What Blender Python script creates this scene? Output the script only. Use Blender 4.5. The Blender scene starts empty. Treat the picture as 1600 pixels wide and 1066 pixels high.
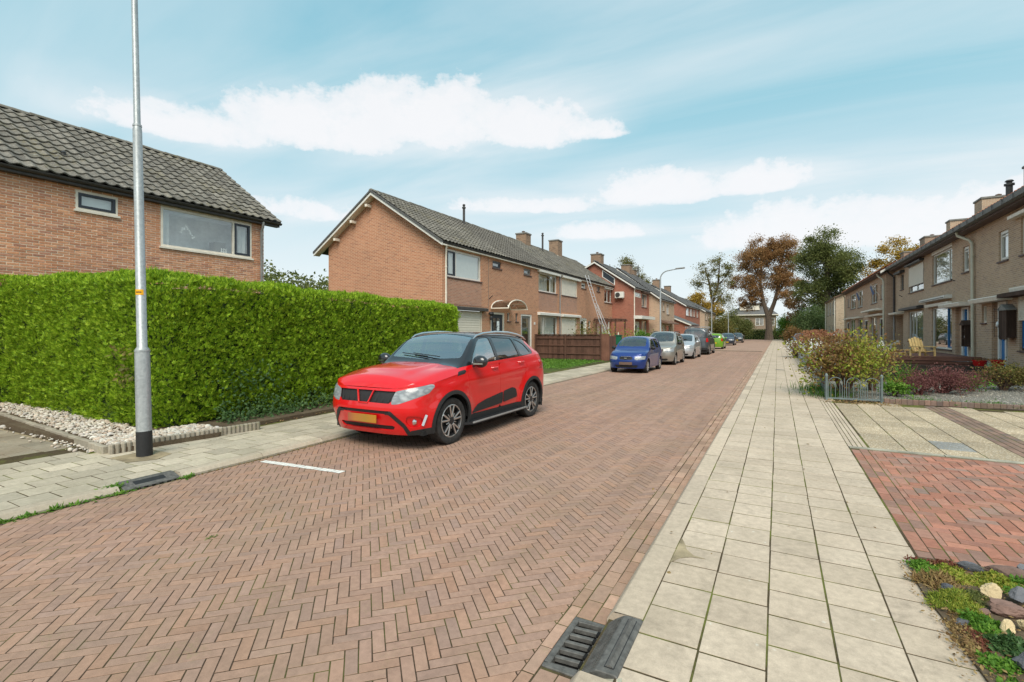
import bpy, bmesh, math, random
import numpy as np
from mathutils import Matrix, Vector, Euler
R = math.radians
random.seed(7); rng = np.random.default_rng(7)
scene = bpy.context.scene
COL = scene.collection

# ------------------------------------------------------------------ camera, sky, sun, exposure
YAW = R(28.48)
cam_data = bpy.data.cameras.new('camera'); cam = bpy.data.objects.new('camera', cam_data); COL.objects.link(cam)
cam.location = (0, 0, 1.66); cam.rotation_euler = (R(90), 0, YAW)
cam_data.sensor_width = 36; cam_data.lens = 36*765/1600; cam_data.shift_y = -15/1600
cam_data.clip_start = .05; cam_data.clip_end = 3000
scene.camera = cam

SUN_EL, SUN_AZ = R(50), R(153)      # azimuth clockwise from +Y
world = bpy.data.worlds.new('World'); scene.world = world; world.use_nodes = True
wt = world.node_tree; wt.nodes.clear()
def wn(t, **k):
    n = wt.nodes.new(t)
    for a, b in k.items(): setattr(n, a, b)
    return n
wl = wt.links.new
def wmath(op, a, b=None, clamp=False):
    n = wn('ShaderNodeMath', operation=op, use_clamp=clamp)
    for i, v in enumerate((a, b)):
        if v is None: continue
        if isinstance(v, (int, float)): n.inputs[i].default_value = v
        else: wl(v, n.inputs[i])
    return n.outputs[0]
def wramp(src, stops):
    n = wn('ShaderNodeValToRGB'); e = n.color_ramp.elements
    while len(e) > 1: e.remove(e[-1])
    for i, (p, c) in enumerate(stops):
        el = e[0] if i == 0 else e.new(p)
        el.position = p; el.color = (*c, 1) if len(c) == 3 else c
    wl(src, n.inputs[0]); return n.outputs[0]
def wmix(f, a, b):
    n = wn('ShaderNodeMix', data_type='RGBA')
    for i, v in ((0, f), (6, a), (7, b)):
        if isinstance(v, (int, float)): n.inputs[i].default_value = v
        elif isinstance(v, tuple): n.inputs[i].default_value = (*v, 1)
        else: wl(v, n.inputs[i])
    return n.outputs[2]
sky = wn('ShaderNodeTexSky', sky_type='NISHITA', sun_disc=False, sun_elevation=SUN_EL, sun_rotation=SUN_AZ, air_density=1.0, dust_density=.8, ozone_density=1.2)
tc = wn('ShaderNodeTexCoord'); sep = wn('ShaderNodeSeparateXYZ'); wl(tc.outputs['Generated'], sep.inputs[0])
az = wmath('ARCTAN2', sep.outputs[0], sep.outputs[1])                # azimuth, 0 at +Y, + to the right
hyp = wmath('SQRT', wmath('ADD', wmath('MULTIPLY', sep.outputs[0], sep.outputs[0]), wmath('MULTIPLY', sep.outputs[1], sep.outputs[1])))
elv = wmath('ARCTAN2', sep.outputs[2], hyp)
up = wmath('MAXIMUM', sep.outputs[2], .03)
# high thin streaks, on a flat layer overhead
cu = wn('ShaderNodeCombineXYZ'); wl(wmath('DIVIDE', sep.outputs[0], wmath('ADD', up, .12)), cu.inputs[0]); wl(wmath('DIVIDE', sep.outputs[1], wmath('ADD', up, .12)), cu.inputs[1])
mp = wn('ShaderNodeMapping'); mp.inputs['Rotation'].default_value = (0, 0, R(-32)); mp.inputs['Scale'].default_value = (.42, 1.5, 1); wl(cu.outputs[0], mp.inputs[0])
nz = wn('ShaderNodeTexNoise'); nz.inputs['Scale'].default_value = 1.5; nz.inputs['Detail'].default_value = 9; nz.inputs['Roughness'].default_value = .52; nz.inputs['Distortion'].default_value = .5
wl(mp.outputs[0], nz.inputs[0])
streak = wramp(nz.outputs[0], [(.32, (0, 0, 0)), (.52, (.36,)*3), (.78, (.88,)*3)])
# heaped clouds: long flat-based banks at their own bearing and height
fn = wn('ShaderNodeTexNoise'); fn.inputs['Scale'].default_value = 11; fn.inputs['Detail'].default_value = 11; fn.inputs['Roughness'].default_value = .58
fm = wn('ShaderNodeCombineXYZ'); wl(az, fm.inputs[0]); wl(wmath('MULTIPLY', elv, 1.35), fm.inputs[1]); wl(fm.outputs[0], fn.inputs[0])
fn2 = wn('ShaderNodeTexNoise'); fn2.inputs['Scale'].default_value = 46; fn2.inputs['Detail'].default_value = 8; fn2.inputs['Roughness'].default_value = .62; wl(fm.outputs[0], fn2.inputs[0])
fl = wmath('ADD', wmath('SUBTRACT', fn.outputs[0], .5), wmath('MULTIPLY', wmath('SUBTRACT', fn2.outputs[0], .5), .42))
bank = None
for (a0, eb, et, wa, wd) in [(-38, 20, 27.6, 12, 1), (-50, 18.8, 25.2, 11, 1), (-62, 17.8, 21.6, 9, .95), (-26, 20.3, 25.6, 8, 1), (-19.5, 21, 23.6, 5, 1), (-12, 13.8, 18.2, 9, 1), (-1.5, 14, 17.6, 6, 1),
                             (-27, 13.4, 15.8, 12, .7), (1, 8, 13.8, 9, .95), (14, 7.5, 13, 13, .95), (-18, 10.3, 12.9, 6.5, .75), (-48, 11.5, 14.8, 12, .5), (40, 12, 20, 16, 1), (62, 15, 24, 20, 1),
                             (110, 15, 26, 20, 1), (160, 12, 23, 24, 1), (-120, 15, 27, 22, 1), (-165, 9, 18, 20, 1), (-96, 10, 15, 14, .8)]:
    we = (et-eb)/1.385; ec = et-we
    dx = wmath('DIVIDE', wmath('SUBTRACT', az, R(a0)), R(wa))
    dy = wmath('DIVIDE', wmath('SUBTRACT', elv, R(ec)), R(we))
    dy = wmath('MAXIMUM', dy, wmath('MULTIPLY', dy, -2.6))           # flat base
    r = wmath('SUBTRACT', 1.0, wmath('ADD', wmath('MULTIPLY', dx, dx), wmath('MULTIPLY', dy, dy)))
    r = wmath('ADD', r, wd-1.0)
    bank = r if bank is None else wmath('MAXIMUM', bank, r)
rawb = wmath('ADD', bank, wmath('MULTIPLY', fl, 2.3)); halo = wmath('ADD', bank, wmath('MULTIPLY', wmath('SUBTRACT', nz.outputs[0], .5), 6.0))
bank = wmath('MAXIMUM', wramp(rawb, [(.0, (0, 0, 0)), (.16, (.40,)*3), (.42, (.85,)*3), (.8, (1, 1, 1))]), wramp(wmath('MULTIPLY_ADD', halo, .25) if False else wmath('DIVIDE', wmath('ADD', halo, 3.0), 4.0), [(.25, (0, 0, 0)), (.62, (.10,)*3), (1, (.45,)*3)]))
grad = wramp(wmath('DIVIDE', elv, R(90)), [(0, (.90, .95, .965)), (.07, (.80, .90, .93)), (.177, (.49, .73, .82)), (.285, (.29, .61, .73)), (.38, (.22, .54, .68)), (.6, (.24, .50, .64)), (1, (.30, .52, .63))])
nish = wn('ShaderNodeBackground'); nish.inputs[1].default_value = .10; wl(sky.outputs[0], nish.inputs[0])
col = wmix(streak, grad, (.76, .86, .90)); shade = wmix(wmath('MULTIPLY', fn.outputs[0], .5), (.98, .98, .985), (.84, .87, .905))
col = wmix(bank, col, shade)
veil = wn('ShaderNodeBackground'); veil.inputs[1].default_value = .78; wl(col, veil.inputs[0])
ms = wn('ShaderNodeMixShader'); ms.inputs[0].default_value = .93; wl(nish.outputs[0], ms.inputs[1]); wl(veil.outputs[0], ms.inputs[2])
wo = wn('ShaderNodeOutputWorld'); wl(ms.outputs[0], wo.inputs[0])

sd_ = bpy.data.lights.new('sun', 'SUN'); sd_.energy = 3.0; sd_.angle = R(38); sd_.color = (1, .93, .82)
sun = bpy.data.objects.new('sun', sd_); COL.objects.link(sun)
sdir = Vector((math.sin(SUN_AZ)*math.cos(SUN_EL), math.cos(SUN_AZ)*math.cos(SUN_EL), math.sin(SUN_EL)))
sun.rotation_euler = sdir.to_track_quat('Z', 'Y').to_euler(); sun.location = (0, 0, 30)
vs = scene.view_settings; vs.view_transform = 'Standard'; vs.look = 'None'; vs.gamma = 1; vs.use_curve_mapping = False; vs.exposure = .40
cy = scene.cycles; cy.max_bounces = 6; cy.diffuse_bounces = 3; cy.glossy_bounces = 3; cy.transmission_bounces = 4; cy.transparent_max_bounces = 12; cy.use_denoising = True; cy.caustics_reflective = False; cy.caustics_refractive = False

# ------------------------------------------------------------------ helpers
OFF = {}
def off(o): return OFF.get(o.name, (0, 0, 0)) if o else (0, 0, 0)
def tag(o, label=None, cat=None, group=None, kind=None):
    for k, v in (('label', label), ('category', cat), ('group', group), ('kind', kind)):
        if v: o[k] = v
    return o
def thing(name, label, cat, loc=(0, 0, 0), group=None, local=False):
    o = bpy.data.objects.new(name, None); COL.objects.link(o); o.location = loc; o.empty_display_size = .2
    OFF[o.name] = (0, 0, 0) if local else tuple(loc)
    return tag(o, label, cat, group)
def link(name, me, parent=None, loc=None):
    o = bpy.data.objects.new(name, me); COL.objects.link(o)
    if parent: o.parent = parent
    OFF[o.name] = off(parent)
    if loc: o.location = loc
    return o
def copy_tree(o, parent=None):
    c = o.copy(); COL.objects.link(c)
    if parent: c.parent = parent
    OFF[c.name] = OFF.get(o.name, (0, 0, 0))
    for ch in list(o.children): copy_tree(ch, c)
    return c
def np_mesh(name, V, F, mats=(), mi=None, smooth=False):
    """V (n,3) array, F (m,k) array of equal-sized faces"""
    me = bpy.data.meshes.new(name); V = np.asarray(V, np.float32); F = np.asarray(F, np.int32); k = F.shape[1]
    me.vertices.add(len(V)); me.vertices.foreach_set('co', V.ravel())
    me.loops.add(F.size); me.loops.foreach_set('vertex_index', F.ravel())
    me.polygons.add(len(F)); me.polygons.foreach_set('loop_start', np.arange(0, F.size, k, dtype=np.int32))
    if mi is not None: me.polygons.foreach_set('material_index', np.asarray(mi, np.int32))
    me.polygons.foreach_set('use_smooth', np.full(len(F), smooth))
    me.update(calc_edges=True)
    for m in mats: me.materials.append(m)
    return me
class MB:
    def __init__(s): s.v = []; s.f = []; s.m = []; s.cur = 0
    def face(s, pts):
        n = len(s.v); s.v += [tuple(p) for p in pts]; s.f.append(list(range(n, n+len(pts)))); s.m.append(s.cur); return s
    def box(s, x0, x1, y0, y1, z0, z1):
        x0, x1 = min(x0, x1), max(x0, x1); y0, y1 = min(y0, y1), max(y0, y1); z0, z1 = min(z0, z1), max(z0, z1)
        n = len(s.v); s.v += [(x0,y0,z0),(x1,y0,z0),(x1,y1,z0),(x0,y1,z0),(x0,y0,z1),(x1,y0,z1),(x1,y1,z1),(x0,y1,z1)]
        for q in ((0,3,2,1),(4,5,6,7),(0,1,5,4),(1,2,6,5),(2,3,7,6),(3,0,4,7)): s.f.append([n+i for i in q]); s.m.append(s.cur)
        return s
    def obox(s, c, ax, ay, az):
        """box from centre and three half-axis vectors"""
        c, ax, ay, az = map(Vector, (c, ax, ay, az)); n = len(s.v)
        for k in (-1, 1):
            for a, b in ((-1,-1),(1,-1),(1,1),(-1,1)): s.v.append(tuple(c+a*ax+b*ay+k*az))
        for q in ((0,3,2,1),(4,5,6,7),(0,1,5,4),(1,2,6,5),(2,3,7,6),(3,0,4,7)): s.f.append([n+i for i in q]); s.m.append(s.cur)
        return s
    def bar(s, a, b, w, h, upv=(0, 0, 1)):
        a, b = Vector(a), Vector(b); d = b-a; u = Vector(upv)
        if abs(d.normalized().dot(u)) > .98: u = Vector((1, 0, 0))
        x = d.cross(u).normalized(); z = x.cross(d).normalized()
        return s.obox((a+b)/2, x*w/2, d/2, z*h/2)
    def prism(s, pts, ext):
        """closed polygon pts (3D, planar) extruded by vector ext"""
        n = len(s.v); k = len(pts); e = Vector(ext); s.v += [tuple(p) for p in pts] + [tuple(Vector(p)+e) for p in pts]
        s.f.append(list(range(n, n+k))[::-1]); s.m.append(s.cur); s.f.append(list(range(n+k, n+2*k))); s.m.append(s.cur)
        for i in range(k): j = (i+1) % k; s.f.append([n+i, n+j, n+k+j, n+k+i]); s.m.append(s.cur)
        return s
    def tube(s, pts, r, n=8, caps=True):
        pts = [Vector(p) for p in pts]; rs = r if isinstance(r, (list, tuple)) else [r]*len(pts); base = len(s.v); pu = None
        for i, p in enumerate(pts):
            d = (pts[min(i+1, len(pts)-1)]-pts[max(i-1, 0)])
            d = d.normalized() if d.length > 1e-9 else Vector((0, 0, 1))
            if pu is None: pu = Vector((1, 0, 0)) if abs(d.x) < .9 else Vector((0, 1, 0))
            x = (pu-d*pu.dot(d)).normalized(); pu = x; y = d.cross(x)
            for k in range(n): a = 2*math.pi*k/n; s.v.append(tuple(p+(x*math.cos(a)+y*math.sin(a))*rs[i]))
        for i in range(len(pts)-1):
            for k in range(n): q = (k+1) % n; s.f.append([base+i*n+k, base+i*n+q, base+(i+1)*n+q, base+(i+1)*n+k]); s.m.append(s.cur)
        if caps: s.f.append([base+k for k in range(n)][::-1]); s.m.append(s.cur); s.f.append([base+(len(pts)-1)*n+k for k in range(n)]); s.m.append(s.cur)
        return s
    def lathe(s, prof, n=24, c=(0, 0, 0), axis='z', closed=False):
        """prof list of (r, h)"""
        base = len(s.v)
        for r, h in prof:
            for k in range(n):
                a = 2*math.pi*k/n; p = (r*math.cos(a), r*math.sin(a), h)
                if axis == 'x': p = (h, p[0], p[1])
                elif axis == 'y': p = (p[0], h, p[1])
                s.v.append((c[0]+p[0], c[1]+p[1], c[2]+p[2]))
        m = len(prof)
        for i in range(m if closed else m-1):
            for k in range(n): q = (k+1) % n; j = (i+1) % m; s.f.append([base+i*n+k, base+i*n+q, base+j*n+q, base+j*n+k]); s.m.append(s.cur)
        return s
    def blob(s, c, r, n=10, m=6, jit=.15, sq=(1, 1, 1), seed=0):
        rr = random.Random(seed); base = len(s.v)
        for i in range(m+1):
            t = math.pi*i/m
            for k in range(n):
                a = 2*math.pi*k/n; q = 1+rr.uniform(-jit, jit)
                s.v.append((c[0]+r*sq[0]*q*math.sin(t)*math.cos(a), c[1]+r*sq[1]*q*math.sin(t)*math.sin(a), c[2]+r*sq[2]*q*math.cos(t)))
        for i in range(m):
            for k in range(n): q = (k+1) % n; s.f.append([base+i*n+k, base+(i+1)*n+k, base+(i+1)*n+q, base+i*n+q]); s.m.append(s.cur)
        return s
    def build(s, name, mat, parent=None, smooth=False, bevel=0, seg=2, solid=0, normals=True):
        me = bpy.data.meshes.new(name); o_ = off(parent)
        me.from_pydata([(a-o_[0], b-o_[1], c-o_[2]) for a, b, c in s.v], [], s.f)
        for m in (mat if isinstance(mat, (list, tuple)) else [mat]): me.materials.append(m)
        me.polygons.foreach_set('material_index', s.m)
        if normals or bevel:
            bm = bmesh.new(); bm.from_mesh(me)
            if bevel or smooth: bmesh.ops.remove_doubles(bm, verts=bm.verts, dist=1e-5)
            if normals: bmesh.ops.recalc_face_normals(bm, faces=bm.faces)
            if bevel: bmesh.ops.bevel(bm, geom=[e for e in bm.edges if e.is_manifold and e.calc_face_angle(0) > .5], offset=bevel, segments=seg, affect='EDGES', clamp_overlap=True)
            bm.to_mesh(me); bm.free()
        if smooth:
            me.polygons.foreach_set('use_smooth', [True]*len(me.polygons))
            try: me.set_sharp_from_angle(angle=R(38))
            except Exception: pass
        me.update()
        return link(name, me, parent)
CAMP = np.array((0, 0, 1.66)); _c, _s = math.cos(YAW), math.sin(YAW)
def proj(P):
    P = np.atleast_2d(P); d = -P[:, 0]*_s+P[:, 1]*_c; d = np.where(d < .05, .05, d)
    return 800+765*(P[:, 0]*_c+P[:, 1]*_s)/d, 518-765*(P[:, 2]-1.66)/d, d
def in_view(P, m=20):
    P = np.atleast_2d(P); u, v, d = proj(P); return (d > .2) & (u > -m) & (u < 1600+m) & (v > -m) & (v < 1066+m)
def tmpl(mb):
    """mesh builder -> (V, F quads); triangles repeat their last corner is not allowed, so templates use quads only"""
    return np.array(mb.v, float), np.array(mb.f, int)
def scatter(name, T, M, mat, parent=None, kind=None, smooth=False, label=None, cat=None):
    """one mesh made of len(M) copies of template T = (V, F) under 4x4 matrices M (world space)"""
    V, F = T; M = np.asarray(M, float)
    if len(M) == 0: return None
    W = np.einsum('nij,vj->nvi', M[:, :3, :3], V)+M[:, None, :3, 3]-np.array(off(parent))
    FF = F[None]+(np.arange(len(M))*len(V))[:, None, None]
    o = link(name, np_mesh(name, W.reshape(-1, 3), FF.reshape(-1, F.shape[1]), [mat], smooth=smooth), parent)
    return tag(o, label, cat, None, kind)
def pieces(name, T, M, mat, parent, limit=300, smooth=False, stuff_name=None):
    """the pieces that show largest become objects sharing one mesh, the rest one 'stuff' part"""
    M = np.asarray(M, float); P = M[:, :3, 3]; d = np.linalg.norm(P-CAMP, axis=1); d = np.where(in_view(P), d, 1e6+d)
    order = np.argsort(d); near = [i for i in order[:limit] if d[i] < 1e6]; rest = [i for i in range(len(M)) if i not in set(near)]
    me = np_mesh(name, T[0], T[1], [mat], smooth=smooth); o_ = np.array(off(parent))
    for i in near:
        o = bpy.data.objects.new(name, me); COL.objects.link(o); o.parent = parent
        A = M[i].copy(); A[:3, 3] -= o_; o.matrix_local = Matrix(A.tolist())
    if rest: scatter(stuff_name or name, T, M[rest], mat, parent, kind='stuff', smooth=smooth)
def mats_at(P, rot=None, sc=None):
    """N matrices from positions, optional (N,3,3) rotation and scale (N,) or (N,3)"""
    P = np.asarray(P, float); n = len(P); M = np.zeros((n, 4, 4)); M[:, 3, 3] = 1; M[:, :3, 3] = P
    Rm = np.broadcast_to(np.eye(3), (n, 3, 3)) if rot is None else rot
    if sc is not None:
        sc = np.asarray(sc, float); sc = sc[:, None, None] if sc.ndim == 1 else sc[:, None, :]
        Rm = Rm*sc
    M[:, :3, :3] = Rm; return M
def rotz(a):
    a = np.asarray(a, float); M = np.zeros((len(a), 3, 3)); M[:, 0, 0] = np.cos(a); M[:, 0, 1] = -np.sin(a); M[:, 1, 0] = np.sin(a); M[:, 1, 1] = np.cos(a); M[:, 2, 2] = 1; return M
def rotx(a):
    a = np.asarray(a, float); M = np.zeros((len(a), 3, 3)); M[:, 0, 0] = 1; M[:, 1, 1] = np.cos(a); M[:, 1, 2] = -np.sin(a); M[:, 2, 1] = np.sin(a); M[:, 2, 2] = np.cos(a); return M
def rand_rot(n):
    q = rng.normal(size=(n, 4)); q /= np.linalg.norm(q, axis=1)[:, None]; w, x, y, z = q.T
    return np.stack([1-2*(y*y+z*z), 2*(x*y-z*w), 2*(x*z+y*w), 2*(x*y+z*w), 1-2*(x*x+z*z), 2*(y*z-x*w), 2*(x*z-y*w), 2*(y*z+x*w), 1-2*(x*x+y*y)], 1).reshape(n, 3, 3)

# ------------------------------------------------------------------ materials
class NT:
    def __init__(s, name):
        s.m = bpy.data.materials.new(name); s.m.use_nodes = True; s.t = s.m.node_tree; s.t.nodes.clear()
        s.out = s.t.nodes.new('ShaderNodeOutputMaterial')
    def n(s, t, **k):
        x = s.t.nodes.new(t)
        for a, b in k.items(): setattr(x, a, b)
        return x
    def set(s, node, key, v):
        i = node.inputs[key]
        if isinstance(v, bpy.types.NodeSocket): s.t.links.new(v, i)
        elif isinstance(v, tuple) and len(v) == 3 and len(getattr(i, 'default_value', (0,)*3)) == 4: i.default_value = (*v, 1)
        else: i.default_value = v
    def math(s, op, a, b=None, c=None, clamp=False):
        x = s.n('ShaderNodeMath', operation=op, use_clamp=clamp)
        for i, v in enumerate((a, b, c)):
            if v is not None: s.set(x, i, v)
        return x.outputs[0]
    def mix(s, f, a, b, mode='MIX'):
        x = s.n('ShaderNodeMix', data_type='RGBA', blend_type=mode); s.set(x, 0, f); s.set(x, 6, a); s.set(x, 7, b); return x.outputs[2]
    def ramp(s, src, stops, interp='LINEAR'):
        x = s.n('ShaderNodeValToRGB'); e = x.color_ramp.elements; x.color_ramp.interpolation = interp
        while len(e) > 1: e.remove(e[-1])
        for i, (p, c) in enumerate(stops):
            el = e[0] if i == 0 else e.new(p)
            el.position = p; el.color = (c, c, c, 1) if isinstance(c, (int, float)) else (*c, 1)
        s.set(x, 0, src); return x.outputs[0]
    def pos(s): return s.n('ShaderNodeNewGeometry').outputs['Position']
    def obj(s): return s.n('ShaderNodeTexCoord').outputs['Object']
    def mapping(s, v, scale=(1, 1, 1), rot=(0, 0, 0), loc=(0, 0, 0)):
        x = s.n('ShaderNodeMapping'); s.set(x, 0, v); s.set(x, 'Scale', scale); s.set(x, 'Rotation', rot); s.set(x, 'Location', loc); return x.outputs[0]
    def noise(s, v, scale, detail=4, rough=.55, dist=0, col=False):
        x = s.n('ShaderNodeTexNoise'); s.set(x, 0, v); s.set(x, 'Scale', scale); s.set(x, 'Detail', detail); s.set(x, 'Roughness', rough); s.set(x, 'Distortion', dist)
        return x.outputs[1 if col else 0]
    def voro(s, v, scale, feat='F1', out=0):
        x = s.n('ShaderNodeTexVoronoi', feature=feat); s.set(x, 0, v); s.set(x, 'Scale', scale); return x.outputs[out]
    def rnd(s):
        """a random number for each loose piece, whether it is an object or an island"""
        a = s.n('ShaderNodeObjectInfo').outputs['Random']; b = s.n('ShaderNodeNewGeometry').outputs['Random Per Island']
        return s.math('FRACT', s.math('ADD', a, b))
    def bump(s, h, strength=.3, dist=.01, nrm=None):
        x = s.n('ShaderNodeBump'); s.set(x, 'Height', h); s.set(x, 'Strength', strength); s.set(x, 'Distance', dist)
        if nrm is not None: s.set(x, 'Normal', nrm)
        return x.outputs[0]
    def pbr(s, col, rough=.8, metal=0, nrm=None, spec=.4, coat=0, **k):
        x = s.n('ShaderNodeBsdfPrincipled'); s.set(x, 'Base Color', col); s.set(x, 'Roughness', rough); s.set(x, 'Metallic', metal); s.set(x, 'Specular IOR Level', spec)
        if coat: s.set(x, 'Coat Weight', coat); s.set(x, 'Coat Roughness', .03)
        if nrm is not None: s.set(x, 'Normal', nrm)
        for a, b in k.items(): s.set(x, a.replace('_', ' '), b)
        s.t.links.new(x.outputs[0], s.out.inputs[0]); return s.m
def plain(name, col, rough=.6, metal=0, var=.06, scale=6, bump=0, coat=0, spec=.4):
    t = NT(name); p = t.obj(); n = t.noise(p, scale, 6, .6)
    lo = tuple(c*(1-var*2) for c in col); hi = tuple(min(1, c*(1+var*2)) for c in col)
    c = t.ramp(n, [(.3, lo), (.7, hi)])
    nr = t.bump(t.noise(p, scale*12, 4), bump, .01) if bump else None
    return t.pbr(c, rough, metal, nr, spec, coat)

def mat_piece(name, cols, rough=.85, tv=(.82, 1.14), grime=.35, gcol=(.18, .15, .12), fine=90, bumpv=.25, big=.8, moss=0, nscale=1, spots=0, track=0):
    """colour chosen piece by piece from cols, with grain, pits and drifting dirt over it"""
    t = NT(name); p = t.pos(); r = t.rnd(); k = len(cols)
    c = t.ramp(r, [(i/max(1, k-1), q) for i, q in enumerate(cols)])
    r2 = t.math('FRACT', t.math('MULTIPLY', r, 17.31))
    c = t.mix(1, c, t.ramp(r2, [(0, tv[0]), (1, tv[1])]), 'MULTIPLY')
    g = t.noise(p, 22*nscale, 7, .65); c = t.mix(1, c, t.ramp(g, [(.28, .80), (.72, 1.13)]), 'MULTIPLY')
    f = t.noise(p, fine*nscale*2, 3, .6); c = t.mix(1, c, t.ramp(f, [(.3, .9), (.7, 1.08)]), 'MULTIPLY')
    d = t.noise(p, big, 8, .62, .4); c = t.mix(t.math('MULTIPLY', t.ramp(d, [(.45, 0), (.72, 1)]), grime), c, gcol)
    if track:
        k_ = t.noise(t.mapping(p, (1.25, .07, 1)), 1.6, 6, .6); c = t.mix(1, c, t.ramp(k_, [(.32, 1-track), (.52, 1.0), (.72, 1+track*.5)]), 'MULTIPLY')
    if spots:
        v_ = t.n('ShaderNodeTexVoronoi'); t.set(v_, 0, p); t.set(v_, 'Scale', 13.0); t.set(v_, 'Randomness', 1.0); dd = t.math('ADD', v_.outputs['Distance'], t.math('MULTIPLY', t.noise(p, 90, 4), .35)); q_ = t.n('ShaderNodeSeparateColor'); t.set(q_, 0, v_.outputs['Color'])
        on = t.math('GREATER_THAN', q_.outputs[0], .80); sp = t.math('MULTIPLY', t.ramp(dd, [(.22, 1), (.34, 0)]), on); c = t.mix(t.math('MULTIPLY', sp, spots), c, t.ramp(q_.outputs[1], [(.0, (.16, .14, .11)), (.55, (.20, .17, .12)), (.6, (.66, .64, .56)), (1, (.70, .68, .60))]))
        st = t.ramp(t.noise(p, 4.2, 8, .7, .8), [(.52, 1), (.64, .86), (.78, .70)]); c = t.mix(1, c, st, 'MULTIPLY')
    if moss:
        m = t.math('MULTIPLY', t.ramp(t.noise(p, 3.1, 6, .65), [(.56, 0), (.70, 1)]), t.ramp(t.noise(p, 40, 4), [(.45, 0), (.6, 1)])); c = t.mix(t.math('MULTIPLY', m, moss), c, (.20, .23, .06))
    h = t.math('ADD', t.math('MULTIPLY', g, .6), t.math('MULTIPLY', f, .5))
    return t.pbr(c, rough, 0, t.bump(h, bumpv, .006), .25)

def mat_brickwall(name, c1, c2, mortar, horiz='xy', bw=.22, bh=.065, dark=None):
    """running-bond brickwork in world metres for walls too far off to lay brick by brick"""
    t = NT(name); p = t.pos(); sx = t.n('ShaderNodeSeparateXYZ'); t.set(sx, 0, p)
    cb = t.n('ShaderNodeCombineXYZ'); t.set(cb, 0, t.math('ADD', sx.outputs[0], sx.outputs[1])); t.set(cb, 1, sx.outputs[2])
    b = t.n('ShaderNodeTexBrick'); t.set(b, 0, cb.outputs[0]); t.set(b, 'Scale', 1.0); t.set(b, 'Brick Width', bw); t.set(b, 'Row Height', bh); t.set(b, 'Mortar Size', .009); t.set(b, 'Mortar Smooth', .2); t.set(b, 'Bias', 0.0)
    t.set(b, 'Color1', (0, 0, 0)); t.set(b, 'Color2', (1, 1, 1)); t.set(b, 'Mortar', (.5, .5, .5))
    c = t.ramp(b.outputs[0], [(0, c1), (.6, c2), (1, dark or tuple(q*.62 for q in c1))])
    c = t.mix(1, c, t.ramp(t.noise(p, 30, 5), [(.3, .86), (.7, 1.12)]), 'MULTIPLY')
    c = t.mix(1, c, t.ramp(t.noise(p, .7, 6, .6), [(.3, .88), (.7, 1.08)]), 'MULTIPLY')
    c = t.mix(b.outputs[1], c, mortar)
    h = t.math('SUBTRACT', 1.0, b.outputs[1])
    return t.pbr(c, .9, 0, t.bump(t.math('ADD', h, t.math('MULTIPLY', t.noise(p, 120, 3), .3)), .55, .006), .2)

M = {}
ROADC = [(.365, .23, .17), (.375, .237, .175), (.35, .222, .17), (.385, .24, .175), (.36, .227, .17), (.33, .217, .172), (.375, .23, .165), (.395, .232, .16), (.352, .232, .182)]
M['road_brick'] = mat_piece('road_brick', ROADC, tv=(.90, 1.08), grime=.42, gcol=(.25, .185, .125), moss=.18, big=.55, track=.14)
M['gutter_brick'] = mat_piece('gutter_brick', [(.40, .245, .17), (.35, .215, .15), (.44, .28, .20), (.37, .24, .18)], grime=.4, gcol=(.25, .20, .14), moss=.3)
M['red_paver'] = mat_piece('red_paver', [(.38, .17, .115), (.43, .19, .13), (.35, .165, .12), (.30, .18, .14), (.41, .19, .13), (.28, .19, .155)], grime=.25, gcol=(.22, .16, .11), moss=.15)
M['slab'] = mat_piece('slab', [(.535, .435, .33), (.555, .455, .35), (.52, .42, .32), (.545, .445, .34), (.50, .405, .305)], tv=(.94, 1.05), grime=.5, gcol=(.31, .25, .18), bumpv=.25, big=1.1, spots=.55)
M['kerb'] = mat_piece('kerb', [(.53, .43, .33), (.505, .41, .31), (.55, .445, .345)], grime=.3, gcol=(.34, .30, .22), bumpv=.15)
M['left_slab'] = mat_piece('left_slab', [(.49, .425, .325), (.45, .395, .30), (.52, .45, .345), (.42, .37, .285)], grime=.5, gcol=(.22, .19, .13), moss=.2)
M['dirty_slab'] = mat_piece('dirty_slab', [(.33, .28, .21), (.29, .25, .19), (.37, .31, .23)], grime=.6, gcol=(.20, .14, .085), moss=.25)
M['left_kerb'] = mat_piece('left_kerb', [(.47, .40, .31), (.43, .37, .285), (.50, .425, .33)], grime=.5, gcol=(.28, .23, .16), moss=.3)
M['house_brick'] = mat_piece('house_brick', tv=(.85, 1.1), cols=[(.62, .27, .14), (.68, .32, .175), (.55, .245, .14), (.72, .365, .21), (.64, .29, .16), (.47, .22, .145), (.68, .34, .21)], grime=.15, gcol=(.3, .18, .13), bumpv=.35, fine=60)
M['edge_brick'] = mat_piece('edge_brick', [(.22, .15, .115), (.27, .17, .13), (.19, .14, .12)], grime=.6, gcol=(.14, .12, .09), moss=.5)
M['palisade'] = mat_piece('palisade', [(.38, .34, .27), (.33, .29, .23), (.43, .38, .30)], grime=.6, gcol=(.16, .15, .10), moss=.6)
def joint(name, c, c2, g=.35):
    t = NT(name); p = t.pos(); n = t.noise(p, 60, 5); b = t.noise(p, 2.2, 6, .6)
    cc = t.mix(t.ramp(n, [(.3, 0), (.7, 1)]), c, c2); cc = t.mix(t.math('MULTIPLY', t.ramp(b, [(.46, 0), (.62, 1)]), g), cc, (.16, .19, .035))
    return t.pbr(cc, .95, 0, t.bump(n, .5, .01), .1)
M['joint'] = joint('joint_sand', (.045, .032, .022), (.09, .062, .042), .4)
M['slab_joint'] = joint('slab_joint', (.05, .038, .022), (.10, .075, .045), .7)
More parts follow.
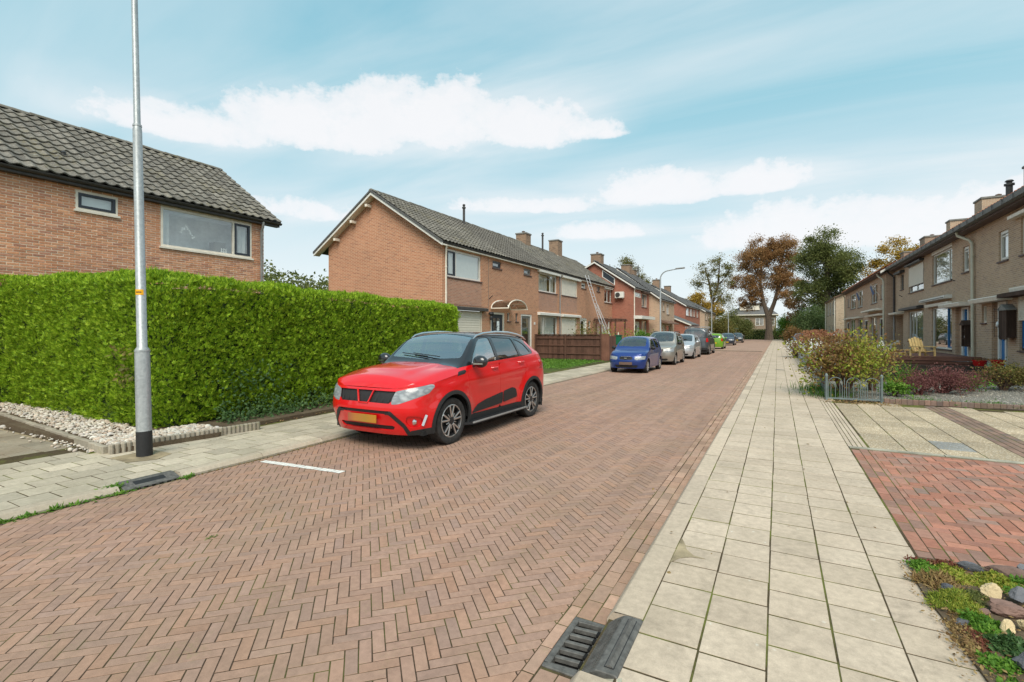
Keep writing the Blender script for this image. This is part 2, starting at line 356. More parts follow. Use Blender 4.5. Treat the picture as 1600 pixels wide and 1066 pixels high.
def mat_farroad():
    t = NT('road_far'); p = t.pos(); m = t.mapping(p, rot=(0, 0, R(45))); b = t.n('ShaderNodeTexBrick'); t.set(b, 0, m); t.set(b, 'Scale', 1.0); t.set(b, 'Brick Width', .21); t.set(b, 'Row Height', .07); t.set(b, 'Mortar Size', .003)
    t.set(b, 'Color1', (.35, .228, .168)); t.set(b, 'Color2', (.385, .248, .183)); t.set(b, 'Mortar', (.25, .18, .13))
    c = t.mix(1, b.outputs[0], t.ramp(t.noise(p, .6, 7, .6), [(.3, .86), (.7, 1.12)]), 'MULTIPLY')
    return t.pbr(c, .85, 0, t.bump(b.outputs[1], -.3, .004), .25)
M['road_far'] = mat_farroad()
def mat_ground(name, a, b, c=None, sc=3, rough=.95, bump=.5, fine=60):
    t = NT(name); p = t.pos(); n = t.noise(p, sc, 8, .65); f = t.noise(p, fine, 4, .6)
    cc = t.ramp(n, [(.3, a), (.6, b)] + ([(.75, c)] if c else [])); cc = t.mix(1, cc, t.ramp(f, [(.25, .7), (.75, 1.25)]), 'MULTIPLY')
    return t.pbr(cc, rough, 0, t.bump(t.math('ADD', n, t.math('MULTIPLY', f, .5)), bump, .02), .15)
M['earth'] = mat_ground('earth', (.085, .058, .038), (.13, .10, .065), (.17, .14, .09))
M['grass_ground'] = mat_ground('grass_ground', (.055, .075, .02), (.085, .11, .03), (.16, .13, .06))
M['grey_gravel'] = mat_ground('grey_gravel', (.15, .145, .125), (.22, .21, .185), (.27, .25, .21), 2.0, fine=140)
def mat_exposed(name, cols, cmt):
    """washed pebble concrete: round pebbles of mixed colour set in cement"""
    t = NT(name); p = t.pos(); v = t.n('ShaderNodeTexVoronoi'); t.set(v, 0, p); t.set(v, 'Scale', 44)
    sepc = t.n('ShaderNodeSeparateColor'); t.set(sepc, 0, v.outputs['Color']); k = len(cols)
    c = t.ramp(sepc.outputs[0], [(i/(k-1), q) for i, q in enumerate(cols)]); e = t.ramp(v.outputs['Distance'], [(.30, 0), (.55, 1)])
    c = t.mix(e, c, cmt); r = t.rnd(); c = t.mix(1, c, t.ramp(r, [(0, .84), (1, 1.12)]), 'MULTIPLY'); c = t.mix(1, c, t.ramp(t.noise(p, 1.5, 6, .6), [(.3, .80), (.7, 1.1)]), 'MULTIPLY')
    return t.pbr(c, .85, 0, t.bump(t.math('SUBTRACT', 1, v.outputs['Distance']), .6, .006), .3)
M['washed_pebble'] = mat_exposed('washed_pebble', [(.60, .48, .32), (.70, .58, .41), (.40, .31, .21), (.76, .68, .54), (.33, .27, .20), (.62, .49, .33)], (.38, .30, .20))
M['washed_pink'] = mat_exposed('washed_pink', [(.50, .44, .37), (.36, .24, .20), (.58, .53, .46), (.28, .20, .18), (.50, .45, .38)], (.33, .28, .22))
M['washed_grey'] = mat_exposed('washed_grey', [(.33, .35, .36), (.22, .24, .26), (.48, .49, .48), (.30, .32, .33)], (.30, .28, .24))
M['old_cement'] = plain('old_cement', (.34, .32, .25), .9, var=.2, scale=5, bump=.3)
M['mortar'] = plain('mortar', (.74, .60, .46), .95, var=.12, scale=9, bump=.3)
M['wall_orange'] = mat_brickwall('wall_orange', (.46, .19, .105), (.53, .24, .135), (.64, .45, .31), dark=(.36, .15, .09))
M['wall_panel'] = mat_brickwall('wall_panel', (.44, .205, .135), (.51, .26, .18), (.50, .37, .28), dark=(.36, .19, .14))
M['wall_red'] = mat_brickwall('wall_red', (.33, .10, .065), (.39, .14, .09), (.38, .23, .17), dark=(.27, .09, .06))
M['wall_brown'] = mat_brickwall('wall_brown', (.46, .31, .205), (.53, .37, .25), (.56, .45, .34), dark=(.385, .265, .195))
M['wall_tan'] = mat_brickwall('wall_tan', (.45, .28, .19), (.52, .35, .245), (.56, .43, .32), dark=(.38, .24, .165))
M['wall_pale'] = mat_brickwall('wall_pale', (.47, .36, .245), (.53, .42, .30), (.52, .43, .33))
M['wall_grey'] = mat_brickwall('wall_grey', (.285, .195, .14), (.35, .25, .185), (.36, .29, .22))
M['white_frame'] = plain('white_frame', (.74, .72, .66), .45, var=.03)
M['cream_frame'] = plain('cream_frame', (.80, .73, .62), .5, var=.05)
M['dark_frame'] = plain('dark_frame', (.035, .042, .055), .4, var=.05)
M['grey_frame'] = plain('grey_frame', (.22, .21, .19), .5)
M['blue_paint'] = plain('blue_paint', (.02, .17, .42), .4, var=.05)
M['sill'] = plain('sill_tile', (.11, .07, .06), .6, var=.1)
M['gutter_dark'] = plain('gutter_dark', (.055, .052, .05), .5, var=.15)
M['gutter_grey'] = plain('gutter_grey', (.13, .13, .12), .5, var=.1); M['flag_blue'] = plain('flag_blue', (.16, .22, .38), .8)
M['zinc'] = plain('zinc', (.34, .345, .34), .45, .3, var=.08)
M['pipe_cream'] = plain('pipe_cream', (.58, .54, .42), .5, var=.04)
M['curtain'] = plain('curtain', (.80, .80, .78), .9, var=.04)
M['blind'] = plain('blind', (.78, .78, .74), .8, var=.02)
M['shutter'] = plain('shutter', (.72, .66, .56), .55, var=.02)
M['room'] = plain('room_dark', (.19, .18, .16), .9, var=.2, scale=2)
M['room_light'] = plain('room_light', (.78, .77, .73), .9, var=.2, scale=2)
M['soil_stain'] = plain('soil_stain', (.30, .24, .15), .95, var=.2, bump=.3)
M['concrete_dark'] = plain('concrete_dark', (.22, .21, .19), .9, var=.15, bump=.3)
M['white_paint'] = plain('road_paint', (.72, .71, .66), .7, var=.08, scale=30)
M['black_plastic'] = plain('black_plastic', (.02, .02, .021), .55, var=.1, scale=20)
M['iron'] = plain('cast_iron', (.12, .115, .105), .65, .15, var=.2, scale=25, bump=.25)
M['black_hole'] = plain('drain_hole', (.004, .004, .004), 1)
M['galv'] = None
def mat_galv():
    t = NT('galvanised_steel'); p = t.obj(); n = t.voro(p, 38, out=1); s_ = t.n('ShaderNodeSeparateColor'); t.set(s_, 0, n)
    b = t.noise(t.mapping(p, (8, 8, .8)), 2, 6, .6)
    c = t.mix(1, t.ramp(s_.outputs[0], [(0, (.36, .385, .39)), (1, (.45, .475, .48))]), t.ramp(b, [(.3, .82), (.7, 1.08)]), 'MULTIPLY')
    return t.pbr(c, .42, .35, None, .4)
M['galv'] = mat_galv()
def mat_glass(name, tint=(.80, .86, .84), refl=1.0, dark=.25):
    t = NT(name); tr = t.n('ShaderNodeBsdfTransparent'); t.set(tr, 0, tint); gl = t.n('ShaderNodeBsdfGlossy'); t.set(gl, 0, (1, 1, 1)); t.set(gl, 'Roughness', .015)
    fr = t.n('ShaderNodeLayerWeight'); t.set(fr, 0, .5); f = t.math('POWER', fr.outputs[1], 4.0); f = t.math('ADD', t.math('MULTIPLY', f, refl*.9), dark, clamp=True)
    mx = t.n('ShaderNodeMixShader'); t.set(mx, 0, f); t.t.links.new(tr.outputs[0], mx.inputs[1]); t.t.links.new(gl.outputs[0], mx.inputs[2]); t.t.links.new(mx.outputs[0], t.out.inputs[0]); return t.m
M['glass'] = mat_glass('window_glass', (.88, .92, .90), 1.1, .21)
M['car_glass'] = mat_glass('car_glass', (.50, .60, .57), 1.0, .10)
M['screen_glass'] = mat_glass('screen_glass', (.74, .82, .78), 1.0, .42)
M['tinted_glass'] = mat_glass('tinted_glass', (.25, .28, .28), 1.0, .20)
def mat_rooftile(name, cols, moss=.5):
    t = NT(name); p = t.pos(); r = t.rnd(); k = len(cols); c = t.ramp(r, [(i/(k-1), q) for i, q in enumerate(cols)])
    c = t.mix(1, c, t.ramp(t.noise(p, 25, 6, .6), [(.3, .72), (.7, 1.25)]), 'MULTIPLY')
    l = t.math('MULTIPLY', t.ramp(t.noise(p, 14, 5, .6), [(.58, 0), (.66, 1)]), .6); c = t.mix(l, c, (.34, .33, .29))
    m = t.math('MULTIPLY', t.math('MULTIPLY', t.ramp(t.noise(p, .9, 5, .6), [(.5, 0), (.7, 1)]), t.ramp(t.noise(p, 9, 5), [(.45, 0), (.6, 1)])), moss); c = t.mix(m, c, (.17, .14, .035))
    return t.pbr(c, .85, 0, t.bump(t.noise(p, 60, 5), .4, .01), .25)
M['tile_grey'] = mat_rooftile('tile_grey', [(.135, .125, .105), (.175, .162, .138), (.22, .203, .172), (.12, .112, .097), (.19, .175, .15)])
M['chimney_brick'] = mat_brickwall('chimney_brick', (.25, .155, .105), (.32, .20, .13), (.34, .27, .2))
M['tile_dark'] = mat_rooftile('tile_dark', [(.12, .11, .095), (.15, .137, .118), (.135, .124, .108)], .2)
M['tile_slate'] = mat_rooftile('tile_slate', [(.10, .10, .10), (.13, .13, .13), (.09, .09, .09)], .1)
M['tile_red'] = mat_rooftile('tile_red', [(.34, .11, .05), (.40, .14, .07), (.30, .10, .055)], .1)
M['tile_brown'] = mat_rooftile('tile_brown', [(.14, .085, .06), (.17, .10, .07), (.12, .08, .06)], .2)
def mat_leaf(name, cols, sc=.9, trans=.35, rough=.6, rw=.62):
    """leaves: colour leaf by leaf plus drifting patches; some light passes through"""
    t = NT(name); p = t.pos(); r = t.rnd(); k = len(cols)
    mixv = t.math('ADD', t.math('MULTIPLY', r, rw), t.math('MULTIPLY', t.ramp(t.noise(p, sc, 5, .6), [(.3, 0), (.7, 1)]), 1-rw), clamp=True)
    c = t.ramp(mixv, [(i/(k-1), q) for i, q in enumerate(cols)])
    d = t.n('ShaderNodeBsdfPrincipled'); t.set(d, 'Base Color', c); t.set(d, 'Roughness', rough); t.set(d, 'Specular IOR Level', .25)
    tl = t.n('ShaderNodeBsdfTranslucent'); t.set(tl, 0, c); mx = t.n('ShaderNodeMixShader'); t.set(mx, 0, trans)
    t.t.links.new(d.outputs[0], mx.inputs[1]); t.t.links.new(tl.outputs[0], mx.inputs[2]); t.t.links.new(mx.outputs[0], t.out.inputs[0]); return t.m
M['hedge'] = mat_leaf('hedge_leaf', [(.045, .10, .006), (.135, .26, .012), (.245, .41, .016), (.37, .53, .032), (.52, .64, .065)], 5, .2, rw=.80)
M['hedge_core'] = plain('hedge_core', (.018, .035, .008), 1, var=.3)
M['ivy'] = mat_leaf('ivy_leaf', [(.03, .07, .022), (.06, .12, .035), (.11, .18, .06)], 3, .2, .45)
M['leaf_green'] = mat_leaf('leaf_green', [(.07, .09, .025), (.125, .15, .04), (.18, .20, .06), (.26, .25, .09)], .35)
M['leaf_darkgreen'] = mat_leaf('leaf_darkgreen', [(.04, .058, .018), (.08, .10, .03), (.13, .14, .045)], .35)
M['leaf_brown'] = mat_leaf('leaf_brown', [(.17, .085, .035), (.29, .15, .06), (.40, .22, .09), (.24, .15, .06), (.46, .28, .13)], .35)
M['leaf_yellow'] = mat_leaf('leaf_yellow', [(.22, .16, .03), (.38, .25, .04), (.50, .33, .06), (.30, .19, .04)], .4)
M['leaf_olive'] = mat_leaf('leaf_olive', [(.07, .08, .02), (.14, .145, .035), (.24, .21, .06), (.30, .20, .08)], .4)
M['leaf_lime'] = mat_leaf('leaf_lime', [(.10, .16, .02), (.20, .27, .03), (.32, .36, .05), (.40, .36, .07), (.28, .15, .05)], 2.2)
M['leaf_rust'] = mat_leaf('leaf_rust', [(.13, .06, .03), (.23, .11, .05), (.30, .19, .06), (.20, .14, .06), (.12, .06, .04)], 2.2)
M['leaf_bright'] = mat_leaf('leaf_bright', [(.06, .15, .02), (.12, .26, .03), (.22, .36, .05)], 3)
M['leaf_purple'] = mat_leaf('leaf_purple', [(.10, .035, .035), (.18, .07, .065), (.25, .11, .10), (.15, .06, .055)], 3)
M['hydrangea'] = mat_leaf('hydrangea_heads', [(.30, .12, .06), (.42, .20, .11), (.50, .27, .16)], 5)
M['leaf_pine'] = mat_leaf('leaf_pine', [(.055, .095, .035), (.10, .15, .05), (.155, .20, .075)], .7)
M['dry_leaf'] = mat_leaf('dry_leaf', [(.32, .20, .08), (.22, .13, .06), (.42, .30, .12), (.16, .10, .05)], 3)
M['grass'] = mat_leaf('grass_blade', [(.05, .13, .02), (.10, .22, .03), (.16, .29, .05)], 3)
M['sedum_red'] = mat_leaf('sedum_red', [(.14, .035, .03), (.22, .07, .045), (.20, .13, .05)], 5)
M['bark'] = plain('bark', (.10, .075, .055), .95, var=.3, scale=9, bump=.8)
M['bark_pale'] = plain('bark_pale', (.20, .155, .11), .95, var=.3, scale=9, bump=.8)
M['twig'] = plain('twig', (.16, .10, .07), .9, var=.2)
def mat_wood(name, a, b, sc=(1, 1, 14), rough=.8):
    t = NT(name); p = t.obj(); n = t.noise(t.mapping(p, sc), 3, 7, .6); n2 = t.noise(p, 1.5, 5)
    c = t.ramp(n, [(.3, a), (.7, b)]); c = t.mix(1, c, t.ramp(n2, [(.3, .75), (.7, 1.2)]), 'MULTIPLY'); c = t.mix(1, c, t.ramp(t.rnd(), [(0, .75), (1, 1.2)]), 'MULTIPLY')
    return t.pbr(c, rough, 0, t.bump(n, .4, .01), .2)
M['fence_wood'] = mat_wood('fence_wood', (.085, .042, .03), (.155, .085, .06), (14, 14, 1))
M['fence_end'] = mat_wood('fence_end', (.16, .075, .05), (.22, .11, .075), (14, 14, 1))
M['sleeper'] = mat_wood('sleeper_wood', (.020, .018, .016), (.06, .048, .038), (2, 10, 14))
M['deck_wood'] = mat_wood('deck_wood', (.105, .05, .038), (.17, .09, .068), (2, 10, 14))
M['light_wood'] = mat_wood('light_wood', (.62, .44, .18), (.74, .56, .27), (3, 10, 10), .6)
M['dark_wood'] = mat_wood('dark_wood', (.05, .03, .022), (.10, .06, .042), (14, 14, 1))
# ================================================================== GROUND
def sheet(name, pts, z, mat, kind='structure', parent=None, zs=None):
    mb = MB(); mb.face([(x, y, z if zs is None else zs[i]) for i, (x, y) in enumerate(pts)]); return tag(mb.build(name, mat, parent), kind=kind)
def grid_sheet(name, x0, x1, y0, y1, nx, ny, zf, mat):
    X = np.linspace(x0, x1, nx+1); Y = np.linspace(y0, y1, ny+1); gx, gy = np.meshgrid(X, Y, indexing='ij'); V = np.stack([gx, gy, np.vectorize(zf)(gx, gy)], -1).reshape(-1, 3)
    i, j = np.meshgrid(range(nx), range(ny), indexing='ij'); a = (i*(ny+1)+j).ravel(); F = np.stack([a, a+ny+1, a+ny+2, a+1], 1)
    return tag(link(name, np_mesh(name, V, F, [mat], smooth=True)), kind='structure')
sheet('terrain', [(-900, -300), (900, -300), (900, 1500), (-900, 1500)], -.09, M['grass_ground'])
KL = [(-8, -5.90), (4, -5.92), (13, -6.28), (110, -6.30)]     # left road edge: (y, x)
def kx(y):
    for (ya, xa), (yb, xb) in zip(KL, KL[1:]):
        if y <= yb: return xa+(xb-xa)*(max(y, ya)-ya)/(yb-ya)
    return KL[-1][1]
XR = -1.105
ROAD_END = 106
road = MB(); ys = [-4, 2.205, 2.675, 4, 13, 46]
for a, b in zip(ys, ys[1:]): xr_ = -1.03 if a == 2.205 else -.845; road.face([(kx(a), a, -.0024), (xr_, a, -.0024), (xr_, b, -.0024), (kx(b), b, -.0024)])
road.cur = 1; road.face([(kx(46), 46, -.001), (-.86, 46, -.001), (-.86, ROAD_END, -.001), (kx(ROAD_END), ROAD_END, -.001)])
road.face([(-40, ROAD_END, -.001), (40, ROAD_END, -.001), (40, ROAD_END+5, -.001), (-40, ROAD_END+5, -.001)])
road = tag(road.build('road', [M['joint'], M['road_far']]), kind='structure')
def brick_tmpl(l, w, h=.03, c=.004, wob=0):
    mb = MB(); a, b = l/2-.002, w/2-.002; a = l/2-.002; V = [(-a, -b, -h), (a, -b, -h), (a, b, -h), (-a, b, -h), (-a, -b, -c), (a, -b, -c), (a, b, -c), (-a, b, -c), (-a+c, -b+c, 0), (a-c, -b+c, 0), (a-c, b-c, 0), (-a+c, b-c, 0)]
    F = [(8, 9, 10, 11)] + [(4+i, 4+(i+1) % 4, 8+(i+1) % 4, 8+i) for i in range(4)] + [(i, (i+1) % 4, 4+(i+1) % 4, 4+i) for i in range(4)]
    return np.array(V, float), np.array(F, int)
def clip(poly, a, b, c):
    """keep a*x+b*y<=c"""
    out = []
    for i, p in enumerate(poly):
        q = poly[(i+1) % len(poly)]; dp = a*p[0]+b*p[1]-c; dq = a*q[0]+b*q[1]-c
        if dp <= 0: out.append(p)
        if dp*dq < 0: t = dp/(dp-dq); out.append((p[0]+(q[0]-p[0])*t, p[1]+(q[1]-p[1])*t))
    return out
def slab_poly(mb, P, z, h, c=.0012):
    k = len(P); n = len(mb.v); cx = sum(p[0] for p in P)/k; cyy = sum(p[1] for p in P)/k
    def ins(p, d): v = Vector((cx-p[0], cyy-p[1])); L = max(v.length, 1e-6); return (p[0]+v.x/L*d, p[1]+v.y/L*d)
    mb.v += [(*ins(p, .002), z-h) for p in P]+[(*ins(p, .002), z-c) for p in P]+[(*ins(p, .002+c*1.4), z) for p in P]
    mb.f.append([n+2*k+i for i in range(k)]); mb.m.append(mb.cur)
    for r in (0, 1):
        for i in range(k): j = (i+1) % k; mb.f.append([n+r*k+i, n+r*k+j, n+(r+1)*k+j, n+(r+1)*k+i]); mb.m.append(mb.cur)
# herringbone, laid at 45 degrees to the street
bw = .0672; c45 = math.cos(R(45)); full = []; cutb = MB(); YB = 45
N = int((YB+14)/bw/1.0)
for i in range(-N, N):
    for j in range(-N, N):
        m = (i-j) % 6
        if m == 0: cx_, cy_, an = (i+1.5)*bw, (j+.5)*bw, 45
        elif m == 5: cx_, cy_, an = (i+.5)*bw, (j+1.5)*bw, 135
        else: continue
        x = (cx_-cy_)*c45-3.5; y = (cx_+cy_)*c45+10
        if x < -6.5 or x > -1.0 or y < -3 or y > YB: continue
        xl = kx(y)+.03; zz = max(-.0008, random.gauss(0, .0009))
        if x-.11 > xl and x+.11 < XR: full.append((x, y, zz, R(an)+random.gauss(0, .006), random.gauss(0, .002), 0))
        else:
            a = R(an); ca, sa = math.cos(a), math.sin(a); P = [(x+ca*u*.0985-sa*v*.0322, y+sa*u*.0985+ca*v*.0322) for u, v in ((-1, -1), (1, -1), (1, 1), (-1, 1))]
            P = clip(clip(P, 1, 0, XR), -1, 0, -xl)
            if len(P) > 2 and max(p[0] for p in P)-min(p[0] for p in P) > .015: slab_poly(cutb, P, zz, .03)
full = np.array(full); Mx = mats_at(full[:, :3], rotz(full[:, 3])@rotx(full[:, 4]))
pieces('brick', brick_tmpl(.1975, .0650, .03, .0012), Mx, M['road_brick'], road)
tag(cutb.build('cut_brick', M['road_brick'], road, normals=False), kind='stuff')
# gutter courses between road and right kerb
G_ = []
for (xc, w, l) in ((-1.070, .068, .215), (-.982, .098, .205), (-.893, .078, .165)):
    y = -3+random.random()*.1 if xc < -1.03 else 2.687+l/2
    if xc > -1.03: G_ += [(xc, 2.19-l/2-k*(l+.003), 0, w, l) for k in range(20)]
    while y < 60:
        if True: G_.append((xc+random.gauss(0, .0015), y, max(-.0008, random.gauss(0, .0010)), w, l))
        y += l+.003
for w in (.068, .098, .078):
    g = np.array([q[:3] for q in G_ if q[3] == w]); l = [q[4] for q in G_ if q[3] == w][0]
    pieces('gutter_brick', brick_tmpl(l, w, .03, .0025), mats_at(g, rotz(np.full(len(g), R(90))+rng.normal(0, .008, len(g)))), M['gutter_brick'], road, 75)
# a worn soldier course along the left edge is only dirt and weeds; the painted bay line
mk = MB()
for k in range(19):
    x = -5.78+k*.0675; y = 3.98+k*.0072; wv = .05+random.uniform(-.006, .006)
    mk.face([(x, y-wv, .0042), (x+.061+random.uniform(-.004, .005), y-wv+.006, .0042), (x+.061+random.uniform(-.004, .005), y+wv, .0042), (x, y+wv-.004, .0042)])
tag(mk.build('road_marking', M['white_paint']), kind='structure')
# ---- right kerb and pavement
pave = MB(); pave.box(-.655, 1.30, -4, ROAD_END, -.05, .0776); pave = tag(pave.build('sidewalk', M['slab_joint']), kind='structure')
kerb = MB(); kerb.box(-.84, -.66, -4, ROAD_END, -.04, .03); kerb = tag(kerb.build('kerb', M['slab_joint']), kind='structure')
def kerb_tmpl(x0, x1, zt, zf, l, flip=1):
    """kerb stone with a sloping road face; along Y, centred"""
    h = l/2-.0025; prof = [(x0, -.03), (x0, zf), (x0+flip*.035, zt-.006), (x0+flip*.045, zt), (x1-flip*.004, zt), (x1, zt-.004), (x1, -.03)]; k = len(prof)
    V = [(x, -h, z) for x, z in prof]+[(x, h, z) for x, z in prof]; F = [(i, i+1, k+i+1, k+i) if flip < 0 else (i, k+i, k+i+1, i+1) for i in range(k-1)]
    for b in (0, k): F += [(b, b+1, b+5, b+6), (b+1, b+2, b+4, b+5), (b+2, b+3, b+4, b+4)][:2]
    return np.array(V, float), np.array(F, int)
ks = []; y = 2.70
while y < ROAD_END: ks.append((0, y+.5, random.gauss(0, .0012))); y += 1.003
ks += [(0, 1.66-k*1.003, 0) for k in range(5)]
pieces('kerb_stone', kerb_tmpl(-.852, -.65, .08, .028, 1.0), mats_at(ks), M['kerb'], kerb, 60)
sl = []; 
for cidx in range(6):
    xc = -.647+.30*(cidx+.5); y = -3+.02*math.sin(cidx*2.1)-[0, .03, .075, .11, .16, .19][cidx]
    while y < (ROAD_END if cidx < 5 else 34):
        ok = True
        if cidx == 5: ok = y > 13.2
        if ok and not (cidx == 0 and 3.33 < y < 3.75 and False): sl.append((xc+random.gauss(0, .0012), y, .08+max(-.001, random.gauss(0, .0010)), random.gauss(0, .003), random.gauss(0, .0012)))
        y += .3015
    
sl = np.array(sl); pieces('slab', brick_tmpl(.2945, .292, .04, .001), mats_at(sl[:, :3], rotz(sl[:, 3])@rotx(sl[:, 4])), M['slab'], pave)
WORN = [(-.645, 3.91), (-.61, 3.82), (-.58, 3.72), (-.52, 3.64), (-.43, 3.622), (-.53, 3.605), (-.60, 3.55), (-.645, 3.45)]
stn = MB(); stn.face([(x, y, .0835) for x, y in WORN]); tag(stn.build('worn_patch', M['soil_stain']), kind='structure')
# narrow concrete strips beside the private paving
st = MB(); strip_m = []
for k in range(4):
    y = 8.14
    while y < 12.9: strip_m.append((.853+.028+k*.057, y+.5, .0805)); y += 1.003
pieces('edging_strip', brick_tmpl(1.0, .052, .03, .003), mats_at(strip_m, rotz(np.full(len(strip_m), R(90)))), M['slab'], pave, 40)
# ---- private paving, right
def patch(name, pts, z, mat, h=.04): mb = MB(); mb.prism([(x, y, z-h) for x, y in pts], (0, 0, h)); return tag(mb.build(name, mat), kind='structure')
drive = patch('driveway', [(.862, 3.9), (6.5, 3.9), (6.5, 8.02), (.862, 8.02)], .0772, M['joint'])
inner = []; cutd = MB(); w2 = .10
for i in range(-90, 90):
    for j in range(-90, 90):
        m = (i-j) % 4
        if m == 0: cx_, cy_, an = (i+1)*w2, (j+.5)*w2, 0
        elif m == 3: cx_, cy_, an = (i+.5)*w2, (j+1)*w2, 90
        else: continue
        x = cx_+3.6; y = cy_+6
        x0, x1 = (x-.1, x+.1) if an == 0 else (x-.05, x+.05); y0, y1 = (y-.05, y+.05) if an == 0 else (y-.1, y+.1)
        if x1 < 1.06 or x0 > 6.4 or y1 < 4.0 or y0 > 7.99: continue
        if x0 > 1.06 and y1 < 7.99: inner.append((x, y, .08+max(-.001, random.gauss(0, .0010)), R(an)+random.gauss(0, .009), random.gauss(0, .002)))
        else:
            P = [(max(x0, 1.06), y0), (x1, y0), (x1, min(y1, 7.99)), (max(x0, 1.06), min(y1, 7.99))]
            if P[1][0]-P[0][0] > .02 and P[2][1]-P[0][1] > .02: slab_poly(cutd, P, .08, .03)
inner = np.array(inner); pieces('brick', brick_tmpl(.1955, .0955, .03, .002), mats_at(inner[:, :3], rotz(inner[:, 3])@rotx(inner[:, 4])), M['red_paver'], drive)
tag(cutd.build('cut_brick', M['red_paver'], drive, normals=False), kind='stuff')
sc_ = []
for k, xc in enumerate((.912, 1.008)):
    y = 4.0+k*.1
    while y < 7.95: sc_.append((xc, y, .0795+max(-.001, random.gauss(0, .001)))); y += .202
pieces('border_brick', brick_tmpl(.197, .093, .03, .002), mats_at(sc_, rotz(np.full(len(sc_), R(90)))), M['red_paver'], drive, 60)
band = MB()
x = .86
while x < 6.4: slab_poly(band, [(x, 8.02), (x+.995, 8.02), (x+.995, 8.12), (x, 8.12)], .088, .05); x += 1
terrace = patch('terrace', [(1.085, 8.02), (6.5, 8.02), (6.5, 13.35), (1.085, 13.35)], .0772, M['slab_joint'])
tag(band.build('edging', M['old_cement'], terrace, normals=False), kind='stuff')
T40 = brick_tmpl(.592, .392, .03, .003); T60 = T40; lists = {'washed_pebble': [], 'washed_pink': [], 'washed_grey': []}; bk = []; cutt = MB()
for a in range(9):
    for b in range(9):
        x = 1.30+a*.402; y = 8.42+b*.602+(a % 3)*.2-.602
        if y-.3 > 13.3 or x > 6.4: continue
        if a in (4,): continue
        key = 'washed_pink' if (a, b) in ((0, 1), (6, 4)) else 'washed_grey' if (a, b) in ((2, 1),) else 'washed_pebble'
        if y-.3 > 8.12 and y+.3 < 13.34: lists[key].append((x, y, .08+max(-.001, random.gauss(0, .001))))
        else:
            ya, yb = max(y-.297, 8.125), min(y+.297, 13.34)
            if yb-ya > .03: slab_poly(cutt, [(x-.196, ya), (x+.196, ya), (x+.196, yb), (x-.196, yb)], .08, .03)
tag(cutt.build('cut_slab', M['washed_pebble'], terrace, normals=False), kind='stuff')
for k, v in lists.items():
    if v: pieces('paving_slab', T40, mats_at(v, rotz(np.full(len(v), R(90))+rng.normal(0, .004, len(v)))), M[k], terrace, 120)
for q in range(4):
    y = 8.25
    while y < 13.2: bk.append((2.755+q*.102, y+(q % 2)*.1, .081)); y += .203
pieces('brick', brick_tmpl(.197, .095, .03, .005), mats_at(bk, rotz(np.full(len(bk), R(90)))), M['edge_brick'], terrace, 80)
# ---- left kerb and pavement
LP = [(-4, -5.90-.17), (4, -5.92-.17), (13, -6.28-.17), (ROAD_END, -6.3-.17)]
def hedge_x(y): return -8.45
mb = MB(); prev = None
ysl = [-4, 4, 13, 60, ROAD_END]
for a, b in zip(ysl, ysl[1:]):
    mb.prism([(kx(a)-.155, a, -.05), (kx(b)-.155, b, -.05), (-8.6 if a >= 13 else -8.6, b, -.05), (-8.6, a, -.05)], (0, 0, .1095))
lpave = tag(mb.build('left_sidewalk', M['slab_joint']), kind='structure')
lk = []
y = 2.50-7*1.003
while y < ROAD_END:
    if 2.49 < y < 2.6: y = 3.085
    if True:
        a = math.atan2(kx(y+1)-kx(y), 1); lk.append((kx(y+.5), y+.5, 0, -a))
    y += 1.003
lk = np.array(lk)
KT = kerb_tmpl(-.005, -.16, .062, .02, 1.0, -1)
pieces('left_kerb_stone', KT, mats_at(lk[:, :3], rotz(lk[:, 3])), M['left_kerb'], lpave, 60)
ls = []
for row in range(8):
    y = -3.5+(row % 2)*.15
    while y < 100:
        x = kx(y)-.16-.30*(row+.5)-.002*row
        if x-.15 > -7.75 or (y < 3.0 and x > -8.3): ls.append((x, y, .062+max(-.001, random.gauss(0, .0014)), random.gauss(0, .006)+(.04 if 4 < y < 13 else 0), random.gauss(0, .0015)))
        y += .302
ls = np.array(ls); pieces('slab', brick_tmpl(.293, .2925, .03, .0012), mats_at(ls[:, :3], rotz(ls[:, 3]+R(90))@rotx(ls[:, 4])), M['left_slab'], lpave)
# side path at far left, dirty slabs
sp = patch('side_path', [(-8.2, -4), (-8.2, 3.1), (-30, 3.1), (-30, -4)], .045, M['soil_stain'])
ds = []
for a in range(30):
    for b in range(22): ds.append((-8.4-a*.302, 2.9-b*.302-(a % 2)*.0, .055+random.gauss(0, .003), random.gauss(0, .008)))
ds = np.array(ds); pieces('slab', brick_tmpl(.296, .296, .03, .003), mats_at(ds[:, :3], rotz(ds[:, 3])), M['dirty_slab'], sp)
# ---- planted and bare ground
patch('garden_bed', [(-7.62, 3.12), (-7.45, 4.4), (-7.75, 5.2), (-7.9, 12.6), (-9.6, 12.6), (-9.6, 5.4), (-30, 6.4), (-30, 3.3)], .125, M['earth'], .15)
sheet('left_garden', [(-30, 5), (-9.4, 5), (-9.4, 12.5), (-7.9, 12.6), (-8.0, 105), (-60, 105), (-60, 5)], .06, M['grass_ground'])
sheet('bare_soil', [(-8.6, 24.2), (-8.0, 21.5), (-8.0, 30), (-8.6, 30)], .076, M['earth'])
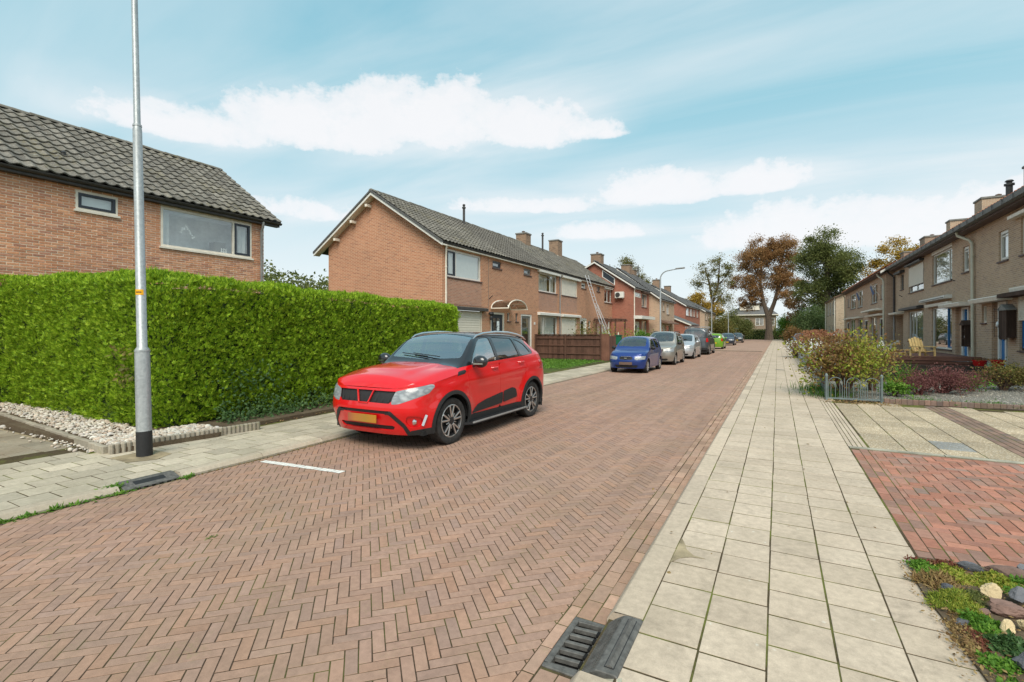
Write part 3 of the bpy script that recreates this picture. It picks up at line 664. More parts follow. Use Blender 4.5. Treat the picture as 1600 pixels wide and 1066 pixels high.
# right gardens step up to the houses
def rz(x, y):
    if x < 1.25: return .075
    t = min(1, max(0, (x-1.25)/5.0)); s = min(1, max(0, (y-13.4)/2.0)); u = min(1, max(0, (y-18.2)/1.5))
    return .075+.10*s*t+.02*s+.22*u*t
grid_sheet('right_garden', 1.2, 9, 13.45, 60, 20, 60, rz, M['earth'])
grid_sheet('gravel_garden', 1.25, 9, 13.5, 18.2, 20, 20, lambda x, y: rz(x, y)+.012, M['grey_gravel'])
sheet('far_verge', [(-60, 111), (60, 111), (60, 118), (-60, 118)], .03, M['grass_ground'])
sheet('far_right_garden', [(1.2, 60), (12, 60), (12, ROAD_END), (1.2, ROAD_END)], .05, M['grass_ground'])
# ================================================================== BUILDING HELPERS
class Pl:
    """a facade plane: a runs along it, z up, d outward"""
    def __init__(s, kind, at): s.k = kind; s.at = at
    def p(s, a, z, d=0):
        if s.k == '+x': return (s.at+d, a, z)
        if s.k == '-x': return (s.at-d, a, z)
        if s.k == '-y': return (a, s.at-d, z)
    def box(s, mb, a0, a1, z0, z1, d0, d1):
        p, q = s.p(a0, z0, d0), s.p(a1, z1, d1); return mb.box(p[0], q[0], p[1], q[1], p[2], q[2])
def wall(parent, pl, a0, a1, z0, z1, holes, mat, depth=.13, name='wall'):
    """a wall front with real openings and their reveals"""
    As = sorted({a0, a1, *[h[0] for h in holes], *[h[1] for h in holes]}); Zs = sorted({z0, z1, *[h[2] for h in holes], *[h[3] for h in holes]})
    As = [a for a in As if a0 <= a <= a1]; Zs = [z for z in Zs if z0 <= z <= z1]; mb = MB()
    for i in range(len(As)-1):
        for j in range(len(Zs)-1):
            ca, cz = (As[i]+As[i+1])/2, (Zs[j]+Zs[j+1])/2
            if any(h[0] < ca < h[1] and h[2] < cz < h[3] for h in holes): continue
            mb.face([pl.p(As[i], Zs[j]), pl.p(As[i+1], Zs[j]), pl.p(As[i+1], Zs[j+1]), pl.p(As[i], Zs[j+1])])
    for h in holes:
        for q in (((h[0], h[2]), (h[1], h[2])), ((h[1], h[2]), (h[1], h[3])), ((h[1], h[3]), (h[0], h[3])), ((h[0], h[3]), (h[0], h[2]))):
            (a, z), (b, w) = q; mb.face([pl.p(a, z), pl.p(b, w), pl.p(b, w, -depth), pl.p(a, z, -depth)])
    return mb.build(name, mat, parent, normals=False)
def ring(mb, pl, a0, a1, z0, z1, w, d0, d1):
    pl.box(mb, a0, a0+w, z0, z1, d0, d1); pl.box(mb, a1-w, a1, z0, z1, d0, d1); pl.box(mb, a0+w, a1-w, z1-w, z1, d0, d1); pl.box(mb, a0+w, a1-w, z0, z0+w, d0, d1)
def window(parent, pl, a0, a1, z0, z1, frame, splits=(), sash=None, cover=None, name='window', fw=.065, rec=.06, room='room', sill=True, glass='glass', bars=(), sillmat='sill', sash_mat='dark_frame', sillout=.05):
    """frame set in an opening, with posts, panes, opening sashes, curtains and a dark room behind"""
    f = MB(); ring(f, pl, a0, a1, z0, z1, fw, -rec-.06, -rec)
    cells = []; xs = [a0+fw-.0]+[a0+(a1-a0)*s for s in splits]+[a1-fw]
    for i, s in enumerate(splits): x = a0+(a1-a0)*s; pl.box(f, x-fw/2, x+fw/2, z0+fw, z1-fw, -rec-.058, -rec-.002)
    for b in bars: z = z0+(z1-z0)*b[0]; pl.box(f, xs[b[1]]+(fw/2 if b[1] else 0), xs[b[1]+1]-(fw/2 if b[1]+1 < len(xs)-1 else 0), z-.025, z+.025, -rec-.056, -rec-.004)
    w = f.build(name, M[frame], parent, bevel=0)
    for i in range(len(xs)-1):
        l = xs[i]+(fw/2 if i else 0); r = xs[i+1]-(fw/2 if i+1 < len(xs)-1 else 0); zb, zt = z0+fw, z1-fw
        if sash and i in sash:
            g = MB(); ring(g, pl, l+.003, r-.003, zb+.003, zt-.003, .06, -rec-.05, -rec+.012); g.build('sash', M[sash_mat], w); l += .062; r -= .062; zb += .062; zt -= .062
        g = MB(); g.face([pl.p(l, zb, -rec-.03), pl.p(r, zb, -rec-.03), pl.p(r, zt, -rec-.03), pl.p(l, zt, -rec-.03)]); g.build('pane', M[glass], w)
        cv = cover.get(i) if isinstance(cover, dict) else cover
        if cv:
            for c_ in (cv if isinstance(cv, (list, tuple)) and isinstance(cv[0], (list, tuple)) else [cv]):
                kind, u0, u1, v0, v1 = c_ if isinstance(c_, (list, tuple)) else (c_, 0, 1, 0, 1)
                la, ra = l+(r-l)*u0, l+(r-l)*u1; lo, hi = zb+(zt-zb)*v0, zb+(zt-zb)*v1; g = MB()
                if kind == 'curtain':
                    n = max(6, int(abs(ra-la)/.035)); pts = [pl.p(la+(ra-la)*k/n, 0, -rec-.20-.028*math.sin(k*1.9)-.01*math.sin(k*.7)) for k in range(n+1)]
                    for k in range(n): p, q = pts[k], pts[k+1]; g.face([(p[0], p[1], lo), (q[0], q[1], lo), (q[0], q[1], hi), (p[0], p[1], hi)])
                    g.build('curtain', M['curtain'], w, smooth=True)
                elif kind == 'blind': g.face([pl.p(la, lo, -rec-.10), pl.p(ra, lo, -rec-.10), pl.p(ra, hi, -rec-.10), pl.p(la, hi, -rec-.10)]); g.build('blind', M['blind'], w)
                elif kind == 'slats':
                    n = int((hi-lo)/.05)
                    for k in range(n): z = lo+(hi-lo)*(k+.5)/n; pl.box(g, la, ra, z-.004, z+.018, -rec-.14, -rec-.10)
                    g.build('blind', M['blind'], w)
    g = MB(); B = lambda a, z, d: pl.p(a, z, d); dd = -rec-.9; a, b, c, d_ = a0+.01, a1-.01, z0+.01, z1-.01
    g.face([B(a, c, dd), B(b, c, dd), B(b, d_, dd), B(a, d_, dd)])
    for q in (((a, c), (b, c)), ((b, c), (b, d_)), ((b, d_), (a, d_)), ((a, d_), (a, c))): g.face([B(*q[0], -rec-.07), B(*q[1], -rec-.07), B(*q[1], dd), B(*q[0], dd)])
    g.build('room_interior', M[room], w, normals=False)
    if sill: g = MB(); pl.box(g, a0-.04, a1+.04, z0-.055, z0-.003, -.07, sillout); g.build('sill', M[sillmat], w)
    return w
def gutter(parent, p0, p1, mat='gutter_dark', r=.07, name='gutter', out=1):
    """half-round gutter with brackets along Y; p0, p1 wall-side points"""
    mb = MB(); x0 = p0[0]; prof = [(math.cos(a)*r, math.sin(a)*r) for a in [math.pi+math.pi*k/7 for k in range(8)]]; prof2 = [(x*.86, z*.86) for x, z in prof[::-1]]
    pr = prof+prof2
    mb.prism([(x0+out*(r+.01)+x, p0[1], p0[2]+z) for x, z in pr], (p1[0]-p0[0], p1[1]-p0[1], p1[2]-p0[2]))
    n = int(abs(p1[1]-p0[1])/.8)
    for k in range(n): y = p0[1]+(p1[1]-p0[1])*(k+.5)/n; mb.box(x0+out*.0, x0+out*(2*r+.025), y-.012, y+.012, p0[2]-r*.2-.0, p0[2]-r*.2+.012)
    return mb.build(name, M[mat], parent, smooth=True)
def downpipe(parent, pts, mat, r=.04, clips=()):
    mb = MB(); mb.tube(pts, r, 10)
    for z in clips: mb.lathe([(r+.008, z-.02), (r+.008, z+.02)], 10, (pts[-1][0], pts[-1][1], 0))
    return mb.build('downpipe', M[mat], parent, smooth=True)
def tile_tmpl(w=.26, g=.34, th=.034, wave=.042, n=9):
    """wavy roof tile: x across, y up the slope, z out of the roof"""
    xs = [(-.5+k/(n-1))*w*1.02 for k in range(n)]; pr = []
    for k in range(n):
        u = k/(n-1); pr.append(wave*(math.cos((u-.12)*2*math.pi)*.5+.5)**1.5)
    L = g*.5*1.12; V = [(x, -L, z+.04) for x, z in zip(xs, pr)]+[(x, L, z) for x, z in zip(xs, pr)]+[(x, -L, z+.04-th) for x, z in zip(xs, pr)]
    F = [(k, k+1, n+k+1, n+k) for k in range(n-1)]+[(2*n+k, 2*n+k+1, k+1, k) for k in range(n-1)]
    return np.array(V, float), np.array(F, int)
def frame_mats(o, ex, ey, ez, P):
    n = len(P); A = np.zeros((n, 4, 4)); A[:, 3, 3] = 1; A[:, :3, 0] = ex; A[:, :3, 1] = ey; A[:, :3, 2] = ez; A[:, :3, 3] = P; return A
def roof(parent, y0, y1, xe, ze, xr, zr, mat, w=.26, g=.34, limit=300, jit=.006, ridge=True, wave=.045, both=True, deck='gutter_dark', zback=None, xback=None, patches=None):
    """tiled slope from eave (xe, ze) up to ridge (xr, zr) between y0 and y1, plus the rear slope"""
    sl = Vector((xr-xe, 0, zr-ze)); L = sl.length; ey = sl.normalized(); ex = Vector((0, 1 if xr < xe else -1, 0)); ez = ex.cross(ey); nr = int(round(L/g)); gg = L/nr; nc = int(round((y1-y0)/w)); ww = (y1-y0)/nc
    Mx = {mat: []}
    for r in range(nr):
        for c in range(nc):
            y = y0+ww*(c+.5); q = Vector((xe, y, ze))+ey*(gg*(r+.5)-.02)+ez*.02
            m = mat
            if patches:
                for (pa, pb, pm) in patches:
                    if pa < y < pb: m = pm
            j = random.gauss(0, jit); e1 = (ex+ey*random.gauss(0, jit)+ez*random.gauss(0, jit*1.2)).normalized(); e2 = (ey+ez*random.gauss(0, jit)).normalized()
            A = np.eye(4); A[:3, 0] = e1*(ww/.26); A[:3, 1] = e2*(gg/.34); A[:3, 2] = ez; A[:3, 3] = q+ey*j*.6+ez*random.random()*jit; Mx.setdefault(m, []).append(A)
    T = tile_tmpl(.26, .34, wave=wave)
    for m, lst in Mx.items():
        if lst: pieces('roof_tile', T, np.array(lst), M[m], parent, limit) if limit else scatter('roof_tile', T, np.array(lst), M[m], parent, kind='stuff')
    xb = 2*xr-xe if xback is None else xback; zb = ze if zback is None else zback
    mb = MB(); t = .06
    mb.prism([(xe, y0, ze), (xr, y0, zr), (xb, y0, zb), (xb, y0, zb-t), (xr, y0, zr-t*1.4), (xe, y0, ze-t)], (0, y1-y0, 0)); mb.build('roof', M[deck], parent)
    if ridge:
        rt = []; y = min(y0, y1)+.2
        while y < max(y0, y1)-.05: rt.append((xr, y, zr+.015+random.gauss(0, .006))); y += .38
        tm = MB(); n = 8; V = []; 
        for yy, s_ in ((-.21, 1.0), (.15, .92), (.17, .92), (.21, .8)):
            for k in range(n+1): a = math.pi*k/n; V.append((math.cos(a)*.13*s_, yy, math.sin(a)*.10*s_))
        F = [(i*(n+1)+k, (i+1)*(n+1)+k, (i+1)*(n+1)+k+1, i*(n+1)+k+1) for i in range(3) for k in range(n)]+[(k, k+1, n-k-1, n-k) for k in range(n//2)]
        pieces('ridge_tile', (np.array(V), np.array(F)), mats_at(rt, rotz(rng.normal(0, .02, len(rt)))), M[mat], parent, 80 if limit else 0, smooth=False)
def chimney(parent, x0, x1, y0, y1, z0, z1, mat, pots=1, cap=True, flash=False):
    c = MB(); c.box(x0, x1, y0, y1, z0, z1-.1); c = c.build('chimney', M[mat], parent)
    if cap: m = MB(); m.box(x0-.05, x1+.05, y0-.05, y1+.05, z1-.1, z1); m.build('chimney_cap', M['concrete_dark'], c, bevel=.01)
    for k in range(pots):
        m = MB(); cx = x0+(x1-x0)*(k+1)/(pots+1); m.lathe([(.10, z1), (.09, z1+.12), (.13, z1+.13), (.13, z1+.16), (.02, z1+.2)], 12, (cx, (y0+y1)/2, 0)); m.build('chimney_pot', M['edge_brick'], c, smooth=True)
    if flash: m = MB(); m.box(x0-.03, x1+.03, y0-.02, y0-.002, z0, z0+.5); m.build('flashing', M['cream_frame'], c)
def fluepipe(parent, x, y, z0, z1, r=.06):
    m = MB(); m.lathe([(r, z0), (r, z1-.25), (r*1.5, z1-.24), (r*1.5, z1-.16), (r*.8, z1-.15), (r*.8, z1-.1), (r*1.3, z1-.06), (r*.9, z1), (.01, z1+.01)], 12, (x, y, 0)); m.build('flue_pipe', M['gutter_dark'], parent, smooth=True)
def rolldown(parent, pl, a0, a1, z, mat='white_frame', h=.17, out=.19, name='shutter_box'):
    m = MB(); P = [pl.p(a0, z-h/2, .0), pl.p(a0, z-h/2, out), pl.p(a0, z+h*.25, out), pl.p(a0, z+h/2, out*.6), pl.p(a0, z+h/2, 0)]; e = Vector(pl.p(a1, 0, 0))-Vector(pl.p(a0, 0, 0)); m.prism(P, e); return m.build(name, M[mat], parent)
def slatshutter(parent, pl, a0, a1, z0, z1, mat='shutter', d=.03, name='roller_shutter', pitch=.055):
    """a lowered roller shutter, each slat a strip with its own curve"""
    m = MB(); n = int((z1-z0)/pitch)
    for k in range(n):
        z = z0+(z1-z0)*k/n; h = (z1-z0)/n; m.face([pl.p(a0, z, d), pl.p(a1, z, d), pl.p(a1, z+h*.5, d+.010), pl.p(a0, z+h*.5, d+.010)]); m.face([pl.p(a0, z+h*.5, d+.010), pl.p(a1, z+h*.5, d+.010), pl.p(a1, z+h, d), pl.p(a0, z+h, d)])
    pl.box(m, a0-.03, a0, z0, z1, 0, d+.02); pl.box(m, a1, a1+.03, z0, z1, 0, d+.02)
    return m.build(name, M[mat], parent, normals=False)
def door(parent, pl, a0, a1, z0, z1, leaf, frame='white_frame', side=None, glass=(.25, .75, .12, .9), panes=(1, 1), rec=.07, name='door', handle=True):
    f = MB(); fw = .11; pl.box(f, a0, a0+fw, z0, z1, -rec-.06, -rec+.05); pl.box(f, a1-fw, a1, z0, z1, -rec-.06, -rec+.05); pl.box(f, a0+fw, a1-fw, z1-.1, z1, -rec-.06, -rec+.05); fr = f.build('door_frame', M[frame], parent, bevel=.004)
    l, r = a0+fw+.004, a1-fw-.004; t = z1-.104; g = MB()
    ga, gb, gc, gd = l+(r-l)*glass[0], l+(r-l)*glass[1], z0+(t-z0)*glass[2], z0+(t-z0)*glass[3]
    pl.box(g, l, ga, z0, t, -rec-.05, -rec); pl.box(g, gb, r, z0, t, -rec-.05, -rec); pl.box(g, ga, gb, z0, gc, -rec-.05, -rec); pl.box(g, ga, gb, gd, t, -rec-.05, -rec)
    for i in range(1, panes[0]): x = ga+(gb-ga)*i/panes[0]; pl.box(g, x-.02, x+.02, gc, gd, -rec-.048, -rec-.002)
    for i in range(1, panes[1]): z = gc+(gd-gc)*i/panes[1]; pl.box(g, ga, gb, z-.02, z+.02, -rec-.046, -rec-.004)
    d = g.build(name, M[leaf], parent); q = MB(); pl.box(q, ga, gb, gc, gd, -rec-.03, -rec-.02); q.build('pane', M['glass'], d)
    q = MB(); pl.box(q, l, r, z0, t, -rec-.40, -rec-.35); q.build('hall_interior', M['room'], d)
    if handle: q = MB(); pl.box(q, r-.09, r-.06, z0+1.0, z0+1.14, -rec+.002, -rec+.03); q.build('handle', M['zinc'], d)
    return d

# ================================================================== LEFT HOUSE (behind the hedge)
h1 = thing('brick_house', 'orange brick house behind the tall green hedge with a mossy grey tiled roof', 'house', (-15.1, 6, 0))
P1 = Pl('+x', -15.1)
# low panels under the big window and the wall: bricks laid one by one
hole1 = [(5.44, 6.31, 4.66, 5.13), (7.32, 10.0, 4.04, 5.15)]
wb = MB(); wb = wall(h1, Pl('+x', -15.105), -2, 10.43, 0, 5.28, hole1, M['mortar'])
bm_, y0_ = [], 3.2
BH = .0625
for r in range(int((5.27-2.0)/BH)):
    z = 2.02+BH*(r+.5); y = y0_-.2+(r % 2)*.11
    while y < 10.43:
        a, b = y-.105, y+.105
        blocked = any(b > h[0]-.0 and a < h[1] and z+.03 > h[2] and z-.03 < h[3] for h in hole1)
        if not blocked and b < 10.44: bm_.append((-15.10+random.gauss(0, .0018), y, z+random.gauss(0, .0012), random.gauss(0, .006)))
        y += .2205
bm_ = np.array(bm_); Tb = brick_tmpl(.212, .0545, .03, .004); # x=length, y=height, z=out
B4 = np.zeros((len(bm_), 4, 4)); B4[:, 3, 3] = 1; B4[:, 1, 0] = 1; B4[:, 2, 1] = 1; B4[:, 0, 2] = 1; B4[:, 2, 0] = bm_[:, 3]; B4[:, :3, 3] = bm_[:, :3]
pieces('brick', Tb, B4, M['house_brick'], h1)
# cut bricks beside the openings so the courses run on to the frames
cb_ = MB()
for r in range(int((5.27-2.0)/BH)):
    z = 2.02+BH*(r+.5); y = y0_-.2+(r % 2)*.11
    while y < 10.43:
        a, b = y-.105, y+.105
        for h in hole1:
            if b > h[0] and a < h[1] and z+.03 > h[2] and z-.03 < h[3]:
                if a < h[0]-.012: cb_.box(-15.12, -15.101, a, h[0]-.004, z-.027, z+.027)
                if b > h[1]+.012: cb_.box(-15.12, -15.101, h[1]+.004, b, z-.027, z+.027)
        if b > 10.44 and a < 10.42: cb_.box(-15.12, -15.101, a, 10.428, z-.027, z+.027)
        y += .2205
tag(cb_.build('cut_brick', M['house_brick'], h1, normals=False), kind='stuff')
m = MB(); m.prism([(-15.12, 10.43, 0), (-15.12, 10.43, 5.28), (-18.35, 10.43, 7.5), (-21.6, 10.43, 5.28), (-21.6, 10.43, 0)], (0, -12.4, 0)); g1 = MB()
g1.face([(-15.12, 10.43, 0), (-15.12, 10.43, 5.28), (-18.35, 10.43, 7.5), (-21.6, 10.43, 5.28), (-21.6, 10.43, 0)]); g1.build('gable', M['wall_orange'], h1)
window(h1, P1, 5.44, 6.31, 4.66, 5.13, 'cream_frame', sash=(0,), fw=.05, room='room_light', cover=('blind', 0, 1, 0, 1), rec=.0, sillmat='cream_frame')
wbig = window(h1, P1, 7.32, 10.0, 4.04, 5.15, 'cream_frame', splits=(.775,), sash=(1,), rec=.0, room='room_light', fw=.06, sillmat='cream_frame', cover={0: [('curtain', 0, .13, 0, 1)], 1: ('curtain', .45, 1, 0, 1)})
m = MB(); P1.box(m, 9.0, 9.32, 4.11, 4.45, -.62, -.3); m.build('storage_box', M['room'], wbig)
for k in range(3): m = MB(); m.lathe([(.02, 4.11), (.03, 4.15), (.012, 4.19), (.025, 4.22), (.01, 4.26)], 8, (-15.27, 9.12+k*.07, 0)); m.build('figurine', M['curtain'], wbig, smooth=True)
m = MB(); rr = random.Random(3)
for k in range(14): a = 7.86+k*.028; z = 4.55+.14*math.sin(k*.35)+rr.uniform(-.04, .04); m.blob((-15.16, a+rr.uniform(0, .03), z), .022, 6, 4, .3, (.3, 1.3, 1), k)
m.build('window_ornament', M['curtain'], wbig)
roof(h1, -2, 10.93, -14.96, 5.36, -18.35, 7.66, 'tile_grey', w=.265, g=.33, jit=.010)
m = MB(); m.box(-15.1, -14.93, -2, 10.9, 5.20, 5.30); m.build('soffit', M['gutter_dark'], h1)
gutter(h1, (-14.98, -2, 5.33), (-14.98, 10.93, 5.33))
downpipe(h1, [(-14.9, 10.28, 5.27), (-14.92, 10.28, 5.1), (-15.03, 10.3, 4.98), (-15.04, 10.31, 0)], 'zinc', .04, (4.6, 3.2))
m = MB(); m.prism([(-14.95, 10.94, 5.30), (-18.35, 10.94, 7.60), (-18.35, 10.94, 7.72), (-14.95, 10.94, 5.42)], (0, .03, 0)); m.build('verge', M['tile_grey'], h1)
sp_ = MB(); sp_.lathe([(.05, 0), (.05, .12), (.07, .13), (.01, .18)], 10, (-16.1, 5.55, 6.12)); sp_.build('roof_vent', M['gutter_dark'], h1, smooth=True)

# ================================================================== LEFT TERRACE
h2 = thing('terraced_house_row', 'orange brick terrace of two storeys with plain gable, ladder against its roof edge', 'house row', (-12.45, 29, 0))
P2 = Pl('+x', -12.45); Y0, Y1 = 16.77, 42.2; G2 = Pl('-y', Y0)
H2 = [(17.12, 19.87, 4.02, 5.24), (20.92, 21.8, 4.84, 5.20), (24.33, 25.23, 4.84, 5.20), (26.25, 29.0, 4.05, 5.20), (29.75, 32.54, 4.05, 5.20), (33.46, 34.38, 4.8, 5.2), (36.82, 37.69, 4.8, 5.2), (38.79, 41.64, 4.05, 5.20),
      (17.3, 19.93, .2, 2.62), (20.75, 22.14, .15, 2.62), (22.41, 22.75, 2.2, 2.64), (23.35, 23.65, 2.2, 2.64), (23.98, 25.36, .15, 2.62), (26.18, 29.08, .7, 2.62), (29.75, 32.44, .7, 2.62), (33.19, 34.6, .15, 2.62), (34.95, 35.5, 1.9, 2.45), (36.6, 41.8, .5, 2.55)]
wall(h2, P2, Y0, Y1, 0, 5.36, H2, M['wall_orange'], .13)
for a, b, z0, z1 in ((17.12, 19.87, 2.85, 4.0), (26.25, 29.0, 2.95, 4.03), (29.75, 32.54, 2.95, 4.03)):
    m = MB(); P2.box(m, a, b, z0, z1-.06, -.02, .012); m.build('brick_panel', M['wall_panel'], h2)
m = MB(); m.face([(-12.45, Y0, 0), (-12.45, Y0, 5.36), (-16.18, Y0, 7.86), (-19.3, Y0, 5.80), (-19.3, Y0, 0)]); m.build('gable', M['wall_orange'], h2)
m = MB(); m.face([(-12.45, Y1, 0), (-12.45, Y1, 5.36), (-16.18, Y1, 7.82), (-19.3, Y1, 5.44), (-19.3, Y1, 0)]); m.build('gable', M['wall_orange'], h2)
W2 = [(0, dict(fw=.085, frame='white_frame', splits=(.26,), sash=(0,), cover='blind', room='room_light')), (1, dict(frame='grey_frame', sash=(0,), fw=.04, cover=('blind', 0, 1, .4, .9))), (2, dict(frame='grey_frame', sash=(0,), fw=.05, sash_mat='grey_frame')),
      (3, dict(fw=.085, frame='white_frame', splits=(.66,), cover={0: 'curtain', 1: ('curtain', .6, 1, 0, 1)})), (5, dict(fw=.085, frame='white_frame', sash=(0,), sash_mat='white_frame')), (6, dict(frame='grey_frame', cover='blind')),
      (7, dict(fw=.085, frame='white_frame', splits=(.33, .66), room='room')), (10, dict(frame='white_frame', fw=.04)), (11, dict(frame='grey_frame', fw=.04, cover='blind')), (13, dict(fw=.085, frame='white_frame', splits=(.3,), cover={0: None, 1: 'curtain'})), (16, dict(fw=.085, frame='white_frame', cover=('curtain', 0, .6, 0, 1)))]
for i, k in W2:
    h = H2[i]; window(h2, P2, h[0], h[1], h[2], h[3], **k)
for h in (H2[4], H2[14]): slatshutter(h2, P2, h[0]+.03, h[1]-.03, h[2], h[3], 'cream_frame', -.05)
m = MB(); P2.box(m, H2[4][0], H2[4][1], H2[4][2]-.05, H2[4][2], -.05, .05); m.build('sill', M['sill'], h2)
slatshutter(h2, P2, 17.33, 19.9, .2, 2.6, 'shutter', -.05, 'garage_shutter', .11)
rolldown(h2, P2, 17.2, 20.2, 2.70, 'gutter_dark', .16, .2, 'shutter_box')
for a, b in ((26.1, 29.25), (29.65, 32.95)): rolldown(h2, P2, a, b, 2.72); rolldown(h2, P2, a, b, 5.27, h=.16)
rolldown(h2, P2, 38.7, 41.75, 5.24, h=.12, out=.1)
door(h2, P2, 20.75, 22.14, .15, 2.62, 'dark_frame', panes=(2, 3), glass=(.2, .8, .1, .92)); door(h2, P2, 23.98, 25.36, .15, 2.62, 'grey_frame', glass=(.15, .85, .08, .95)); door(h2, P2, 33.19, 34.6, .15, 2.62, 'white_frame', glass=(.15, .7, .15, .95))
for a0, a1 in ((36.6, 38.4), (38.45, 40.2), (40.25, 41.8)): window(h2, P2, a0, a1, .5, 2.55, 'white_frame', cover=('curtain', .5, 1, 0, 1), sill=False)
# curved porch canopy
m = MB(); n = 10; prof = [(math.cos(math.pi*k/n), math.sin(math.pi*k/n)) for k in range(n+1)]
yc, rw = 21.75, 1.0
for k in range(n):
    (c0, s0), (c1, s1) = prof[k], prof[k+1]; m.face([(-12.44, yc+c0*rw, 2.80+s0*.42), (-12.44, yc+c1*rw, 2.80+s1*.42), (-11.45, yc+c1*rw, 2.80+s1*.42), (-11.45, yc+c0*rw, 2.80+s0*.42)])
cn = m.build('canopy', mat_glass('canopy_sheet', (.45, .42, .36), 1, .25), h2, normals=False)
for x in (-12.42, -11.45): m = MB(); m.tube([(x, yc+c*rw, 2.80+s*.43) for c, s in prof], .028, 6); m.build('rib', M['cream_frame'], cn, smooth=True)
m = MB(); m.bar((-12.42, yc-rw, 2.8), (-11.42, yc-rw, 2.8), .04, .05); m.bar((-12.42, yc+rw, 2.8), (-11.42, yc+rw, 2.8), .04, .05); m.build('rail', M['cream_frame'], cn)
roof(h2, Y0-.35, Y1+.05, -12.27, 5.45, -16.18, 8.02, 'tile_grey', w=.26, g=.335, jit=.008, xback=-19.9, zback=5.55, patches=[(21.9, 27.9, 'tile_dark')])
gutter(h2, (-12.40, Y0-.3, 5.42), (-12.40, Y1, 5.42)); m = MB(); m.box(-12.45, -12.3, Y0+.01, Y1, 5.30, 5.37); m.build('soffit', M['cream_frame'], h2)
for xa, za, xb, zb in ((-12.2, 5.36, -16.18, 7.98), (-19.95, 5.46, -16.18, 7.98)):
    m = MB(); m.prism([(xa, Y0-.36, za-.12), (xb, Y0-.36, zb-.14), (xb, Y0-.36, zb-.02), (xa, Y0-.36, za+.0)], (0, .05, 0)); m.build('bargeboard', M['white_frame'], h2)
    m = MB(); m.prism([(xa, Y0-.32, za-.10), (xb, Y0-.32, zb-.12), (xb, Y0-.32, zb-.09), (xa, Y0-.32, za-.07)], (0, .32, 0)); m.build('soffit', M['cream_frame'], h2)
    m = MB(); m.prism([(xa, Y0-.40, za-.0), (xb, Y0-.40, zb+.0), (xb, Y0-.40, zb+.09), (xa, Y0-.40, za+.09)], (0, .12, 0)); m.build('verge', M['tile_slate'], h2)
for t in (.3, .62, .9):
    x = -19.6+(3.4)*t; z = 5.52+2.3*t; m = MB(); m.box(x-.06, x+.06, Y0-.3, Y0-.005, z-.22, z-.10); m.build('purlin_end', M['cream_frame'], h2)
downpipe(h2, [(-12.33, 16.95, 5.36), (-12.4, 16.97, 5.2), (-12.40, 16.97, 0)], 'cream_frame', .045, (4.4, 3.3))
downpipe(h2, [(-12.33, 29.4, 5.36), (-12.4, 29.4, 5.2), (-12.40, 29.4, 0)], 'zinc', .045, (4.4, 3.0)); downpipe(h2, [(-12.33, 42.05, 5.36), (-12.4, 42.05, 5.2), (-12.40, 42.05, 0)], 'zinc', .045, (4.4,))
fluepipe(h2, -15.7, 23.2, 7.6, 8.9, .07); fluepipe(h2, -15.6, 33.6, 7.6, 9.1, .07)
m = MB(); m.tube([(-12.43, 20.51, 5.3), (-12.43, 20.51, 2.6)], .008, 5); m.build('cable', M['grey_frame'], h2)
def bracket(parent, y, z):
    m = MB(); m.bar((-12.45, y, z), (-12.25, y, z+.16), .03, .03); m.build('flag_bracket', M['black_plastic'], parent)
bracket(h2, 20.6, 3.25)
chimney(h2, -16.6, -15.8, 31.2, 32.0, 7.4, 8.75, 'chimney_brick'); chimney(h2, -16.6, -15.8, 37.0, 37.9, 7.4, 9.2, 'chimney_brick', flash=True, pots=0)
m = MB(); m.lathe([(.05, 2.62), (.11, 2.6), (.13, 2.5), (.05, 2.42), (.09, 2.34), (.08, 2.22), (.01, 2.2)], 8, (-12.28, 20.52, 0)); m.box(-12.45, -12.28, 20.5, 20.54, 2.5, 2.53); m.build('wall_lantern', M['black_plastic'], h2)
m = MB(); m.box(-12.45, -12.42, 25.6, 25.75, 2.05, 2.2); m.build('wall_ornament', M['white_frame'], h2)

# ================================================================== HOUSES FURTHER ALONG, LEFT
def slope_house(name, label, x_f, y0, y1, ze, xr, zr, wm, rm, xb=None, floors=()):
    h = thing(name, label, 'house', (x_f, (y0+y1)/2, 0)); pl = Pl('+x', x_f); xb = xb or 2*xr-x_f
    m = MB(); m.face([(x_f, y0, 0), (x_f, y0, ze), (xr, y0, zr-.12), (xb, y0, ze), (xb, y0, 0)]); m.build('gable', M[wm], h)
    m = MB(); m.face([(x_f, y1, 0), (x_f, y1, ze), (xr, y1, zr-.12), (xb, y1, ze), (xb, y1, 0)]); m.build('gable', M[wm], h)
    roof(h, y0-.25, y1+.1, x_f+.15, ze-.02, xr, zr, rm, w=.26, g=.34, limit=0, xback=xb-.2, ridge=True)
    m = MB(); m.prism([(x_f+.18, y0-.27, ze-.14), (xr, y0-.27, zr-.15), (xr, y0-.27, zr-.02), (x_f+.18, y0-.27, ze-.01)], (0, .05, 0)); m.build('bargeboard', M['white_frame'], h)
    m = MB(); m.prism([(xb-.2, y0-.27, ze-.14), (xr, y0-.27, zr-.15), (xr, y0-.27, zr-.02), (xb-.2, y0-.27, ze-.01)], (0, .05, 0)); m.build('bargeboard', M['white_frame'], h)
    gutter(h, (x_f+.03, y0-.2, ze-.06), (x_f+.03, y1, ze-.06), 'zinc'); return h, pl
h3, P3 = slope_house('brick_house', 'dark red brick house with gable glazing and a wall air conditioner', -10.6, 40.9, 46.5, 5.36, -13.95, 7.72, 'wall_red', 'tile_slate', xb=-18.3)
H3 = [(41.1, 43.3, 4.60, 4.98), (43.65, 45.69, 3.85, 5.05), (41.3, 42.85, .15, 2.5), (43.65, 45.5, .5, 2.6)]
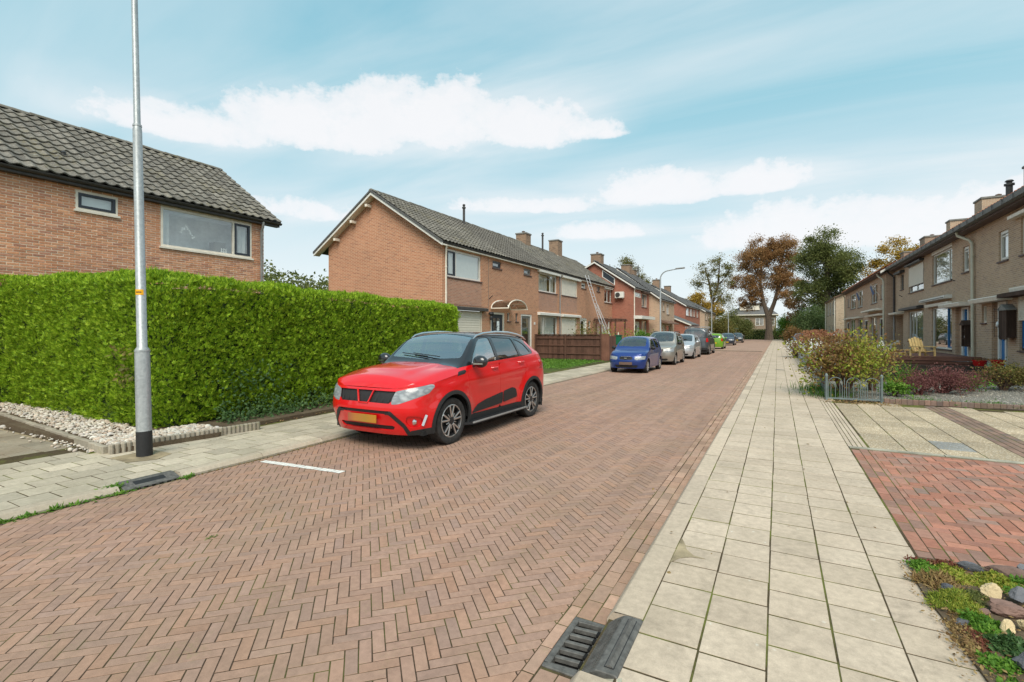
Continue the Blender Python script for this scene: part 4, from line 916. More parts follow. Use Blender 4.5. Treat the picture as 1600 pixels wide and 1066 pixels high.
wall(h3, P3, 40.9, 46.5, 0, 5.3, H3, M['wall_red']); window(h3, P3, *H3[0], 'white_frame', splits=(.35, .62), cover={0: 'blind', 2: 'blind'}, sill=False, rec=.01); window(h3, P3, *H3[1], 'white_frame', splits=(.5,), sash=(0,), cover={1: 'curtain'})
window(h3, P3, *H3[3], 'white_frame', splits=(.3,), cover={0: 'curtain'}); door(h3, P3, *H3[2], 'white_frame', glass=(.2, .6, .2, .9))
m = MB(); m.prism([(-10.6, 40.95, 2.72), (-10.6, 40.95, 3.0), (-9.9, 40.95, 2.98), (-9.9, 40.95, 2.72)], (0, 4.9, 0)); m.build('canopy', M['white_frame'], h3)
m = MB(); P3.box(m, 43.5, 45.9, 5.08, 5.22, 0, .2); m.build('shutter_box', M['dark_wood'], h3)
g = Pl('-y', 40.9); m = MB()
m.prism([(-13.32, 40.9, 6.36), (-13.32, 40.9, 7.0), (-12.19, 40.9, 6.2), (-12.19, 40.9, 5.6)], (0, -.03, 0)); w_ = m.build('window', M['white_frame'], h3)
m = MB(); m.face([(-13.24, 40.865, 6.38), (-13.24, 40.865, 6.86), (-12.27, 40.865, 6.17), (-12.27, 40.865, 5.7)]); m.build('pane', M['dark_frame'], w_)
ac = thing('air_conditioner', 'white air conditioner unit on the dark red gable wall', 'air conditioner', (-11.75, 40.6, 4.5))
m = MB(); m.box(-12.1, -11.35, 40.5, 40.82, 4.48, 5.0); b_ = m.build('housing', M['white_frame'], ac, bevel=.02)
m = MB(); m.lathe([(.2, 0), (.2, -.02), (.17, -.02), (.17, -.005), (.05, -.005), (.05, -.02), (.001, -.02)], 20, (-11.85, 40.497, 4.74), 'y'); m.build('fan_grille', M['gutter_dark'], ac)
m = MB(); m.box(-12.0, -11.96, 40.55, 40.9, 4.42, 4.48); m.box(-11.5, -11.46, 40.55, 40.9, 4.42, 4.48); m.build('bracket', M['white_frame'], ac)
downpipe(h3, [(-10.5, 41.0, 5.25), (-10.56, 41.0, 5.1), (-10.56, 41.0, 0)], 'cream_frame', .045)
chimney(h3, -14.6, -13.7, 41.6, 42.5, 7.2, 8.55, 'chimney_brick'); chimney(h3, -14.2, -13.4, 52, 53, 7.0, 8.3, 'chimney_brick', 0)
h4, P4 = slope_house('brick_house', 'brown brick house beyond the red house with small porch canopy', -9.6, 46.46, 53.6, 4.66, -13.6, 7.7, 'wall_brown', 'tile_slate', xb=-18)
H4 = [(47.71, 48.55, 3.6, 4.4), (49.71, 50.93, 3.35, 4.4), (47.5, 48.6, .15, 2.3), (49.5, 51.5, .6, 2.3)]
wall(h4, P4, 46.46, 53.6, 0, 4.62, H4, M['wall_brown']); [window(h4, P4, *H4[i], 'white_frame', cover='curtain' if i == 1 else None) for i in (0, 1, 3)]; door(h4, P4, *H4[2], 'white_frame')
m = MB(); m.prism([(-9.6, 47.0, 2.75), (-8.9, 47.0, 2.45), (-8.9, 47.0, 2.35), (-9.6, 47.0, 2.5)], (0, 5.5, 0)); m.build('canopy', M['tile_brown'], h4)
fluepipe(h4, -13.0, 52, 7.0, 8.6, .06)
chimney(h4, -14.1, -13.2, 49.4, 50.4, 7.3, 8.5, 'chimney_brick', 0)
h5, P5 = slope_house('brick_house', 'dark red brick house with three white windows, past the brown house', -9.6, 60.57, 73, 4.72, -13.6, 7.3, 'wall_red', 'tile_slate', xb=-18)
H5 = [(61.24, 63.96, 3.55, 4.5), (64.44, 66.41, 3.55, 4.5), (67.12, 68.49, 3.55, 4.5), (70, 71.6, 3.55, 4.5), (61.3, 64, .5, 2.4), (66, 69, .5, 2.4)]
wall(h5, P5, 60.57, 73, 0, 4.68, H5, M['wall_red']); [window(h5, P5, *h, 'white_frame', splits=(.5,), cover='curtain') for h in H5]
chimney(h5, -13.9, -13.1, 62.8, 63.8, 7.0, 8.2, 'chimney_brick'); chimney(h5, -13.9, -13.1, 70, 70.8, 7.0, 8.0, 'chimney_brick', 0)
sh = thing('garage', 'low red brick garage with a sloping roof beside the far red house', 'garage', (-9, 58, 0))
m = MB(); m.prism([(-8.2, 54.3, 0), (-8.2, 54.3, 2.35), (-12, 54.3, 3.95), (-12, 54.3, 0)], (0, 6.1, 0)); m.build('wall', M['wall_red'], sh); m = MB(); m.prism([(-8.0, 54.1, 2.3), (-12, 54.1, 4.0), (-12, 54.1, 4.12), (-8.0, 54.1, 2.42)], (0, 6.3, 0)); m.build('roof', M['tile_slate'], sh)
m = MB(); m.prism([(-7.95, 54.05, 2.24), (-12, 54.05, 3.97), (-12, 54.05, 4.1), (-7.95, 54.05, 2.38)], (0, .05, 0)); m.build('bargeboard', M['white_frame'], sh)
m = MB(); m.box(-8.18, -8.14, 55, 57.6, .1, 2.1); m.build('garage_door', M['white_frame'], sh)
h6, P6 = slope_house('brick_house', 'last small brown brick house on the left side of the street', -9.6, 78, 92, 4.7, -13.6, 7.0, 'wall_brown', 'tile_slate', xb=-18)
H6 = [(79+3*k, 80.8+3*k, 3.4, 4.4) for k in range(4)]; wall(h6, P6, 78, 92, 0, 4.66, H6, M['wall_brown']); [window(h6, P6, *h, 'white_frame') for h in H6]
# villa closing the street
hv = thing('villa', 'brown brick villa with pale dormer closing the end of the street', 'house', (-5, 135, 0)); Pv = Pl('-y', 134)
Hv = [(-7.1, -6.1, 3.1, 4.9), (-4.8, -3.0, 3.1, 4.9), (-7.4, -6.0, .2, 1.8), (-4.9, -3.0, .2, 1.9), (-9.7, -8.7, 3.1, 4.9), (-1.6, -.6, 3.1, 4.9)]
wall(hv, Pv, -10.5, -.3, 0, 5.7, Hv, M['wall_grey']); [window(hv, Pv, *h, 'white_frame', splits=(.5,) if h[1]-h[0] > 1.5 else (), bars=((.5, 0),), fw=.12) for h in Hv]
m = MB(); m.box(-11, .2, 133.4, 144, 5.6, 5.8); m.build('cornice', M['cream_frame'], hv)
m = MB(); V = [(-11, 133.4, 5.8), (.2, 133.4, 5.8), (.2, 144, 5.8), (-11, 144, 5.8), (-7.2, 138, 8.8), (-3.4, 138, 8.8)]
for q in ((0, 1, 5, 4), (1, 2, 5), (2, 3, 4, 5), (3, 0, 4)): m.face([V[i] for i in q])
m.build('roof', M['tile_slate'], hv); m = MB(); m.box(-8.3, -3.9, 134.6, 138, 6.9, 8.2); d_ = m.build('dormer', M['cream_frame'], hv); m = MB(); m.box(-6.7, -5.4, 134.54, 134.6, 7.2, 7.8); m.build('pane', M['glass'], d_); m = MB(); m.box(-8.6, -3.6, 134.4, 138, 8.2, 8.35); m.build('roof', M['gutter_dark'], d_)
chimney(hv, -7.6, -6.9, 137.5, 138.3, 8, 9.8, 'wall_grey')
m = MB(); m.box(-10.4, -.4, 134.2, 143.5, 0, 5.6); m.build('rear_wall', M['wall_grey'], hv)
# shed roofs seen beyond the hedge, far left
far = thing('brick_house', 'distant low house with two chimneys between the hedge top and far trees', 'house', (-52, 48, 0))
m = MB(); m.box(-62, -42, 50, 58, 0, 4.3); m.build('wall', M['wall_orange'], far); m = MB(); m.prism([(-62.5, 49.6, 4.3), (-62.5, 54, 6.3), (-62.5, 58.4, 4.3)], (21, 0, 0)); m.build('roof', M['tile_brown'], far)
chimney(far, -50.5, -49.5, 53.5, 54.5, 6, 7.6, 'wall_orange'); chimney(far, -45, -43.8, 53.5, 54.5, 6, 7.3, 'wall_orange')
# ================================================================== RIGHT TERRACE
FZ = .43
r1 = thing('terraced_house_row', 'near brown brick terrace at right with wide gutter and blue doors', 'house row', (6.78, 28, 0))
Q1 = Pl('-x', 6.78); RY0, RY1 = 14.0, 40.2
K1 = [(22.3, 23.12, 4.08, 5.12), (26.15, 26.9, 4.1, 5.15), (28.3, 31.45, 3.95, 5.42), (33.1, 36.4, 3.9, 5.4), (37.7, 38.6, 4.25, 5.2),
      (28.35, 31.55, .85, 2.82), (33.2, 36.5, .6, 2.8), (24.24, 24.72, 1.98, 2.62), (19.0, 21.35, 4.08, 5.28), (17.6, 21.45, 1.05, 2.9), (22.35, 23.75, FZ, 2.7), (26.15, 27.85, FZ, 2.68), (37.9, 40.05, FZ, 2.65)]
wall(r1, Q1, RY0, RY1, 0, 5.62, K1, M['wall_brown'], .13)
m = MB(); m.face([(6.78, RY1, 0), (6.78, RY1, 5.62), (10, RY1, 7.7), (14, RY1, 5.62), (14, RY1, 0)]); m.build('gable', M['wall_brown'], r1)
# recessed porches: side walls and doors deep inside
def porch(parent, pl, a0, a1, z0, z1, dep, wm, doorcol, leaf='blue_paint', door_w=.95, at='hi'):
    m = MB()
    for a in (a0, a1): m.face([pl.p(a, z0, -.13), pl.p(a, z1, -.13), pl.p(a, z1, -dep), pl.p(a, z0, -dep)])
    m.face([pl.p(a0, z0, -dep), pl.p(a1, z0, -dep), pl.p(a1, z1, -dep), pl.p(a0, z1, -dep)]); m.face([pl.p(a0, z1, 0), pl.p(a1, z1, 0), pl.p(a1, z1, -dep), pl.p(a0, z1, -dep)]); m.build('porch', M[wm], parent, normals=False)
for h in (K1[10], K1[11], K1[12]): porch(r1, Q1, h[0], h[1], h[2], h[3], .55, 'wall_brown', None)
def bluedoor(a0, a1, z0, z1, leafmat):
    f = MB(); Q1.box(f, a0, a0+.1, z0, z1, -.3, .012); Q1.box(f, a1-.13, a1, z0, z1, -.3, .012); Q1.box(f, a0+.1, a1-.13, z1-.09, z1, -.3, .008); f.build('door_frame', M['white_frame'], r1)
    g = MB(); Q1.box(g, a0+.1, a1-.13, z0, z0+.9, -.24, -.05); Q1.box(g, a0+.1, a0+.22, z0+.9, z1-.09, -.24, -.05); Q1.box(g, a1-.25, a1-.13, z0+.9, z1-.09, -.24, -.05)
    for k in range(3): z = z0+.9+(z1-z0-1.0)*(k+1)/3.2; Q1.box(g, a0+.22, a1-.25, z-.02, z+.02, -.2, -.06)
    d = g.build('door', M[leafmat], r1); q = MB(); Q1.box(q, a0+.22, a1-.25, z0+.9, z1-.09, -.2, -.12); q.build('pane', M['glass'], d)
bluedoor(22.45, 23.15, FZ, 2.68, 'blue_paint'); bluedoor(26.2, 27.0, FZ, 2.66, 'blue_paint')
m = MB(); Q1.box(m, 23.1, 23.75, FZ, 2.7, -.3, -.13); Q1.box(m, 26.95, 27.85, FZ, 2.68, -.3, -.13); m.build('porch_wall', M['wall_tan'], r1)
window(r1, Q1, *K1[0], 'white_frame', fw=.05, cover='blind', bars=((.82, 0),), room='room_light', sash=(0,), sash_mat='white_frame'); window(r1, Q1, *K1[1], 'white_frame', fw=.05, cover='blind', bars=((.82, 0),), room='room_light', sash=(0,), sash_mat='white_frame')
window(r1, Q1, *K1[2], 'white_frame', splits=(.2,), cover={0: 'curtain', 1: 'curtain'}, room='room_light'); window(r1, Q1, *K1[3], 'white_frame', splits=(.5,)); window(r1, Q1, *K1[4], 'grey_frame', fw=.05)
slatshutter(r1, Q1, 33.15, 36.35, 4.25, 5.35, 'shutter', .0)
window(r1, Q1, *K1[5], 'white_frame', splits=(.26,), sash=(0,), sash_mat='blue_paint', cover={1: ('slats', 0, 1, .72, 1)}, room='room', bars=()); window(r1, Q1, *K1[6], 'white_frame', splits=(.55, .76), cover={0: ('slats', 0, 1, .1, 1)}, sill=False)
window(r1, Q1, *K1[7], 'cream_frame', fw=.05, cover='blind'); window(r1, Q1, *K1[8], 'white_frame', splits=(.5,), cover='curtain'); window(r1, Q1, *K1[9], 'dark_wood', splits=(.8,), sash=(1,), sash_mat='blue_paint', cover={0: 'curtain'}, fw=.08)
slatshutter(r1, Q1, 19.2, 21.45, 2.0, 2.85, 'shutter', .0)
def lintel(a0, a1, z, out=.45, h=.13, name='lintel', mat='cream_frame', parent=r1, pl=Q1):
    m = MB(); m.prism([pl.p(a0, z-h/2, 0), pl.p(a0, z-h/2-.0, out*.9), pl.p(a0, z+h/2-.03, out), pl.p(a0, z+h/2, out*.95), pl.p(a0, z+h/2, 0)], Vector(pl.p(a1, 0, 0))-Vector(pl.p(a0, 0, 0))); return m.build(name, M[mat], parent)
lintel(22.0, 24.75, 2.78, .40, .16); lintel(25.85, 28.7, 2.77, .40, .16); lintel(28.3, 32.2, 2.93, .16, .13); lintel(37.7, 40.15, 2.78, .40, .12); lintel(17.2, 21.75, 3.0, .16, .13)
rolldown(r1, Q1, 33.1, 37.6, 2.98, 'gutter_dark', .16, .3); rolldown(r1, Q1, 28.3, 32.7, 3.22, 'white_frame', .16, .28, 'awning'); rolldown(r1, Q1, 33.0, 36.5, 5.48, 'gutter_dark', .1, .22); rolldown(r1, Q1, 37.5, 39.3, 5.33, 'gutter_dark', .16, .25); rolldown(r1, Q1, 18.8, 21.75, 5.36, 'cream_frame', .14, .2); rolldown(r1, Q1, 17.2, 21.9, 2.84, 'dark_wood', .16, .4)
m = MB(); Q1.box(m, 28.4, 32.6, 3.17, 3.2, .282, .29); m.build('awning_rail', M['gutter_dark'], r1)
m = MB(); Q1.box(m, 28.25, 31.5, 5.42, 5.58, -.02, .015); m.build('fascia', M['cream_frame'], r1)
# eaves: board, soffit, box gutter, red tiles
m = MB(); m.box(6.42, 6.78, RY0, RY1, 5.60, 5.68); m.build('soffit', M['sill'], r1); m = MB(); m.prism([(6.42, RY0, 5.66), (6.24, RY0, 5.68), (6.22, RY0, 5.84), (6.26, RY0, 5.85), (6.42, RY0, 5.80)], (0, RY1-RY0, 0)); gu = m.build('gutter', M['gutter_grey'], r1)
m = MB()
for k in range(32): y = RY0+.4+k*.82; m.bar((6.215, y, 5.665), (6.205, y, 5.855), .03, .008, (1, 0, 0))
m.build('gutter_bracket', M['gutter_dark'], gu)
m = MB(); m.prism([(6.35, RY0, 5.80), (10, RY0, 7.95), (14, RY0, 5.8), (14, RY0, 5.7), (10, RY0, 7.8), (6.35, RY0, 5.7)], (0, RY1-RY0+.2, 0)); m.build('roof', M['gutter_dark'], r1)
rt = []
for r in range(4):
    for c in range(int((RY1+.2-RY0)/.26)):
        y = RY0+.13+c*.26; x = 6.33+(r+.5)*.30; z = 5.84+(r+.5)*.30*.589; A = np.eye(4); ey = Vector((.862, 0, .507)); ex = Vector((0, -1, 0)); ez = ex.cross(ey); A[:3, 0] = ex; A[:3, 1] = ey*1.03; A[:3, 2] = ez; A[:3, 3] = (x, y, z+random.gauss(0, .004)); rt.append(A)
pieces('roof_tile', tile_tmpl(), np.array(rt), M['tile_red'], r1, 200)
downpipe(r1, [(6.36, 26.0, 5.66), (6.40, 26.0, 5.52), (6.66, 25.6, 5.26), (6.70, 25.45, 5.1), (6.70, 25.40, FZ)], 'pipe_cream', .055, (4.6, 2.2)); downpipe(r1, [(6.36, 40.3, 5.66), (6.45, 40.3, 5.5), (6.7, 40.12, 5.2), (6.70, 40.1, 2.9)], 'gutter_dark', .05); downpipe(r1, [(6.70, 40.1, 2.9), (6.70, 40.1, FZ)], 'zinc', .05)
m = MB(); Q1.box(m, 22.3, 27.0, FZ-.35, FZ, .0, .5); m.build('step', M['concrete_dark'], r1)
chimney(r1, 9.3, 10.9, 27.4, 29.0, 6.8, 8.75, 'wall_brown', 0)
chimney(r1, 9.3, 10.9, 33.9, 35.0, 6.9, 8.62, 'wall_brown', 1); chimney(r1, 9.3, 10.9, 39.2, 40.0, 6.9, 8.52, 'wall_brown', 0)
fluepipe(r1, 9.0, 29.5, 6.9, 8.35, .12); 
for y, z in ((27.9, 3.85), (38.1, 3.8)): m = MB(); m.bar((6.78, y, z), (6.62, y, z+.1), .03, .03); m.build('flag_bracket', M['black_plastic'], r1)
r2 = thing('terraced_house_row', 'second brown terrace at right, set forward, with red tile edge', 'house row', (6.3, 51, 0))
Q2 = Pl('-x', 6.3)
K2 = [(41.13, 42.19, 3.9, 4.9), (43.42, 46.05, 3.75, 5.16), (50.39, 53.2, 3.75, 5.2), (54.61, 58.19, 3.8, 5.2), (59.1, 60.3, 4.1, 4.95), (43.7, 46.2, .6, 2.74), (41.0, 42.6, FZ, 2.6), (50.39, 53.2, .6, 2.74), (55.1, 58.7, .6, 2.8), (47.8, 49.4, FZ, 2.6), (59.3, 60.9, FZ, 2.6)]
wall(r2, Q2, 40.3, 62.2, 0, 5.62, K2, M['wall_tan'])
for i, sp_ in ((0, ()), (1, (.5,)), (2, (.45,)), (3, (.5,)), (4, ()), (5, (.3,)), (7, (.35,)), (8, (.5,))): window(r2, Q2, *K2[i], 'white_frame', splits=sp_, cover='curtain' if i in (0, 2, 3, 8) else None)
for i in (6, 9, 10): door(r2, Q2, *K2[i], 'dark_wood')
m = MB(); m.face([(6.3, 40.3, 0), (6.3, 40.3, 5.62), (9.3, 40.3, 7.5), (13, 40.3, 5.6), (13, 40.3, 0)]); m.build('gable', M['wall_tan'], r2); m = MB(); m.face([(6.3, 62.2, 0), (6.3, 62.2, 5.62), (9.3, 62.2, 7.5), (13, 62.2, 5.6), (13, 62.2, 0)]); m.build('gable', M['wall_tan'], r2)
m = MB(); m.prism([(5.95, 40.05, 5.68), (9.3, 40.05, 7.75), (13.2, 40.05, 5.7), (13.2, 40.05, 5.6), (9.3, 40.05, 7.6), (5.95, 40.05, 5.56)], (0, 22.3, 0)); m.build('roof', M['tile_brown'], r2)
m = MB(); m.prism([(5.97, 40.0, 5.50), (9.3, 40.0, 7.52), (9.3, 40.0, 7.68), (5.97, 40.0, 5.64)], (0, .05, 0)); m.build('bargeboard', M['white_frame'], r2)
rt = []
for r in range(3):
    for c in range(int(22/.26)):
        y = 40.15+c*.26; x = 5.95+(r+.5)*.30; z = 5.70+(r+.5)*.30*.618; A = np.eye(4); ey = Vector((.85, 0, .526)); ex = Vector((0, -1, 0)); ez = ex.cross(ey); A[:3, 0] = ex; A[:3, 1] = ey*1.03; A[:3, 2] = ez; A[:3, 3] = (x, y, z); rt.append(A)
scatter('roof_tile', tile_tmpl(), np.array(rt), M['tile_red'], r2, kind='stuff')
gutter(r2, (6.0, 40.1, 5.6), (6.0, 62.2, 5.6), 'tile_brown', .07, out=-1)
m = MB(); m.box(5.98, 6.3, 40.1, 62.2, 5.5, 5.56); m.build('soffit', M['sill'], r2)
downpipe(r2, [(5.93, 41.0, 5.55), (5.98, 41.0, 5.4), (6.2, 40.7, 5.15), (6.22, 40.6, 5.0), (6.22, 40.6, .4)], 'pipe_cream', .055); downpipe(r2, [(5.93, 61.6, 5.55), (6.2, 61.9, 5.2), (6.22, 61.9, .4)], 'pipe_cream', .055)
lintel(41.0, 47.1, 2.82, .3, .12, parent=r2, pl=Q2); lintel(50.2, 55, 2.86, .3, .12, parent=r2, pl=Q2); lintel(55, 61.5, 2.9, .3, .12, parent=r2, pl=Q2); rolldown(r2, Q2, 41.5, 47.5, 3.2, 'cream_frame', .14, .5, 'awning')
for yy in (42.7, 49.6): 
    m = MB(); m.bar((6.3, yy, 4.2), (5.8, yy, 5.0), .03, .03); m.build('flag_pole', M['white_frame'], r2); m = MB(); m.prism([(6.02, yy, 4.35), (5.82, yy, 4.92), (5.76, yy, 4.8), (5.93, yy, 4.2)], (0, .02, 0)); m.build('flag', M['flag_blue'], r2)
chimney(r2, 9.2, 10.3, 44.6, 46.0, 6.8, 8.45, 'wall_grey', 1); chimney(r2, 9.2, 10.3, 51.2, 52.4, 6.8, 8.3, 'wall_grey', 0)
r3 = thing('brick_house', 'pale brick house beyond the second terrace on the right', 'house', (5.9, 74, 0)); Q3 = Pl('-x', 5.9)
K3 = [(69.6, 71.3, 3.7, 5.3), (73.2, 75.0, 3.7, 5.4), (76.5, 78.2, 3.7, 5.4), (69.6, 71.5, .5, 2.4), (74, 76, .5, 2.4)]
wall(r3, Q3, 67.4, 80, 0, 5.62, K3, M['wall_pale']); [window(r3, Q3, *h, 'white_frame') for h in K3]
m = MB(); m.face([(5.9, 67.4, 0), (5.9, 67.4, 5.62), (9.3, 67.4, 7.2), (12, 67.4, 5.6), (12, 67.4, 0)]); m.build('gable', M['wall_pale'], r3); m = MB(); m.prism([(5.7, 67.1, 5.62), (9.3, 67.1, 7.3), (12, 67.1, 5.7), (12, 67.1, 5.6), (9.3, 67.1, 7.15), (5.7, 67.1, 5.5)], (0, 13.2, 0)); m.build('roof', M['tile_brown'], r3)
downpipe(r3, [(5.8, 79.8, 5.5), (5.8, 79.8, 0)], 'cream_frame', .06); downpipe(r3, [(5.8, 67.6, 5.5), (5.8, 67.6, 0)], 'cream_frame', .06)
# ================================================================== PLANTS
def leaf_t(l=1, w=.5, bend=.15):
    """one leaf of two quads folded along its rib, unit length along +y"""
    V = np.array([(0, 0, 0), (w/2, l*.45, -bend*.3), (0, l, -bend), (-w/2, l*.45, -bend*.3), (0, l*.45, .04*l)]); return V, np.array([(0, 1, 2, 4), (0, 4, 2, 3)])
def spray_t(k=5, seed=0):
    """flat feathery conifer spray"""
    rr = random.Random(seed); V, F = [], []
    for i in range(k):
        a = (i/(k-1)-.5)*2.1+rr.uniform(-.12, .12); y0 = .10+.25*(1-abs(i/(k-1)-.5)*2)*rr.random(); L = (1-.35*abs(a))*rr.uniform(.8, 1.1); w = .085; c, s_ = math.cos(a), math.sin(a); b = len(V); dz = rr.uniform(-.12, .12)
        for (u, v) in ((-w*.4, y0), (w*.4, y0), (w, y0+L*.55), (0, y0+L), (-w, y0+L*.55)): pass
        V += [(-w*.5*c, y0*.5, 0), (s_*L*.5+w*c, y0+c*L*.5-w*s_, dz*.5), (s_*L, y0+c*L, dz), (s_*L*.5-w*c, y0+c*L*.5+w*s_, dz*.5)]; F.append((b, b+1, b+2, b+3))
    return np.array(V), np.array(F)
def orient(Nrm, Up, jit):
    """rotation matrices whose y axis follows Up+jitter and z axis leans to Nrm"""
    n = len(Nrm); y = Up+rng.normal(0, jit, (n, 3)); y /= np.linalg.norm(y, axis=1)[:, None]; z = Nrm+rng.normal(0, jit, (n, 3)); z -= y*(z*y).sum(1)[:, None]; z /= np.maximum(np.linalg.norm(z, axis=1)[:, None], 1e-6); x = np.cross(y, z); return np.stack([x, y, z], 2)
# ---- the tall clipped conifer hedge
hd = thing('hedge', 'tall clipped bright green conifer hedge turning the corner behind the lamp post', 'hedge', (-8.6, 4, .1))
HP = [(-14.80, -2.5), (-14.80, 3.7), (-14.5, 3.98), (-12.5, 4.04), (-9.3, 3.93), (-8.75, 3.98), (-8.5, 4.25), (-8.42, 5.2), (-8.42, 8.5), (-8.42, 12.1), (-8.55, 12.3), (-8.85, 12.42), (-9.4, 12.42)]
HP = np.array(HP); seg = np.hypot(*np.diff(HP, axis=0).T); cum = np.concatenate([[0], np.cumsum(seg)]); HL = cum[-1]
def hpos(s):
    x = np.interp(s, cum, HP[:, 0]); y = np.interp(s, cum, HP[:, 1]); e = .15; x2 = np.interp(np.minimum(s+e, HL), cum, HP[:, 0]); y2 = np.interp(np.minimum(s+e, HL), cum, HP[:, 1]); x1 = np.interp(np.maximum(s-e, 0), cum, HP[:, 0]); y1 = np.interp(np.maximum(s-e, 0), cum, HP[:, 1])
    t = np.stack([x2-x1, y2-y1], -1); t /= np.maximum(np.linalg.norm(t, axis=-1, keepdims=True), 1e-9); return x, y, t[..., 1], -t[..., 0]      # outward normal to the right of travel
def htop(s): return np.interp(s, [0, cum[2], cum[3], cum[4], cum[6], cum[8], cum[9], HL], [2.85, 2.82, 2.74, 2.62, 2.58, 2.50, 2.44, 2.40])+.018*np.sin(s*2.3)+.012*np.sin(s*5.1+1)+.014*np.sin(s*9.7)
hz0 = .13
def hedge_pts(n):
    s_ = rng.random(n)*HL; wgt = rng.random(n); x, y, nx, ny = hpos(s_); T = htop(s_); up = wgt < .68; z = np.where(up, hz0+(T-hz0-.12)*rng.random(n), T); dep = np.where(up, 0, rng.random(n)**.8*1.0)
    zz = np.clip((T-z)/.35, 0, 1); rnd_ = np.where(up, .18*(1-zz)**2, 0); low = np.clip((.45-(z-hz0))/.45, 0, 1)*.07
    lump = .022*np.sin(s_*3.1+z*2.2)+.018*np.sin(s_*7.3-z*4.7)+.022*np.sin(s_*14+z*9)+.018*np.sin(z*17-s_*5)+.012*np.sin(s_*31+z*13)
    inn = -dep-rnd_-low+np.where(up, lump, 0)+np.where(up, rng.normal(-.005, .034, n), 0); zt = np.where(up, z, T-.14*np.clip((.25-dep)/.25, 0, 1)**2+lump*.5+rng.normal(0, .02, n))
    P = np.stack([x+nx*inn, y+ny*inn, zt], 1); Nn = np.stack([np.where(up, nx, nx*.2), np.where(up, ny, ny*.2), np.where(up, .12, 1)], 1); return P, Nn, up, s_
P_, N_, up_, s_h = hedge_pts(150000)
vis = in_view(P_, 200); dd_ = np.linalg.norm(P_-CAMP, axis=1); P_, N_, up_, dd_ = P_[vis], N_[vis], up_[vis], dd_[vis]
Ru = orient(N_, N_*.75+np.array((0, 0, .75))+rng.normal(0, .1, P_.shape), .38); sc = np.clip(rng.normal(.058, .014, len(P_)), .03, .10)
k_ = len(P_)//3
for i in range(3): 
    sl_ = slice(i*k_, (i+1)*k_ if i < 2 else len(P_)); tag(scatter('foliage', spray_t(5+(i == 1), i), mats_at(P_[sl_]-N_[sl_]*.03, Ru[sl_], sc[sl_]), M['hedge'], hd, kind='stuff'), kind='stuff')
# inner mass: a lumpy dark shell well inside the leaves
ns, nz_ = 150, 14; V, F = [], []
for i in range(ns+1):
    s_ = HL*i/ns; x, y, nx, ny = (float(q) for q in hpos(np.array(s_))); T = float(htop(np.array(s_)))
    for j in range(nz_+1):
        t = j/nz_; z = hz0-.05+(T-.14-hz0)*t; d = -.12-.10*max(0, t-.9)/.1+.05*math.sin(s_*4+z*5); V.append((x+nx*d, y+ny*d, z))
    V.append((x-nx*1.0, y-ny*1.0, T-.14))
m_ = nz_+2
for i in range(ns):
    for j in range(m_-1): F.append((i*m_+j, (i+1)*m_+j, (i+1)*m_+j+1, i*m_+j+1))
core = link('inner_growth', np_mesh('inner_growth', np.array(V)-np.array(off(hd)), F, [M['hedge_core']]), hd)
# ivy creeping out of the hedge foot, and into its face
def cloud_leaves(name, n, cfun, size, mat, parent, T=None, jit=1.0, kind='stuff', label=None, cat=None):
    P, Nn = cfun(n); Rm = orient(Nn, Nn*.3+rng.normal(0, .8, P.shape), .5*jit); sc = np.clip(rng.normal(size, size*.25, n), size*.4, size*1.8); return scatter(name, T or leaf_t(1, .62), mats_at(P, Rm, sc), M[mat], parent, kind=kind, label=label, cat=cat)
def ivy_pts(n):
    y = 4.9+rng.random(n)**1.2*6.5; z = .1+np.abs(rng.normal(0, .16, n))*np.clip(1.1-(y-5.5)*.08, .4, 1); x = -8.36+.42*rng.random(n)*np.clip(1-(z-.1)*1.6, .1, 1)+rng.normal(0, .02, n); hi = rng.random(n) < .08
    y = np.where(hi, rng.normal(5.6, .35, n), y); z = np.where(hi, np.clip(rng.normal(.75, .2, n), .2, 1.35), z); x = np.where(hi, -8.36+rng.random(n)*.05, x); return np.stack([x, y, z], 1), np.tile((.7, 0, .7), (n, 1))
iv = cloud_leaves('ivy', 2600, ivy_pts, .062, 'ivy', None); tag(iv, 'dark ivy spilling from the foot of the tall hedge', 'ivy')
lw = cloud_leaves('pale_twig_leaves', 60, lambda n: (np.stack([rng.normal(-9.05, .13, n), rng.normal(3.80, .02, n), rng.choice([1.05, 1.35, .85], n)+rng.normal(0, .06, n)], 1), np.tile((0, -1, .2), (n, 1))), .085, 'leaf_olive', hd, kind=None)
# ---- pebbles in the bed at the hedge foot
def cube_sphere(jx=1):
    bm = bmesh.new(); bmesh.ops.create_cube(bm, size=1); bmesh.ops.subdivide_edges(bm, edges=bm.edges, cuts=1, use_grid_fill=True)
    for v in bm.verts: v.co = v.co.normalized()*.5
    V = np.array([v.co[:] for v in bm.verts]); F = np.array([[v.index for v in f.verts] for f in bm.faces]); bm.free(); return V, F
CS = cube_sphere()
def stones(name, P, size, mat, label=None, cat=None, kind='stuff', parent=None, flat=.6):
    n = len(P); sc = np.clip(rng.lognormal(math.log(size), .35, n), size*.4, size*2.6)[:, None]*np.stack([rng.uniform(.8, 1.3, n), rng.uniform(.6, 1, n), rng.uniform(flat-.15, flat+.15, n)], 1)
    return scatter(name, CS, mats_at(P, rotz(rng.random(n)*6.3)@rotx(rng.normal(0, .3, n)), sc), M[mat], parent, kind=kind, smooth=True, label=label, cat=cat)
M['pebble'] = mat_piece('pebble', [(.56, .50, .40), (.66, .62, .54), (.42, .34, .26), (.60, .48, .38), (.50, .46, .42), (.70, .66, .58)], grime=.2, gcol=(.25, .2, .14), bumpv=.1)
n = 6500; t = rng.random(n); side = rng.random(n) < .80
